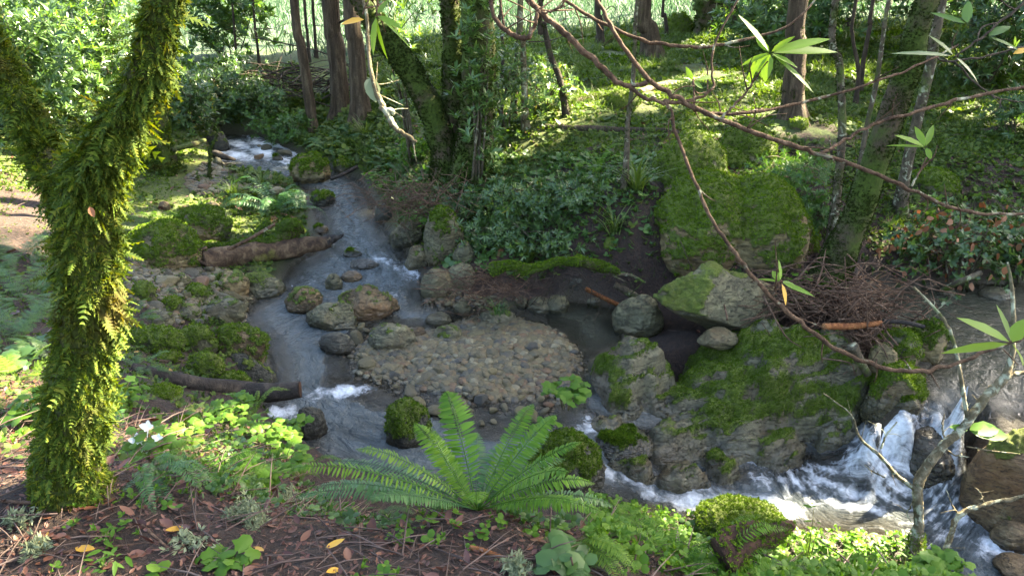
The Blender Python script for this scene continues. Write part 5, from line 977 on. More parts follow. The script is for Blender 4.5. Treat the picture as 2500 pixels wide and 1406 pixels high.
branch_thing('drooping_branch', 'thin dark branch drooping on the right above the mossy slope', 'branch',
 [([(2560, 95, 2.6), (2440, 130, 2.6), (2330, 150, 2.6), (2280, 140, 2.6)], [3, 3, 3, 2]), ([(2330, 150, 2.6), (2390, 210, 2.6), (2440, 240, 2.6), (2520, 250, 2.6)], [2.5, 2.5, 2, 2])], 'bark_dark')
# a dead hanging leaf
# ------------------------------------------------------------------ small crooked tree in the right foreground
b0 = G(2238, 1400); t0 = dep(b0)
def q(l, d=0): return [(x, y, t0+(e[0] if e else d)) for x, y, *e in l]
fl = [(2365, 1050, t0, [(-45, -10, 0, .3), (40, -18, 0, .3), (60, 15, 0, .3), (80, -5, .03, .3), (105, 12, .03, .25)], 'herb')]
o = branch_thing('crooked_tree', 'small crooked lichen-barked tree leaning right over the rapid, moss at its foot', 'tree',
 [(q([(2236, 1420), (2236, 1340), (2243, 1270), (2240, 1200), (2250, 1160), (2300, 1090), (2335, 1060), (2370, 1020), (2405, 970), (2450, 925), (2470, 870), (2474, 780), (2470, 700), (2460, 640)]), [24, 17, 14, 14, 15, 13, 12, 12, 14, 13, 7, 6, 5, 3]),
  (q([(2236, 1195), (2190, 1160), (2145, 1110), (2100, 1070), (2075, 1010), (2010, 960)]), [7, 6, 5, 4, 2.5, 1.5]),
  (q([(2365, 1035), (2352, 960), (2335, 860), (2310, 790), (2270, 740), (2230, 700)]), [6, 5.5, 5, 4.5, 4, 3]),
  (q([(2455, 922), (2490, 910), (2560, 900)]), [7, 6, 6]),
  (q([(2290, 1385), (2320, 1310), (2340, 1260), (2400, 1232), (2470, 1218), (2560, 1195)]), [7, 8, 8, 7, 6, 5]),
  (q([(2340, 1260), (2325, 1230), (2310, 1195)]), [2.5, 2, 1]), (q([(2400, 1232), (2395, 1205), (2380, 1190)]), [2.5, 2, 1]), (q([(2160, 1165), (2130, 1150), (2110, 1135)]), [2.5, 2, 1]),
  (q([(2150, 1095), (2165, 1060), (2190, 1030)]), [3, 2.5, 2]), (q([(2310, 1080), (2300, 1050), (2305, 1010)]), [3, 2.5, 1]), (q([(2305, 1090), (2330, 1110), (2365, 1115)]), [2.5, 2, 1]),
  (q([(2360, 1090), (2420, 1100), (2490, 1108)]), [2.5, 2, 1.5]), (q([(2236, 1215), (2215, 1250), (2225, 1275)]), [2, 2, 1])],
 'bark_pale', fl, b0, 12)
V, F = tube(np.array([D(x, y, t0) for x, y in [(2236, 1420), (2236, 1360), (2240, 1300)]]), np.array([27, 21, 17])*t0/FPX, 12, 20); fuzz(V-b0, F, None, 900, .012, M['moss_fuzz'], o)
# ------------------------------------------------------------------ ferns
def frond(curve, W, pairs, tpl, side, prof=None, droop=.15, fwd=.35, stalk=.1, rr=.0022):
    c = catmull(curve, 40); L = np.linalg.norm(np.diff(c, axis=0), axis=1).sum(); tg_ = nrm(np.gradient(c, axis=0)); u = np.linspace(stalk, .99, pairs); i = u*39; i0 = np.clip(i.astype(int), 0, 38); fr = (i-i0)[:, None]
    p = c[i0]*(1-fr)+c[i0+1]*fr; t = nrm(tg_[i0]*(1-fr)+tg_[i0+1]*fr); s = np.asarray(side, float); s = nrm(s[None]-t*(t@s)[:, None]); nn = np.cross(t, s); nn = np.where(nn[:, 2:] < 0, -nn, nn)
    v = (u-stalk)/(1-stalk); w_ = W*(np.minimum(1, .55+v*2.6)*np.clip((1-v)/.55, 0, 1)**.75+.04) if prof is None else W*prof(v)
    bb = MB(); rng = np.random.default_rng(int(L*1000)+pairs)
    for sg in (1, -1):
        d = nrm(s*sg+t*fwd-nn*droop*0+np.array([0, 0, -droop])+.09*rng.normal(size=(pairs, 3))); bb.add(*inst(tpl, p, d, nn+.12*rng.normal(size=(pairs, 3)), w_*(.94+.12*rng.random(pairs))))
    bb.add(*tube(c, [rr, rr*.8, rr*.3], 4, 14)); return bb.arr()
SW = t_lance(.088, .16, .14)
def t_pin2(n=8, wd=.32):                 # a pinna cut into leaflets
    V, T = [], []
    for i in range(n):
        u = .04+.92*i/n; h = wd*(1-(i/n))**.8+.03; k = len(V)
        for s in (1, -1): V += [(u, 0, 0), (u+.055, s*h*.62, -.02), (u+.10, s*h, -.05), (u+.075, 0, 0)]
        T += [(k, k+3, k+2), (k, k+2, k+1), (k+4, k+6, k+7), (k+4, k+5, k+6)]
    return np.array(V, float), [np.array(T)]
P2 = t_pin2()
# shared frond meshes in local space: grow along +x, arch up
def local_frond(kindn, arch, mat, k):
    pts = [(0, 0, 0), (.28, .0, .20+.22*arch), (.62, .02*k-.03, .30+.30*arch), (.86, .03*k-.04, .24+.24*arch), (1.0, .04*k-.05, .06+.32*arch)]
    V, F = (frond(pts, .105, 34, SW, (0, 1, 0)) if kindn == 'sword' else frond(pts, .20, 20, P2, (0, 1, 0), lambda v: np.minimum(1, .75+v)*np.clip((1-v), 0, 1)**.9+.03, .1, .3, .2)); return mesh('frond', V, F, M[mat])
FM = {}
for kn, mt in (('sword', 'fern'), ('sword', 'fern_dull'), ('lady', 'bracken'), ('lady', 'herb_dark'), ('sword', 'fern_dead'), ('sword', 'bracken')):
    for k in range(4): FM[kn, mt, k] = local_frond(kn, [-.25, .1, .5, 1.0][k], mt, k)
def fern(name, label, px, size, n, kn='sword', mt='fern', seed=1, az=None, up=0., group=None, h=None, cat='fern', dead=0, low=False):
    b = G(*px) if h is None else P(*px, h); o = thing(name, label, cat, b, group); g = np.random.default_rng(seed); L = size*dep(b)/FPX
    for i in range(n+dead):
        a = i*2.4+g.normal()*.3 if az is None else rad(az[0]+(az[1]-az[0])*g.random()); k = int(g.integers(0, 2 if low else 4)); m_ = mt if i < n else 'fern_dead'; k_ = kn if i < n else 'sword'
        f = link('frond', FM[k_, m_, k if i < n else 0], o, (0, 0, 0), (g.normal()*.25, -up*g.random()*.6+(.5 if i >= n else 0)+g.normal()*.08, a), L*(.7+.4*g.random()))
    return o
# the big sword fern at the bottom centre, frond by frond (tips in pixels, depth offset)
b0 = G(1165, 1246); t0 = dep(b0); o = thing('sword_fern', 'large bright green sword fern in the bottom centre, upright fronds before the gravel bar', 'fern', b0)
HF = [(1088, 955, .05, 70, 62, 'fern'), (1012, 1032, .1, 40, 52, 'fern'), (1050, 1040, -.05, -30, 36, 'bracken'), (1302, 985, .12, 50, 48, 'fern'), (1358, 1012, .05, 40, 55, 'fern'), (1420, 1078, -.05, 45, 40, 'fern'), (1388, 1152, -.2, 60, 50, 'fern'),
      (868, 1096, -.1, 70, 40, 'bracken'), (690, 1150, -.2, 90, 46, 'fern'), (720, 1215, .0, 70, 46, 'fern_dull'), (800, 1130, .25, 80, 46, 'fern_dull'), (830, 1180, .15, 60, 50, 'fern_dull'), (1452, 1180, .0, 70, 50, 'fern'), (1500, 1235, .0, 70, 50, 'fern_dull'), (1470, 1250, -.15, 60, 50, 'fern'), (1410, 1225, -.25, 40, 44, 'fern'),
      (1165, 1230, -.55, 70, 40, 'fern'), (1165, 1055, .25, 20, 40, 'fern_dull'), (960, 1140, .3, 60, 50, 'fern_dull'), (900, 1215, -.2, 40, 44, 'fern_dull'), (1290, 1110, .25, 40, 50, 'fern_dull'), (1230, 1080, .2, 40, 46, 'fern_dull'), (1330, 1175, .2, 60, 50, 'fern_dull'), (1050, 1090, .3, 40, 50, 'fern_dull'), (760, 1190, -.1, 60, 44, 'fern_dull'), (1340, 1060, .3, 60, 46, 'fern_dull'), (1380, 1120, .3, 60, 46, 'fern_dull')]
for (tx, ty, dd, lift, wpx, mt) in HF:
    tip = D(tx, ty, t0+dd); v = tip-b0; hor = np.linalg.norm(v[:2]); up = lift*t0/FPX*.55
    s_ = [0, .3, .62, .86, 1.]; ar = [0, .75, 1.0, .62, 0]
    pts = np.array([b0+v*a+np.array([0, 0, up*h_]) for a, h_ in zip(s_, ar)])
    side = np.cross(nrm(v), np.array([0, 0, 1.])) if hor > .25 else np.array([1., .15, 0])
    if abs(tx-1165) < 90: side = np.array([1, .1, .0])
    V, F = frond(pts, .70*wpx*t0/FPX, 46, SW, side, None, .12, .30, .16); link('frond', mesh('frond', V-b0, F, M[mt]), o)
FERNS = [
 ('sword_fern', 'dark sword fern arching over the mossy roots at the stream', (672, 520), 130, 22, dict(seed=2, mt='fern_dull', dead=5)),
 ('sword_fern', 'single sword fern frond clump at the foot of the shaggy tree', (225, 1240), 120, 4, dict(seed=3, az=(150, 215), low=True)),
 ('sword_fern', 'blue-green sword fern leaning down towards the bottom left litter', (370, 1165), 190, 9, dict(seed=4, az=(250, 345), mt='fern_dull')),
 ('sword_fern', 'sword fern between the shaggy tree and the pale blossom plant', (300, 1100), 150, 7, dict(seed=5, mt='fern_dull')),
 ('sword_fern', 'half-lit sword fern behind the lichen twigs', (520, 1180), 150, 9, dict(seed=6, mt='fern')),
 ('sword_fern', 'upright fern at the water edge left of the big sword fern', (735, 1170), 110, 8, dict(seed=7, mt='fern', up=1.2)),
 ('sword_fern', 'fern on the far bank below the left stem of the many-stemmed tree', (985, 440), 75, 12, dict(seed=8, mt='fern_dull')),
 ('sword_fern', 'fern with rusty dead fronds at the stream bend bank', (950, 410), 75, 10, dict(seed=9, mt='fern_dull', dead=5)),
 ('sword_fern', 'fern beside the foot of the speckled sapling on the shrub bank', (1462, 430), 95, 13, dict(seed=10, mt='fern', up=.9, dead=4)),
 ('sword_fern', 'fern half hidden at the left side of the sunlit mossy boulder', (375, 545), 75, 9, dict(seed=11, mt='fern', low=True)),
 ('sword_fern', 'tiny fern growing between mossy stones on the left bank', (395, 722), 50, 6, dict(seed=12, mt='fern_dull', low=True)),
 ('lady_fern', 'feathery fern patch at the left edge behind the shaggy trunk, upper part', (40, 640), 170, 13, dict(kn='lady', mt='herb_dark', seed=13, low=True)),
 ('lady_fern', 'feathery blue-green fern left of the shaggy trunk at mid height', (60, 740), 190, 12, dict(kn='lady', mt='herb_dark', seed=14, low=True)),
 ('lady_fern', 'feathery fern at the left edge below mid height', (20, 850), 200, 12, dict(kn='lady', mt='herb_dark', seed=15, low=True)),
 ('lady_fern', 'sunlit yellow-green fern left of the shaggy trunk', (45, 930), 180, 10, dict(kn='lady', mt='bracken', seed=16, low=True)),
 ('lady_fern', 'sunlit fern at the left edge near the trunk foot', (10, 1020), 150, 9, dict(kn='lady', mt='bracken', seed=17, low=True)),
 ('lady_fern', 'small fern at the right side of the shaggy trunk', (345, 900), 90, 8, dict(kn='lady', mt='herb_dark', seed=18, low=True)),
 ('lady_fern', 'feathery fern between the shaggy tree and the long shaggy rock', (330, 780), 80, 8, dict(kn='lady', mt='herb_dark', seed=19, low=True)),
 ('lady_fern', 'sunlit golden fern right of the big sword fern', (1570, 1330), 85, 10, dict(kn='lady', mt='bracken', seed=20)),
 ('lady_fern', 'sunlit golden fern above the rotten log, left of the mossy rock', (1650, 1345), 80, 10, dict(kn='lady', mt='bracken', seed=21)),
 ('lady_fern', 'very bright fern between the rotten log and the crooked tree', (2060, 1400), 80, 12, dict(kn='lady', mt='bracken', seed=22)),
 ('lady_fern', 'very bright fern at the left foot of the crooked tree', (2150, 1412), 80, 12, dict(kn='lady', mt='bracken', seed=23)),
 ('lady_fern', 'pale upright fern beside the rapid above the rotten log', (1960, 1375), 80, 8, dict(kn='lady', mt='bracken', seed=24, up=1.2)),
 ('lady_fern', 'low green fern right under the rotten log tip', (1985, 1412), 80, 11, dict(kn='lady', mt='herb_dark', seed=25)),
 ('sword_fern', 'sword fern with one long pale frond at the bottom edge right of centre', (1395, 1325), 200, 8, dict(seed=26, az=(285, 345), low=True, mt='bracken')),
 ('sword_fern', 'sword fern with a long frond rising beside the rotten log at the bottom edge', (1745, 1420), 200, 8, dict(seed=27, az=(0, 60), mt='fern', up=.5)),
 ('sword_fern', 'dark fern at the bottom edge left of the rotten log', (1650, 1395), 150, 10, dict(seed=28, mt='fern')),
 ('lady_fern', 'soft dark fern in the deep shade at the bottom edge', (1420, 1390), 130, 9, dict(kn='lady', mt='herb_dark', seed=29, low=True)),
 ('lady_fern', 'grey-green fern growing in the pool bank shrubs', (1300, 560), 70, 9, dict(kn='lady', mt='herb_dark', seed=30)),
 ('lady_fern', 'fern in the bank shrubs above the mossy branch', (1240, 570), 75, 10, dict(kn='lady', mt='herb_dark', seed=31)),
 ('sword_fern', 'fern at the near shore right of the cut log end', (620, 1020), 95, 7, dict(seed=32, mt='bracken', up=.8)),
 ('sword_fern', 'rusty dead fern under the bank shrubs', (1225, 610), 70, 4, dict(seed=33, mt='fern_dead')),
 ('lady_fern', 'fern with sunlit tips beneath the pale blossom plant', (400, 1120), 110, 9, dict(kn='lady', mt='bracken', seed=34, low=True)),
 ('lady_fern', 'light green fern in front of the sunlit herbs, near the lichen twigs', (590, 1190), 110, 9, dict(kn='lady', mt='bracken', seed=35, low=True)),
 ('lady_fern', 'dark feathery fern at the foot of the big sword fern, left side', (930, 1240), 110, 8, dict(kn='lady', mt='herb_dark', seed=36, low=True)),
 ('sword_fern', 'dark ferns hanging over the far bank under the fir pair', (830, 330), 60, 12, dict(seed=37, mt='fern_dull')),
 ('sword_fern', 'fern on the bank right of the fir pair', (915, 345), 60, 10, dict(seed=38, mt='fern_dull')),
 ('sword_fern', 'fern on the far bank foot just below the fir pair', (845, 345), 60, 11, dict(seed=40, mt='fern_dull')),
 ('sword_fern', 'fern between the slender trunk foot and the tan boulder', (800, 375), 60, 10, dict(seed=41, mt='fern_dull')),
 ('lady_fern', 'sunlit fern at the bank edge left of the rotten log below the mossy rock', (1700, 1375), 70, 8, dict(kn='lady', mt='bracken', seed=42)),
 ('lady_fern', 'sunlit fern spilling over the bank edge above the white water', (1890, 1385), 80, 10, dict(kn='lady', mt='bracken', seed=43)),
 ('lady_fern', 'bright fern spilling over the bank left of the golden ferns', (1500, 1300), 85, 10, dict(kn='lady', mt='bracken', seed=44)),
 ('lady_fern', 'bright fern by the crooked tree foot, right side', (2300, 1425), 80, 8, dict(kn='lady', mt='bracken', seed=39, low=True)),
]
for nm, lab, px, sz, n, kw in FERNS: fern(nm, lab, px, sz, n, **kw)
# ------------------------------------------------------------------ shrubs
LANCE = t_lance(.15, .12, .2); WH = {}
for k in range(3):
    WH['bay', k] = t_whorl(8, t_lance(.12, .15, .2), np.random.default_rng(k), .45, .8); WH['long', k] = t_whorl(7, t_lance(.10, .2, .2), np.random.default_rng(k+5), .3, 1.0)
    WH['oval', k] = t_whorl(6, t_lance(.24, .1, .2), np.random.default_rng(k+9), .2, .9); WH['far', k] = t_whorl(9, t_diam(.16, .2, .15), np.random.default_rng(k+14), .4, .9)
def sprays(bb, p, d, size, tp, rng):
    for k in range(3):
        s = np.arange(len(p)) % 3 == k
        if s.any(): bb.add(*inst(WH[tp, k], p[s], d[s], rdir(s.sum(), rng), size*(.65+.7*rng.random(s.sum()))))
def shrub(name, label, px, ext, n, size, tp='bay', mat='bay', seed=1, depthr=1.0, stems=7, stem_mat='bark_thin', h0=0., cat='shrub', group=None, extra=None, clump=1.6, dd=0., lit=0):
    """px: base pixel; ext: half width and height in pixels; n leaf whorls of size (m)"""
    b = G(*px); t = dep(b); b = b+nrm(np.array([b[0], b[1], 0]))*dd; rx = ext[0]*t/FPX; rz = ext[1]*t/FPX; rng = np.random.default_rng(seed)
    o = thing(name, label, cat, b, group); bb = MB(); ends = []
    for k in range(stems):
        a = rng.random()*6.3; rr = rng.uniform(.2, .9); e = np.array([math.cos(a)*rx*rr, math.sin(a)*rx*depthr*rr, rz*rng.uniform(.5, 1)]); s0 = np.array([rng.normal()*rx*.12, rng.normal()*rx*.12, -.05])
        c = np.array([s0, s0+(e-s0)*.45+[0, 0, rz*.12]+rng.normal(size=3)*rx*.08, e]); bb.add(*tube(c, [.006+.006*rz, .005+.004*rz, .002], 5, 12, .1, 20, k)); ends.append(c)
        for j in range(3):
            f = rng.uniform(.4, .95); q0 = catmull(c, 30)[int(f*29)]; q1 = q0+np.array([rng.normal()*rx*.3, rng.normal()*rx*.3, rng.random()*rz*.3]); bb.add(*tube([q0, (q0+q1)/2+[0, 0, .02], q1], [.004, .003, .0015], 4, 6)); ends.append(np.array([q0, (q0+q1)/2, q1]))
    link('stems', mesh('stems', *bb.arr(), M[stem_mat]), o)
    nc = max(8, int(n/9)); a = rdir(nc, rng)*(rng.random((nc, 1))**.4); cc = np.stack([a[:, 0]*rx, a[:, 1]*rx*depthr, h0*rz+(a[:, 2]*.5+.55)*rz*.95], 1)
    tips = np.array([e[-1] for e in ends]); cc = np.vstack([cc, tips]); k = rng.integers(0, len(cc), n); p = cc[k]+rng.normal(size=(n, 3))*np.array([rx, rx, rz])*.085*clump; p[:, 2] = np.maximum(p[:, 2], .02)
    d = nrm(p-np.array([0, 0, rz*.2])+[0, 0, rz*.25])+.55*rdir(n, rng); mb = MB(); sprays(mb, p, d, size, tp, rng); link('foliage', mesh('foliage', *mb.arr(), M[mat]), o)
    for (mt, m, sz) in extra or []:
        k = rng.integers(0, len(cc), m); p = cc[k]+rng.normal(size=(m, 3))*rx*.1; mb = MB(); mb.add(*inst(t_lance(.33, .15, .15), p, rdir(m, rng)+[0, 0, -.5], rdir(m, rng), sz*(.7+.6*rng.random(m)))); link('dead_leaves', mesh('dead_leaves', *mb.arr(), M[mt]), o)
    return o
SHR = [
 ('laurel_bush', 'sunlit bushy laurel thicket in the upper left corner, its leaves bleached by the sun', (110, 380), (190, 360), 1500, .11, dict(mat='bay_far', seed=1, dd=.8, stems=16, stem_mat='bark_pale')),
 ('laurel_bush', 'laurel thicket behind the fork of the shaggy tree', (270, 330), (170, 330), 1100, .11, dict(mat='bay_far', seed=2, dd=1.6, stems=12, stem_mat='bark_pale')),
 ('laurel_bush', 'dim laurel foliage at the very left edge above the bright ground', (-30, 330), (110, 300), 500, .11, dict(mat='bay_far', seed=3, dd=1.8, stems=8, stem_mat='bark_pale')),
 ('streamside_bush', 'dark green leafy bush overhanging the far bend of the stream', (545, 300), (105, 130), 900, .085, dict(seed=4, dd=.3, stems=9)),
 ('streamside_bush', 'lighter bush with yellow-green tips right of the dark one at the far bend', (640, 300), (75, 90), 520, .075, dict(mat='bay_far', seed=5, dd=.2)),
 ('streamside_bush', 'shaded bush between the shaggy tree fork and the far bend', (465, 330), (65, 120), 480, .085, dict(seed=6, dd=.3)),
 ('streamside_bush', 'low leafy bush on the far bank beneath the slender fir', (700, 345), (70, 60), 420, .06, dict(mat='herb_dark', seed=7)),
 ('laurel_shrub', 'grey-green willow-leaved shrub spreading right of the many-stemmed tree', (1255, 510), (140, 62), 330, .065, dict(seed=8, depthr=.8, clump=1.9)),
 ('laurel_shrub', 'willow-leaved shrub in front of the many-stemmed tree foot', (1130, 520), (90, 60), 260, .06, dict(seed=9, clump=1.9)),
 ('laurel_shrub', 'willow-leaved shrub on the bank left of the largest boulder', (1395, 500), (120, 60), 330, .062, dict(seed=10, clump=1.9)),
 ('laurel_shrub', 'low willow-leaved shrub above the mossy branch', (1330, 600), (140, 65), 330, .06, dict(seed=11, clump=1.9)),
 ('laurel_shrub', 'small shrub hanging over the grey rocks at the stream bend', (1190, 600), (75, 65), 180, .06, dict(seed=12, clump=1.9)),
 ('laurel_shrub', 'loose leafy shoots climbing the right stem of the many-stemmed tree', (1165, 400), (50, 330), 210, .10, dict(seed=13, mat='bay_far', dd=-.45, stems=5, clump=2.6)),
 ('laurel_shrub', 'airy laurel shoots with sunlit tips between the tree and the pale sapling', (1235, 340), (80, 230), 260, .09, dict(seed=14, mat='bay_far', dd=.1, stems=6, clump=2.6)),
 ('laurel_shrub', 'airy bush right of the pale sapling on the slope', (1330, 300), (90, 130), 220, .085, dict(seed=15, mat='bay', dd=.4, stems=6, clump=2.6)),
 ('laurel_shrub', 'sunlit leafy shoots over the left stem of the many-stemmed tree', (1000, 370), (70, 390), 200, .10, dict(seed=16, mat='bay_far', h0=.55, stems=4, dd=-.3, clump=2.4)),
 ('laurel_shrub', 'yellowish laurel bush at the top edge right of the very thick mossy trunk', (1850, 110), (110, 110), 420, .13, dict(seed=17, mat='bay_far', clump=2.0)),
 ('laurel_shrub', 'dark leafy bush at the top edge behind the lens-near leaves', (2010, 110), (110, 130), 360, .13, dict(seed=18, mat='herb_dark', clump=2.2)),
 ('laurel_shrub', 'leafy saplings in the upper right corner behind the speckled stem', (2400, 200), (130, 200), 480, .12, dict(seed=19, mat='bay', clump=2.3)),
 ('laurel_shrub', 'leafy shoots on the right edge above the dark slope', (2470, 330), (70, 110), 160, .09, dict(seed=20, mat='bay_far', clump=2.3)),
 ('madrone_shrub', 'shrub with oval green leaves and hanging brown dead leaves over the right pool', (2320, 690), (190, 170), 330, .055, dict(tp='oval', mat='bay', seed=21, clump=2.4, stems=9, extra=[('brown_leaf', 130, .065)], depthr=.6)),
 ('madrone_shrub', 'oval-leaved shrub at the right edge above the pool', (2490, 680), (90, 130), 170, .055, dict(tp='oval', mat='bay', seed=22, clump=2.4, extra=[('brown_leaf', 35, .075)])),
 ('low_shrub', 'low pale dry shrub beside the sunlit mossy boulder on the far bank', (1935, 440), (110, 50), 330, .05, dict(seed=23, mat='herb_dark', clump=2.2, stem_mat='bark_pale')),
 ('low_shrub', 'dark low shrub between the largest boulder and the leaning trunk', (1985, 560), (60, 80), 260, .06, dict(seed=24, mat='herb_dark', clump=2.2)),
 ('low_shrub', 'light leafy shrub on the bank edge left of the many-stemmed tree', (1010, 400), (50, 55), 220, .05, dict(seed=25, mat='herb')),
 ('conifer_sprays', 'thin spray of conifer twigs in front of the meadow at the top left', (560, 200), (140, 190), 330, .16, dict(tp='far', mat='bay_far', seed=26, h0=.55, dd=1.2, stems=6, stem_mat='bark_dark', clump=2.4)),
 ('meadow_tree_branch', 'leafy young tree between the top edge and the fir pair', (930, 150), (130, 190), 420, .13, dict(seed=27, mat='bay_far', h0=.5, dd=.8, stems=6, clump=2.2)),
]
for nm, lab, px, ext, n, sz, kw in SHR: shrub(nm, lab, px, ext, n, sz, **kw)
# ------------------------------------------------------------------ herbs with soft lobed leaves
LOB = t_lobed(5, .33); RND = t_round()
def herb(name, label, px, size, nst, lsz, mat='herb', seed=1, tpl=None, height=1., flower=None, group=None, h=None, cat='plant', up=False):
    b = G(*px) if h is None else P(*px, h); t = dep(b); R_ = size*t/FPX; rng = np.random.default_rng(seed); o = thing(name, label, cat, b, group); st = MB(); lv = MB()
    for k in range(nst):
        a = rng.random()*6.3; r = R_*math.sqrt(rng.random()); e = np.array([math.cos(a)*r, math.sin(a)*r, R_*height*rng.uniform(.35, 1)]); m_ = e*.5+[0, 0, .2*e[2]]; s0 = np.array([e[0]*.25, e[1]*.25, -.02])
        st.add(*tube([s0, m_, e], [.0025, .002, .0012], 4, 7))
        nl = int(rng.integers(2, 5)); aa = rng.random()*6.3+np.arange(nl)*6.28/nl+rng.normal(size=nl)*.3
        X_ = np.stack([np.cos(aa), np.sin(aa), rng.normal(size=nl)*.25-.05], 1); N = nrm(np.stack([.3*rng.normal(size=nl), .3*rng.normal(size=nl)-.25, np.ones(nl)], 1)); lv.add(*inst(tpl or LOB, np.repeat(e[None], nl, 0)+.3*lsz*rng.normal(size=(nl, 3))*[1, 1, .4], X_, N, lsz*(.6+.6*rng.random(nl))))
    link('stems', mesh('stems', *st.arr(), M['rachis']), o); link('leaves', mesh('leaves', *lv.arr(), M[mat]), o)
    if flower:
        fb = MB()
        for (dx, dy, s_) in flower:
            e = D(px[0]+dx, px[1]+dy, t)-b; n_ = 4; aa = np.arange(n_)*6.28/n_+dx; fb.add(*inst(t_lance(.36, .15, .1), np.repeat(e[None], n_, 0), np.stack([np.cos(aa), .5*np.sin(aa)-.3, .6+.5*np.sin(aa)], 1), np.tile([0, -.6, .8], (n_, 1)), s_*(.8+.4*rng.random(n_)))); st2 = tube([[0, 0, 0], e*.5+[0, 0, .02], e], [.003, .002, .002], 4, 6); fb.add(*st2)
        link('blossom', mesh('blossom', *fb.arr(), M['white']), o)
    return o
HERBS = [
 ('blossom_plant', 'herb with white sunlit blossoms just right of the shaggy trunk', (362, 1115), 55, 11, .05, dict(flower=[(0, -72, .028), (-25, -38, .032), (25, -45, .024), (35, -15, .024), (-10, -12, .02)])),
 ('herb', 'bright soft-leaved herb next to the cut log', (560, 1030), 48, 14, .05, dict()),
 ('herb', 'tall soft-leaved herb below the cut log end', (600, 1010), 40, 12, .05, dict(height=1.4)),
 ('herb', 'broad bunch of lobed leaves on the bank above the foam patch', (655, 1100), 70, 30, .055, dict(height=1.1)),
 ('herb', 'lobed-leaved herb nearest the white foam on the near shore', (715, 1080), 42, 16, .05, dict(height=1.2)),
 ('herb', 'low lobed herbs left of the small upright fern', (690, 1150), 55, 22, .05, dict()),
 ('herb', 'small herb patch among the brown litter left of the leafy bunch', (500, 1040), 40, 10, .04, dict()),
 ('herb', 'sunlit herb patch between the pale blossoms and the moss cushion', (455, 1075), 45, 14, .04, dict()),
 ('herb', 'low herbs at the right foot of the shaggy trunk', (300, 990), 55, 16, .045, dict()),
 ('herb', 'herb in full sun in front of the lobed bunch', (580, 1165), 60, 22, .045, dict()),
 ('herb', 'herb behind the sunlit feathery fern, near the lichen twigs', (640, 1185), 50, 18, .04, dict()),
 ('herb', 'bright lobed sprig rising right of the big fern before the gravel bar', (1385, 990), 50, 12, .075, dict(h=.72, height=1.2, mat='herb')),
 ('herb', 'smaller lobed sprig below the bright one, over the mossy rock', (1330, 1050), 32, 6, .06, dict(h=.72)),
 ('herb', 'three-leaved herb at the right foot of the big sword fern', (1290, 1270), 45, 9, .045, dict(mat='herb_dark', tpl=RND)),
 ('herb', 'broad-leaved herb at the bottom edge right of centre', (1370, 1380), 50, 10, .06, dict(mat='herb_dark', tpl=RND)),
 ('herb', 'little clover-like herb under the big fern, left side', (1030, 1265), 40, 14, .022, dict(tpl=RND)),
 ('herb', 'clover-like sprout alone in the litter at the bottom centre', (985, 1320), 26, 8, .02, dict(tpl=RND)),
 ('herb', 'pale sprout with round leaves left of the bottom centre', (850, 1260), 30, 9, .026, dict(tpl=RND)),
 ('herb', 'lobed bright leaves at the bottom edge left of centre', (560, 1380), 42, 9, .05, dict(mat='herb', height=.7)),
 ('herb', 'single round bright leaf at the bottom edge', (388, 1395), 22, 3, .05, dict(tpl=RND, height=.5)),
 ('herb', 'star-leaved sprout in the bottom left litter', (250, 1385), 36, 8, .04, dict(tpl=LANCE, height=.6)),
 ('herb', 'star-leaved sprout between the stick and the sword fern, bottom left', (260, 1320), 30, 7, .035, dict(tpl=LANCE, height=.6)),
 ('herb', 'big-leaved herb at the left edge behind the shaggy trunk', (60, 900), 60, 12, .07, dict(mat='herb_dark')),
 ('herb', 'glossy round-leaved herb at the lower left edge', (85, 1040), 55, 16, .05, dict(tpl=RND)),
 ('herb', 'herbs at the foot of the leaning tree', (1965, 720), 50, 16, .045, dict(mat='herb')),
 ('herb', 'green herb tuft on the left of the twig jam', (1960, 760), 40, 12, .04, dict(mat='herb')),
 ('herb', 'herb by the water right under the bank shrubs', (930, 470), 50, 22, .05, dict(mat='herb')),
 ('herb', 'herb growing on the upright moss-draped rock', (1030, 560), 45, 18, .045, dict(mat='herb')),
 ('herb', 'herb hanging beside the grey rock at the stream bend', (1120, 560), 45, 16, .045, dict(mat='herb_dark')),
 ('herb', 'sunny herb behind the rotten log', (1860, 1370), 40, 18, .04, dict(mat='herb')),
 ('herb', 'glossy-leaved herb at the left foot of the rotten log', (1720, 1330), 50, 14, .045, dict(mat='herb_dark', tpl=RND)),
 ('herb', 'sunlit herb cushion left of the crooked tree foot', (2110, 1405), 50, 30, .045, dict(mat='herb', tpl=LANCE)),
 ('herb', 'dense bright herbs on the bank around the crooked tree', (2200, 1410), 80, 46, .05, dict(mat='herb', tpl=LANCE)),
 ('herb', 'bright leafy herbs filling the corner right of the crooked tree foot', (2300, 1430), 60, 30, .05, dict(mat='herb')),
 ('herb', 'yellow-lit herbs right of the rotten log tip', (2020, 1395), 50, 26, .045, dict(mat='herb', tpl=LANCE)),
 ('weed', 'tall thin feathery weed rising before the rapid', (1970, 1385), 22, 5, .05, dict(mat='bracken', height=8., tpl=LANCE)),
]
for i, (nm, lab, px, sz, ns, ls, kw) in enumerate(HERBS): herb(nm, lab, px, sz, ns, ls, seed=50+i, **kw)
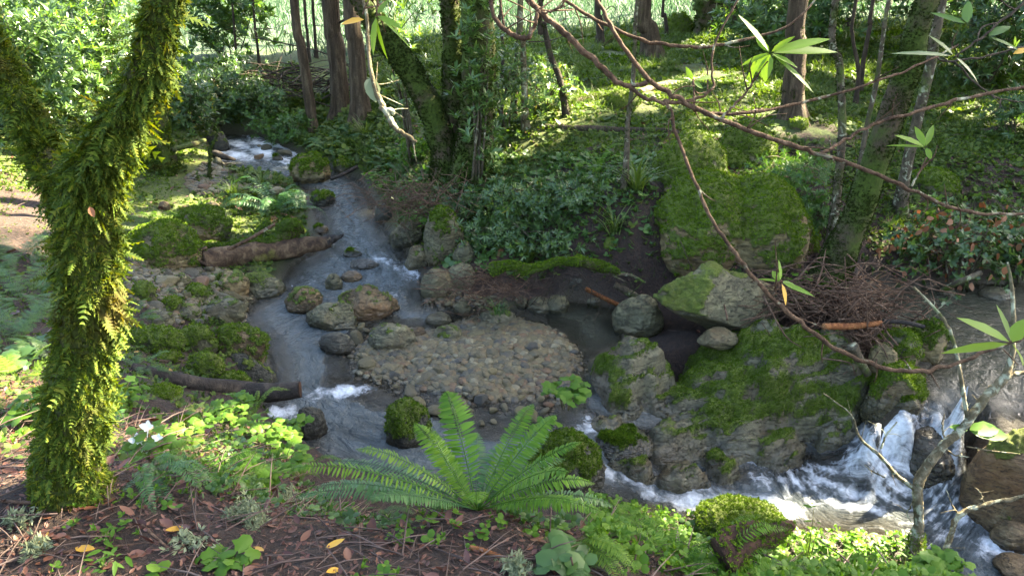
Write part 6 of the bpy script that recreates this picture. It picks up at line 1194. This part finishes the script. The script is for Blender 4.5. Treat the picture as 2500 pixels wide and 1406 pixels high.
def grass_tuft(label, px, size, n, seed, mat='grass', h=None):
    b = G(*px) if h is None else P(*px, h); L = size*dep(b)/FPX; rng = np.random.default_rng(seed); a = rng.random(n)*6.3; t_ = rng.random(n)*.7+.1; d = np.stack([np.cos(a)*t_, np.sin(a)*t_, np.ones(n)], 1); N = np.stack([-np.cos(a), -np.sin(a), t_], 1)
    V, F = inst(t_blade(.022, .6), np.stack([rng.normal(size=n)*.02, rng.normal(size=n)*.02, 0*a], 1), d, N, L*(.5+.7*rng.random(n))); tag(link('grass_tuft', mesh('grass_tuft', V, F, M[mat]), None, b), label, 'grass tuft')
grass_tuft('long-bladed grass tuft at the foot of the speckled sapling', (1555, 470), 110, 60, 1)
grass_tuft('grass tuft on the dark bank left of the largest boulder', (1500, 570), 80, 60, 2)
grass_tuft('grass tuft above the mossy branch', (1290, 640), 70, 80, 3)
grass_tuft('grass tuft beneath the fir pair', (890, 340), 60, 80, 4)
grass_tuft('green weed tuft draped on the rock at the top of the gravel bar', (1215, 768), 45, 60, 5, 'herb_dark', .84)
grass_tuft('grass tuft on the sunny strip by the streamside sword fern', (570, 480), 50, 90, 6)
grass_tuft('grass tuft by the water left of the tan boulder', (640, 455), 45, 80, 7)
# lichen twigs fallen on the near bank
def lichen_twig(label, px, size, n, seed):
    b = G(*px); R_ = size*dep(b)/FPX; rng = np.random.default_rng(seed); o = thing('lichen_twig', label, 'twig', b); tw = MB(); li = MB()
    for k in range(6):
        a = rng.random()*6.3; e = np.array([math.cos(a), math.sin(a), .35*rng.random()])*R_*rng.uniform(.5, 1); c = np.array([-e*.3+[0, 0, .01], e*.3+[0, 0, R_*.15], e]); tw.add(*tube(c, [.004, .003, .0015], 5, 10, .1, 30, k)); cc = catmull(c, 40)
        m = n//6; p = cc[rng.integers(0, 40, m)]+rng.normal(size=(m, 3))*.012; p[:, 2] = np.maximum(p[:, 2], .003); li.add(*inst(TUFT[k % 3], p, rdir(m, rng), rdir(m, rng), .012+.014*rng.random(m)))
    link('twig', mesh('twig', *tw.arr(), M['twigs']), o); link('lichen', mesh('lichen', *li.arr(), M['lichen']), o)
lichen_twig('pale lichen-covered twigs heaped beside the sunlit ferns, left of the big sword fern', (620, 1275), 110, 600, 1)
lichen_twig('lichen-crusted twigs in the centre of the near bank', (700, 1235), 60, 260, 2)
lichen_twig('lichen-covered twig in the bottom left litter', (90, 1350), 50, 110, 3)
lichen_twig('small lichen twig at the left edge of the litter', (40, 1275), 40, 80, 4)
lichen_twig('lichen twig at the bottom edge in the centre', (1265, 1390), 50, 220, 5)
lichen_twig('lichen-flecked twig lying across the bottom litter', (470, 1330), 60, 110, 6)
# sticks on the near ground
for i, (pts, rr, lab) in enumerate([([(60, 1365), (160, 1350), (280, 1335), (390, 1325)], [5, 5, 4, 3], 'dark stick lying across the bottom left litter'), ([(330, 1265), (400, 1330), (470, 1375), (520, 1395)], [4, 4, 3, 2], 'curved twig running to the bottom edge, left of centre'), ([(700, 1270), (800, 1262), (880, 1275)], [4, 4, 3], 'short dark stick below the lichen twigs'),
      ([(1148, 1338), (1190, 1350), (1228, 1362)], [7, 7, 5], 'orange-brown bark stick at the bottom centre'), ([(420, 1125), (470, 1118), (520, 1105)], [6, 6, 4], 'grey stick under the leafy herbs'), ([(0, 1225), (90, 1228), (160, 1222)], [5, 5, 3], 'grey twig lying left of the shaggy tree foot'), ([(880, 1330), (960, 1345), (1060, 1392)], [2.5, 2.5, 2], 'thin reddish twig in the bottom centre litter'), ([(1370, 1270), (1390, 1345), (1400, 1390)], [3, 3, 2], 'thin upright twig before the dark ferns')]):
    log('stick', lab, 'stick', [(x, y) for x, y in pts], rr, 'log_rust' if 'orange' in lab else 'twigs', seed=60.+i, sides=7, bump_=.15)
# single fallen leaves that stand out
FL = [((185, 1345), 'pair of yellow leaves by the lichen twig, bottom left', .07), ((85, 1352), 'long yellow leaf in the bottom left litter', .07), ((450, 1295), 'yellow leaf under the blue-green sword fern', .05), ((620, 1342), 'orange-yellow leaf at the lichen twigs', .05), ((795, 1345), 'orange leaf lying left of the bottom centre', .06), ((830, 1395), 'yellow leaf on the bottom edge', .05),
 ((420, 915), 'yellow leaf on the dark ground above the cut log', .05), ((500, 810), 'orange leaf on the moss of the broad rock', .05), ((340, 862), 'orange leaf beneath the long shaggy rock', .04), ((1200, 770), 'yellow leaf on the rock at the head of the gravel', .04), ((1300, 930), 'yellow leaf on the right part of the gravel bar', .045), ((1280, 865), 'orange leaf in the middle of the gravel bar', .04), ((1245, 880), 'small yellow leaf left of the orange one on the gravel', .035), ((1395, 930), 'yellow leaf at the right end of the gravel bar', .035)]
for i, (px, lab, s_) in enumerate(FL):
    p = G(*px); rng = np.random.default_rng(i+90); V, F = inst(t_lance(.2, -.12, .2), [[0, 0, .012]], [[rng.normal(), rng.normal(), .1]], [[.2*rng.normal(), .2*rng.normal()-.2, 1]], [s_]); tag(link('fallen_leaf', mesh('fallen_leaf', V, F, M['yellow']), None, p), lab, 'leaf')
# ------------------------------------------------------------------ uncountable cover
rng = np.random.default_rng(77)
def region(n, x0, x1, y0, y1, cond):
    p = np.stack([rng.uniform(x0, x1, n), rng.uniform(y0, y1, n)], 1); z = H(p[:, 0], p[:, 1]); v = np.stack([p[:, 0], p[:, 1], z], 1)
    d = p[:, 1]*cs-(z-CZ)*sn; u = p[:, 0]/d*FPX+1250; w_ = (-(p[:, 1]*sn)-(z-CZ)*cs)/d*FPX+703
    ok = (u > -80) & (u < 2580) & (w_ > -60) & (w_ < 1480) & cond(p, z, u, w_); return v[ok], u[ok], w_[ok]
nz = lambda p, f: fbm(np.stack([p[:, 0]*f, p[:, 1]*f, 0*p[:, 0]+9], 1), 3)
sdw = lambda p: sdist(wpt, p[:, 0], p[:, 1])
# brown litter on the near bank and the shaded banks
p1, u1, w1 = region(26000, -2.2, 2.6, 1.2, 3.2, lambda p, z, u, w_: sdw(p) < -.25); p2, u2, w2 = region(26000, -5.5, 7, 3.0, 12, lambda p, z, u, w_: (sdw(p) < -.05) & (nz(p, .8) > -.15)); pl = np.vstack([p1, p2]); n = len(pl); a = rng.random(n)*6.3
dd = pl[:, 1]*cs-(pl[:, 2]-CZ)*sn; mb = MB(); Xl = np.stack([np.cos(a), np.sin(a), .3*rng.normal(size=n)], 1); Nl = nrm(np.stack([.45*rng.normal(size=n), .45*rng.normal(size=n), np.ones(n)], 1)); sl = np.where(rng.random(n) < .10, .042, .018)*(.5+.8*rng.random(n))*np.where(np.arange(n) < len(p1), 1, 1.7)
for k, tp in enumerate((t_lance(.2, -.15, .25), t_diam(.07, .1, .1), t_lance(.3, -.2, .3))):
    s = np.arange(n) % 3 == k; mb.add(*inst(tp, pl[s]+[0, 0, .006], Xl[s], Nl[s], sl[s]))
kind(link('leaf_litter', mesh('leaf_litter', *mb.arr(), M['litter'])), 'stuff')
# fine twigs
n = 1500; p, u_, w_ = region(5000, -2.2, 2.4, 1.2, 3.0, lambda p, z, u, w_: sdw(p) < -.3); q2, _, _ = region(9000, -5, 7, 3.2, 12, lambda p, z, u, w_: (sdw(p) < -.1) & (nz(p, .7) > .05)); p = np.vstack([p, q2])[:3600]; n = len(p); a = rng.random(n)*6.3
mb = MB(); mb.add(*inst((np.array([(0, .012, 0), (0, -.012, 0), (0, 0, .02), (.5, .012, .05), (.5, -.01, .05), (.5, 0, .07), (1, 0, .01)], float), [np.array([(3, 5, 6), (5, 4, 6), (4, 3, 6)]), np.array([(0, 2, 5, 3), (2, 1, 4, 5), (1, 0, 3, 4)])]), p+[0, 0, .006], np.stack([np.cos(a), np.sin(a), .12*rng.normal(size=n)], 1), np.tile([0, 0, 1.], (n, 1)), .06+.18*rng.random(n)**2))
kind(link('twig_litter', mesh('twig_litter', *mb.arr(), M['twig'])), 'stuff')
# small green plants over the far slope and banks
TRI = compose(t_round(6, .45), np.zeros((3, 3)), [[1, 0, .25], [-.5, .87, .2], [-.5, -.87, .3]], np.tile([0, 0, 1.], (3, 1)), [1., .9, 1.]); SPR = t_whorl(6, t_diam(.22, .2, .2), np.random.default_rng(3), .9, .8)
def cover(name, n, x0, x1, y0, y1, cond, size, mat, tpls, up=1.0, lift=.02):
    p, u_, w_ = region(n, x0, x1, y0, y1, cond); m = len(p); a = rng.random(m)*6.3; mb = MB(); dd = p[:, 1]*cs-(p[:, 2]-CZ)*sn; sc = size*(.55+.8*rng.random(m))*np.clip(dd/7, .75, 1.8)
    for k, tp in enumerate(tpls):
        s = np.arange(m) % len(tpls) == k; ms = s.sum()
        if tp[1] == 'up': X_ = np.stack([.5*rng.normal(size=ms), .5*rng.normal(size=ms), up*np.ones(ms)], 1); N = rdir(ms, rng)
        else: X_ = np.stack([np.cos(a[s]), np.sin(a[s]), .2*rng.normal(size=ms)], 1); N = nrm(np.stack([.35*rng.normal(size=ms), .35*rng.normal(size=ms)-.2, np.ones(ms)], 1))
        mb.add(*inst(tp[0], p[s]+np.array([0, 0, 1])*(lift*rng.random(ms))[:, None], X_, N, sc[s]))
    return kind(link(name, mesh(name, *mb.arr(), M[mat])), 'stuff')
T2 = [(TRI, 'flat'), (SPR, 'up'), (t_blade(.03, .5), 'up')]
slope = lambda p, z, u, w_: (sdw(p) < -.12) & (p[:, 1] > 5.2) & (nz(p, .9) > -.28+0*u) & ~((u > 1180) & (u < 2150) & (w_ > 690))
cover('ground_cover', 60000, -2.5, 9.5, 5.2, 15.5, slope, .042, 'cover', T2)
cover('low_grass', 90000, -2.5, 9.5, 5.2, 16, lambda p, z, u, w_: slope(p, z, u, w_) & (nz(p, 1.7) > -.05), .07, 'grass', [(t_blade(.022, .5), 'up')])
cover('slope_moss', 60000, -2.5, 9.5, 6.5, 15.5, lambda p, z, u, w_: (sdw(p) < -.3) & (nz(p, 1.1) < .12), .026, 'moss_fuzz', [(TUFT[0], 'flat'), (TUFT[1], 'up')], lift=.01)
left = lambda p, z, u, w_: ~((u < 150) & (w_ > 470) & (w_ < 620)) & (sdw(p) < -.10) & (u < 760) & (w_ < 1130) & (nz(p, 1.3) > -.3)
cover('left_bank_plants', 46000, -8, -.4, 2.2, 13, left, .036, 'cover', T2)
cover('left_bank_moss', 36000, -7, -.4, 2.6, 12, lambda p, z, u, w_: (sdw(p) < -.05) & (u < 760) & (w_ < 1000) & (nz(p, 1.6) < .1), .02, 'moss_fuzz', [(TUFT[0], 'flat'), (TUFT[1], 'up')], lift=.01)
cover('near_bank_plants', 3600, -2, 2.4, 1.3, 3.2, lambda p, z, u, w_: (sdw(p) < -.3) & (nz(p, 2.2) > .16-.35*((u > 1500) | ((u > 230) & (u < 800) & (w_ < 1260)))), .028, 'herb', [(TRI, 'flat'), (SPR, 'up')], lift=.03)
cover('near_edge_plants', 6000, -1.2, 2.6, 2.1, 3.2, lambda p, z, u, w_: (sdw(p) < -.2) & (nz(p, 2.0) > -.15), .03, 'herb_dark', [(TRI, 'flat'), (SPR, 'up'), (t_lance(.15, .3, .2), 'up')], lift=.06)
cover('edge_herbs', 14000, .2, 2.6, 1.9, 4.0, lambda p, z, u, w_: (sdw(p) < -.03) & (u > 1430) & (w_ > 1180), .034, 'herb', [(TRI, 'flat'), (SPR, 'up'), (t_lance(.15, .3, .2), 'up')], lift=.07)
cover('bank_plants', 12000, -1.6, 4.2, 4.8, 8.5, lambda p, z, u, w_: (sdw(p) < -.18) & (u > 880) & (u < 1600) & (w_ > 380) & (w_ < 680), .05, 'herb_dark', T2, lift=.05)
cover('far_bank_plants', 14000, -4.5, .5, 8.2, 11.5, lambda p, z, u, w_: (sdw(p) < -.08) & (u > 560) & (u < 960) & (w_ < 460), .05, 'cover', T2, lift=.06)
cover('right_bank_plants', 16000, 2.5, 9, 5.5, 9.5, lambda p, z, u, w_: (sdw(p) < -.15) & (u > 2050) & (w_ > 230) & (w_ < 640), .04, 'cover', T2, lift=.03)
cover('meadow_grass', 60000, -22, 30, 13.5, 34, lambda p, z, u, w_: (p[:, 1]+.5*np.maximum(-p[:, 0]-1, 0) > 14.3), .16, 'meadow', [(t_blade(.03, .5), 'up')])
# ------------------------------------------------------------------ crowns high above the picture, shaped to shade the ravine and leave sun patches
LIT = [((150, 180), .9, 1.0, 7.), ((270, 250), .7, 1.3, 7.5), ((60, 80), .7, 1., 7.), ((40, 560), .55, 0, 0), ((110, 520), .4, 0, 0), ((20, 480), .4, 0, 0), ((20, 940), .3, .1, 0), ((20, 1090), .16, 0, 0), ((300, 850), .16, 0, -1), ((295, 940), .12, 0, -1), ((335, 420), .13, 0, -1), ((310, 720), .08, 0, -1), ((420, 200), .10, 0, -1), ((305, 620), .06, 0, -1), ((400, 370), .25, .1, 0),
 ((360, 1060), .13, .05, 0), ((560, 1030), .14, .05, 0), ((660, 1090), .20, .05, 0), ((580, 1170), .13, .05, 0), ((450, 1080), .12, .03, 0), ((640, 1260), .11, .03, 0), ((880, 1105), .07, 0, 2.6), ((1080, 1060), .09, 0, 2.65), ((1010, 1050), .05, 0, 2.7),
 ((1650, 1270), .2, .1, 0), ((1560, 1280), .13, .1, 0), ((2080, 1330), .36, .15, 0), ((2200, 1380), .25, .1, 0), ((1950, 1300), .16, .2, 0), ((2240, 1150), .22, 0, 2.9), ((2400, 1000), .12, 0, 3.0), ((1790, 1400), .1, .1, 0),
 ((1950, 120), .16, 0, 2.1), ((1300, 60), .2, 0, 2.), ((1520, 110), .16, 0, 2.1), ((1250, 85), .12, 0, 1.9), ((1900, 660), .05, 0, 2.), ((2470, 830), .1, 0, 1.8), ((950, 290), .12, 0, 2.6),
 ((700, 620), .14, .1, 0), ((640, 580), .12, .1, 0), ((430, 590), .3, .2, 0), ((540, 492), .2, 0, 0), ((440, 500), .15, 0, 0), ((760, 395), .12, .2, 0),
 ((980, 80), .35, 0, 8.), ((1000, 200), .22, 0, 7.6), ((1240, 300), .2, .3, 0), ((1220, 120), .2, 0, 7.5), ((1400, 260), .3, 0, 0), ((1300, 290), .25, .05, 0), ((1500, 238), .25, .1, 0), ((1580, 222), .28, .05, 0), ((1720, 200), .35, 0, 0), ((1860, 240), .3, 0, 0), ((1860, 395), .16, .1, 0), ((1920, 420), .22, .1, 0), ((2470, 285), .5, 0, 0), ((2150, 560), .1, .1, 0),
 ((840, 60), .2, 0, 9.6), ((1830, 90), .4, .5, 0), ((620, 250), .3, .6, 0), ((660, 210), .2, .5, 0), ((2230, 830), .08, .1, 0), ((2140, 1000), .1, .2, 0), ((2440, 1150), .2, .1, 0), ((2050, 620), .08, .2, 0)]
for (px_, d_, sp_) in (((110, 380), .8, [(60, 100, .9), (160, 150, .9), (150, 260, .7), (60, 230, .7)]), ((270, 330), 1.6, [(230, 120, .8), (300, 230, .6), (280, 60, .7)])):
    b_ = G(*px_); yb = b_[1]+d_*.85
    for (x_, y_, r_) in sp_: LIT.append(((x_, y_), r_, 0, dep(DY(x_, y_, yb-.35))))
YS = G(165, 1195)[1]; LIT = [(a_, b_, c_, dep(DY(a_[0], a_[1], YS-.03)) if d_ == -1 else d_) for a_, b_, c_, d_ in LIT]
rl = np.random.default_rng(31)
for k in range(30): LIT.append(((rl.uniform(1230, 2480), rl.uniform(120, 345)), rl.uniform(.08, .3), .02, 0))
for k in range(14): LIT.append(((rl.uniform(1250, 2050), rl.uniform(345, 540)), rl.uniform(.03, .09), .25, 0))
LIT += [((1690, 455), .2, .35, 0), ((1850, 480), .2, .35, 0), ((2170, 330), .10, 0, 6.4), ((2235, 160), .10, 0, 6.0), ((1650, 360), .12, .3, 0), ((1700, 660), .07, .1, 0), ((1900, 830), .15, .05, 0), ((2010, 900), .10, .05, 0), ((400, 830), .10, .1, 0), ((590, 815), .12, .1, 0), ((505, 880), .06, .1, 0), ((1165, 1150), .06, 0, 2.5), ((1390, 1090), .05, 0, 2.5), ((700, 1150), .05, 0, 2.5), ((1500, 1330), .10, .1, 0), ((1850, 1340), .08, .1, 0), ((2300, 560), .15, .2, 0), ((2170, 640), .06, .2, 0), ((1100, 600), .05, .1, 0)]
LP = []
for (px, r, dz, dp_) in LIT: LP.append((*(D(*px, dp_) if dp_ else G(*px, True)+[0, 0, dz]), r))
LP = np.array(LP)
e1 = nrm(np.cross(SUN, [0, 0, 1.])); e2 = np.cross(SUN, e1)
def sunlit(p):                           # leaves left out so the sun falls on the chosen spots
    a = np.stack([p@e1, p@e2], 1); out = np.zeros(len(p), bool)
    wob = .85+.35*fbm(p*3., 2)
    for q in LP: out |= (((a-np.array([q[:3]@e1, q[:3]@e2]))**2).sum(1) < (q[3]*wob+.10+.3*np.minimum(q[3], .4))**2) & (p@SUN > q[:3]@SUN+.15)
    g = p-SUN*((p[:, 2]-1.9)/SUN[2])[:, None]; far = (g[:, 1]+.5*np.maximum(-g[:, 0]-1, 0) > 15.2)    # the open meadow
    return out | far
LEAFQ = compose(t_diam(.24, .15, .15), rdir(5)*.5, rdir(5), rdir(5), [1, .9, 1.1, .8, 1.])
CANT = [(SUN[0]*(k-5)/.766+a*.47+x0, SUN[1]*(k-5)/.766-a*.88+y0, hh) for k, a, x0, y0, hh in [(26, -9, 0, 5.5, 21), (24, -5.5, 0, 5.5, 19), (27, -2, 0, 5.5, 22), (24, 1.2, 0, 5.5, 19), (26, 4.5, 0, 5.5, 21), (25, 8, 0, 5.5, 20), (30, -7, 0, 5.5, 25), (31, -3, 0, 5.5, 26), (30, 1, 0, 5.5, 25), (31, 5.5, 0, 5.5, 26), (22, -12, 0, 5.5, 18), (20, 3, 0, 5.5, 15), (20, -3.5, 0, 5.5, 15), (20, -8, 0, 5.5, 15), (22, 5.2, 0, 5.5, 18), (24, 6.6, 0, 5.5, 21), (19, 6.5, 0, 5.5, 14), (28, 3, 0, 5.5, 25), (23, -.5, 0, 5.5, 19)]]  # unseen trees added towards the sun so their crowns shade the ravine
def crown(o, c, r, n, rz=.8, zmin=CZ+1.0, leaf=.17):
    rng = np.random.default_rng(int(abs(c[0]*100+c[1]*37))); m = max(20, n//26); a = rdir(m, rng)*(rng.random((m, 1))**.45)*np.array([r, r, r*rz]); p = (c+a)[rng.integers(0, m, n)]+rng.normal(size=(n, 3))*.30*min(1, r*.45)
    p = p[(p[:, 2] > zmin)]; p = p[~sunlit(p)]; b0_ = np.array(o.location[:])
    if len(p): V, F = inst(LEAFQ, p, rdir(len(p), rng), rdir(len(p), rng), leaf*(.7+.7*rng.random(len(p)))); link('crown', mesh('crown', V-b0_, F, M['canopy']), o)
for (o, c, r) in SHADE:
    if c[2] < CZ+1.2: c = np.array([c[0], c[1], CZ+2.6])
    crown(o, np.asarray(c, float)+[0, 0, r*.5], r, int((300 if o.location[0] > .8 else 130)*r*r), .8)
for i, (x, y, hgt) in enumerate(CANT):
    best = None
    for dx in np.linspace(-1.3, 1.3, 14):            # stand the trunk where it does not cross a sunbeam
        bx, by = x+SUN[1]*dx*1.2, y-SUN[0]*dx*1.2; tz = np.linspace(0, hgt, 60)[:, None]; q_ = np.array([bx, by, 2.])+tz*np.array([0, 0, 1.]); a_ = np.stack([q_@e1, q_@e2], 1)
        dmin = np.sqrt(((a_[:, None]-np.stack([LP[:, :3]@e1, LP[:, :3]@e2], 1)[None])**2).sum(2)).min(0); sc_ = (dmin < LP[:, 3]+.15).sum()
        if best is None or sc_ < best[0]: best = (sc_, bx, by)
    x, y = best[1:]; z0 = H1(x, y); b0_ = np.array([x, y, z0]); o = thing('shade_tree', 'unseen tall tree added on the sunny side to shade the ravine', 'tree', b0_, 'unseen trees added to shade the ravine')
    V, F = tube([[0, 0, -.2], [.1, .1, hgt*.5], [.05, .1, hgt*1.1]], [.2, .15, .05], 12, 40, .1, 3, i, True, (.15, .5, 4))
    link('trunk', mesh('trunk', V, F, M['bark_fir']), o); r = 2.6; crown(o, np.array([x, y, z0+hgt*.66]), r, 4300, 2.6, z0+3., .26)

for i, (px, py, r, hh) in enumerate([(1905, 62, 1.9, 3.6), (2070, 70, 2.0, 4.2), (2225, 80, 2.0, 3.8), (2370, 95, 2.1, 4.4), (2520, 130, 2.0, 4.0), (1985, 30, 2.4, 6.), (2330, 30, 2.6, 6.5), (2620, 200, 1.8, 3.6), (2700, 330, 1.6, 3.2)]):
    b0_ = G(px, py); o = thing('understory_tree', ['leafy young tree at the top edge right of the dark trunk', 'dim leafy tree at the top edge left of the leaning trunk top', 'leafy tree behind the top of the leaning mossy trunk', 'dark bushy tree behind the lens-near twig, top right', 'bushy tree at the right edge of the upper slope', 'tall dark tree far back at the top, left of the leaning trunk', 'tall dark tree far back in the upper right corner', 'bushy tree just beyond the right edge of the upper slope', 'bushy tree just beyond the right edge above the pool'][i], 'tree', b0_)
    V, F = tube([[0, 0, -.15], [.1, .05, hh*.5], [-.1, .1, hh]], [.07, .05, .02], 9, 26, .12, 6, i); link('trunk', mesh('trunk', V, F, M['bark_dark']), o)
    crown(o, b0_+[0, 0, hh*.55], r*.8, 2600, hh*.5/r, b0_[2]+.25, .11)
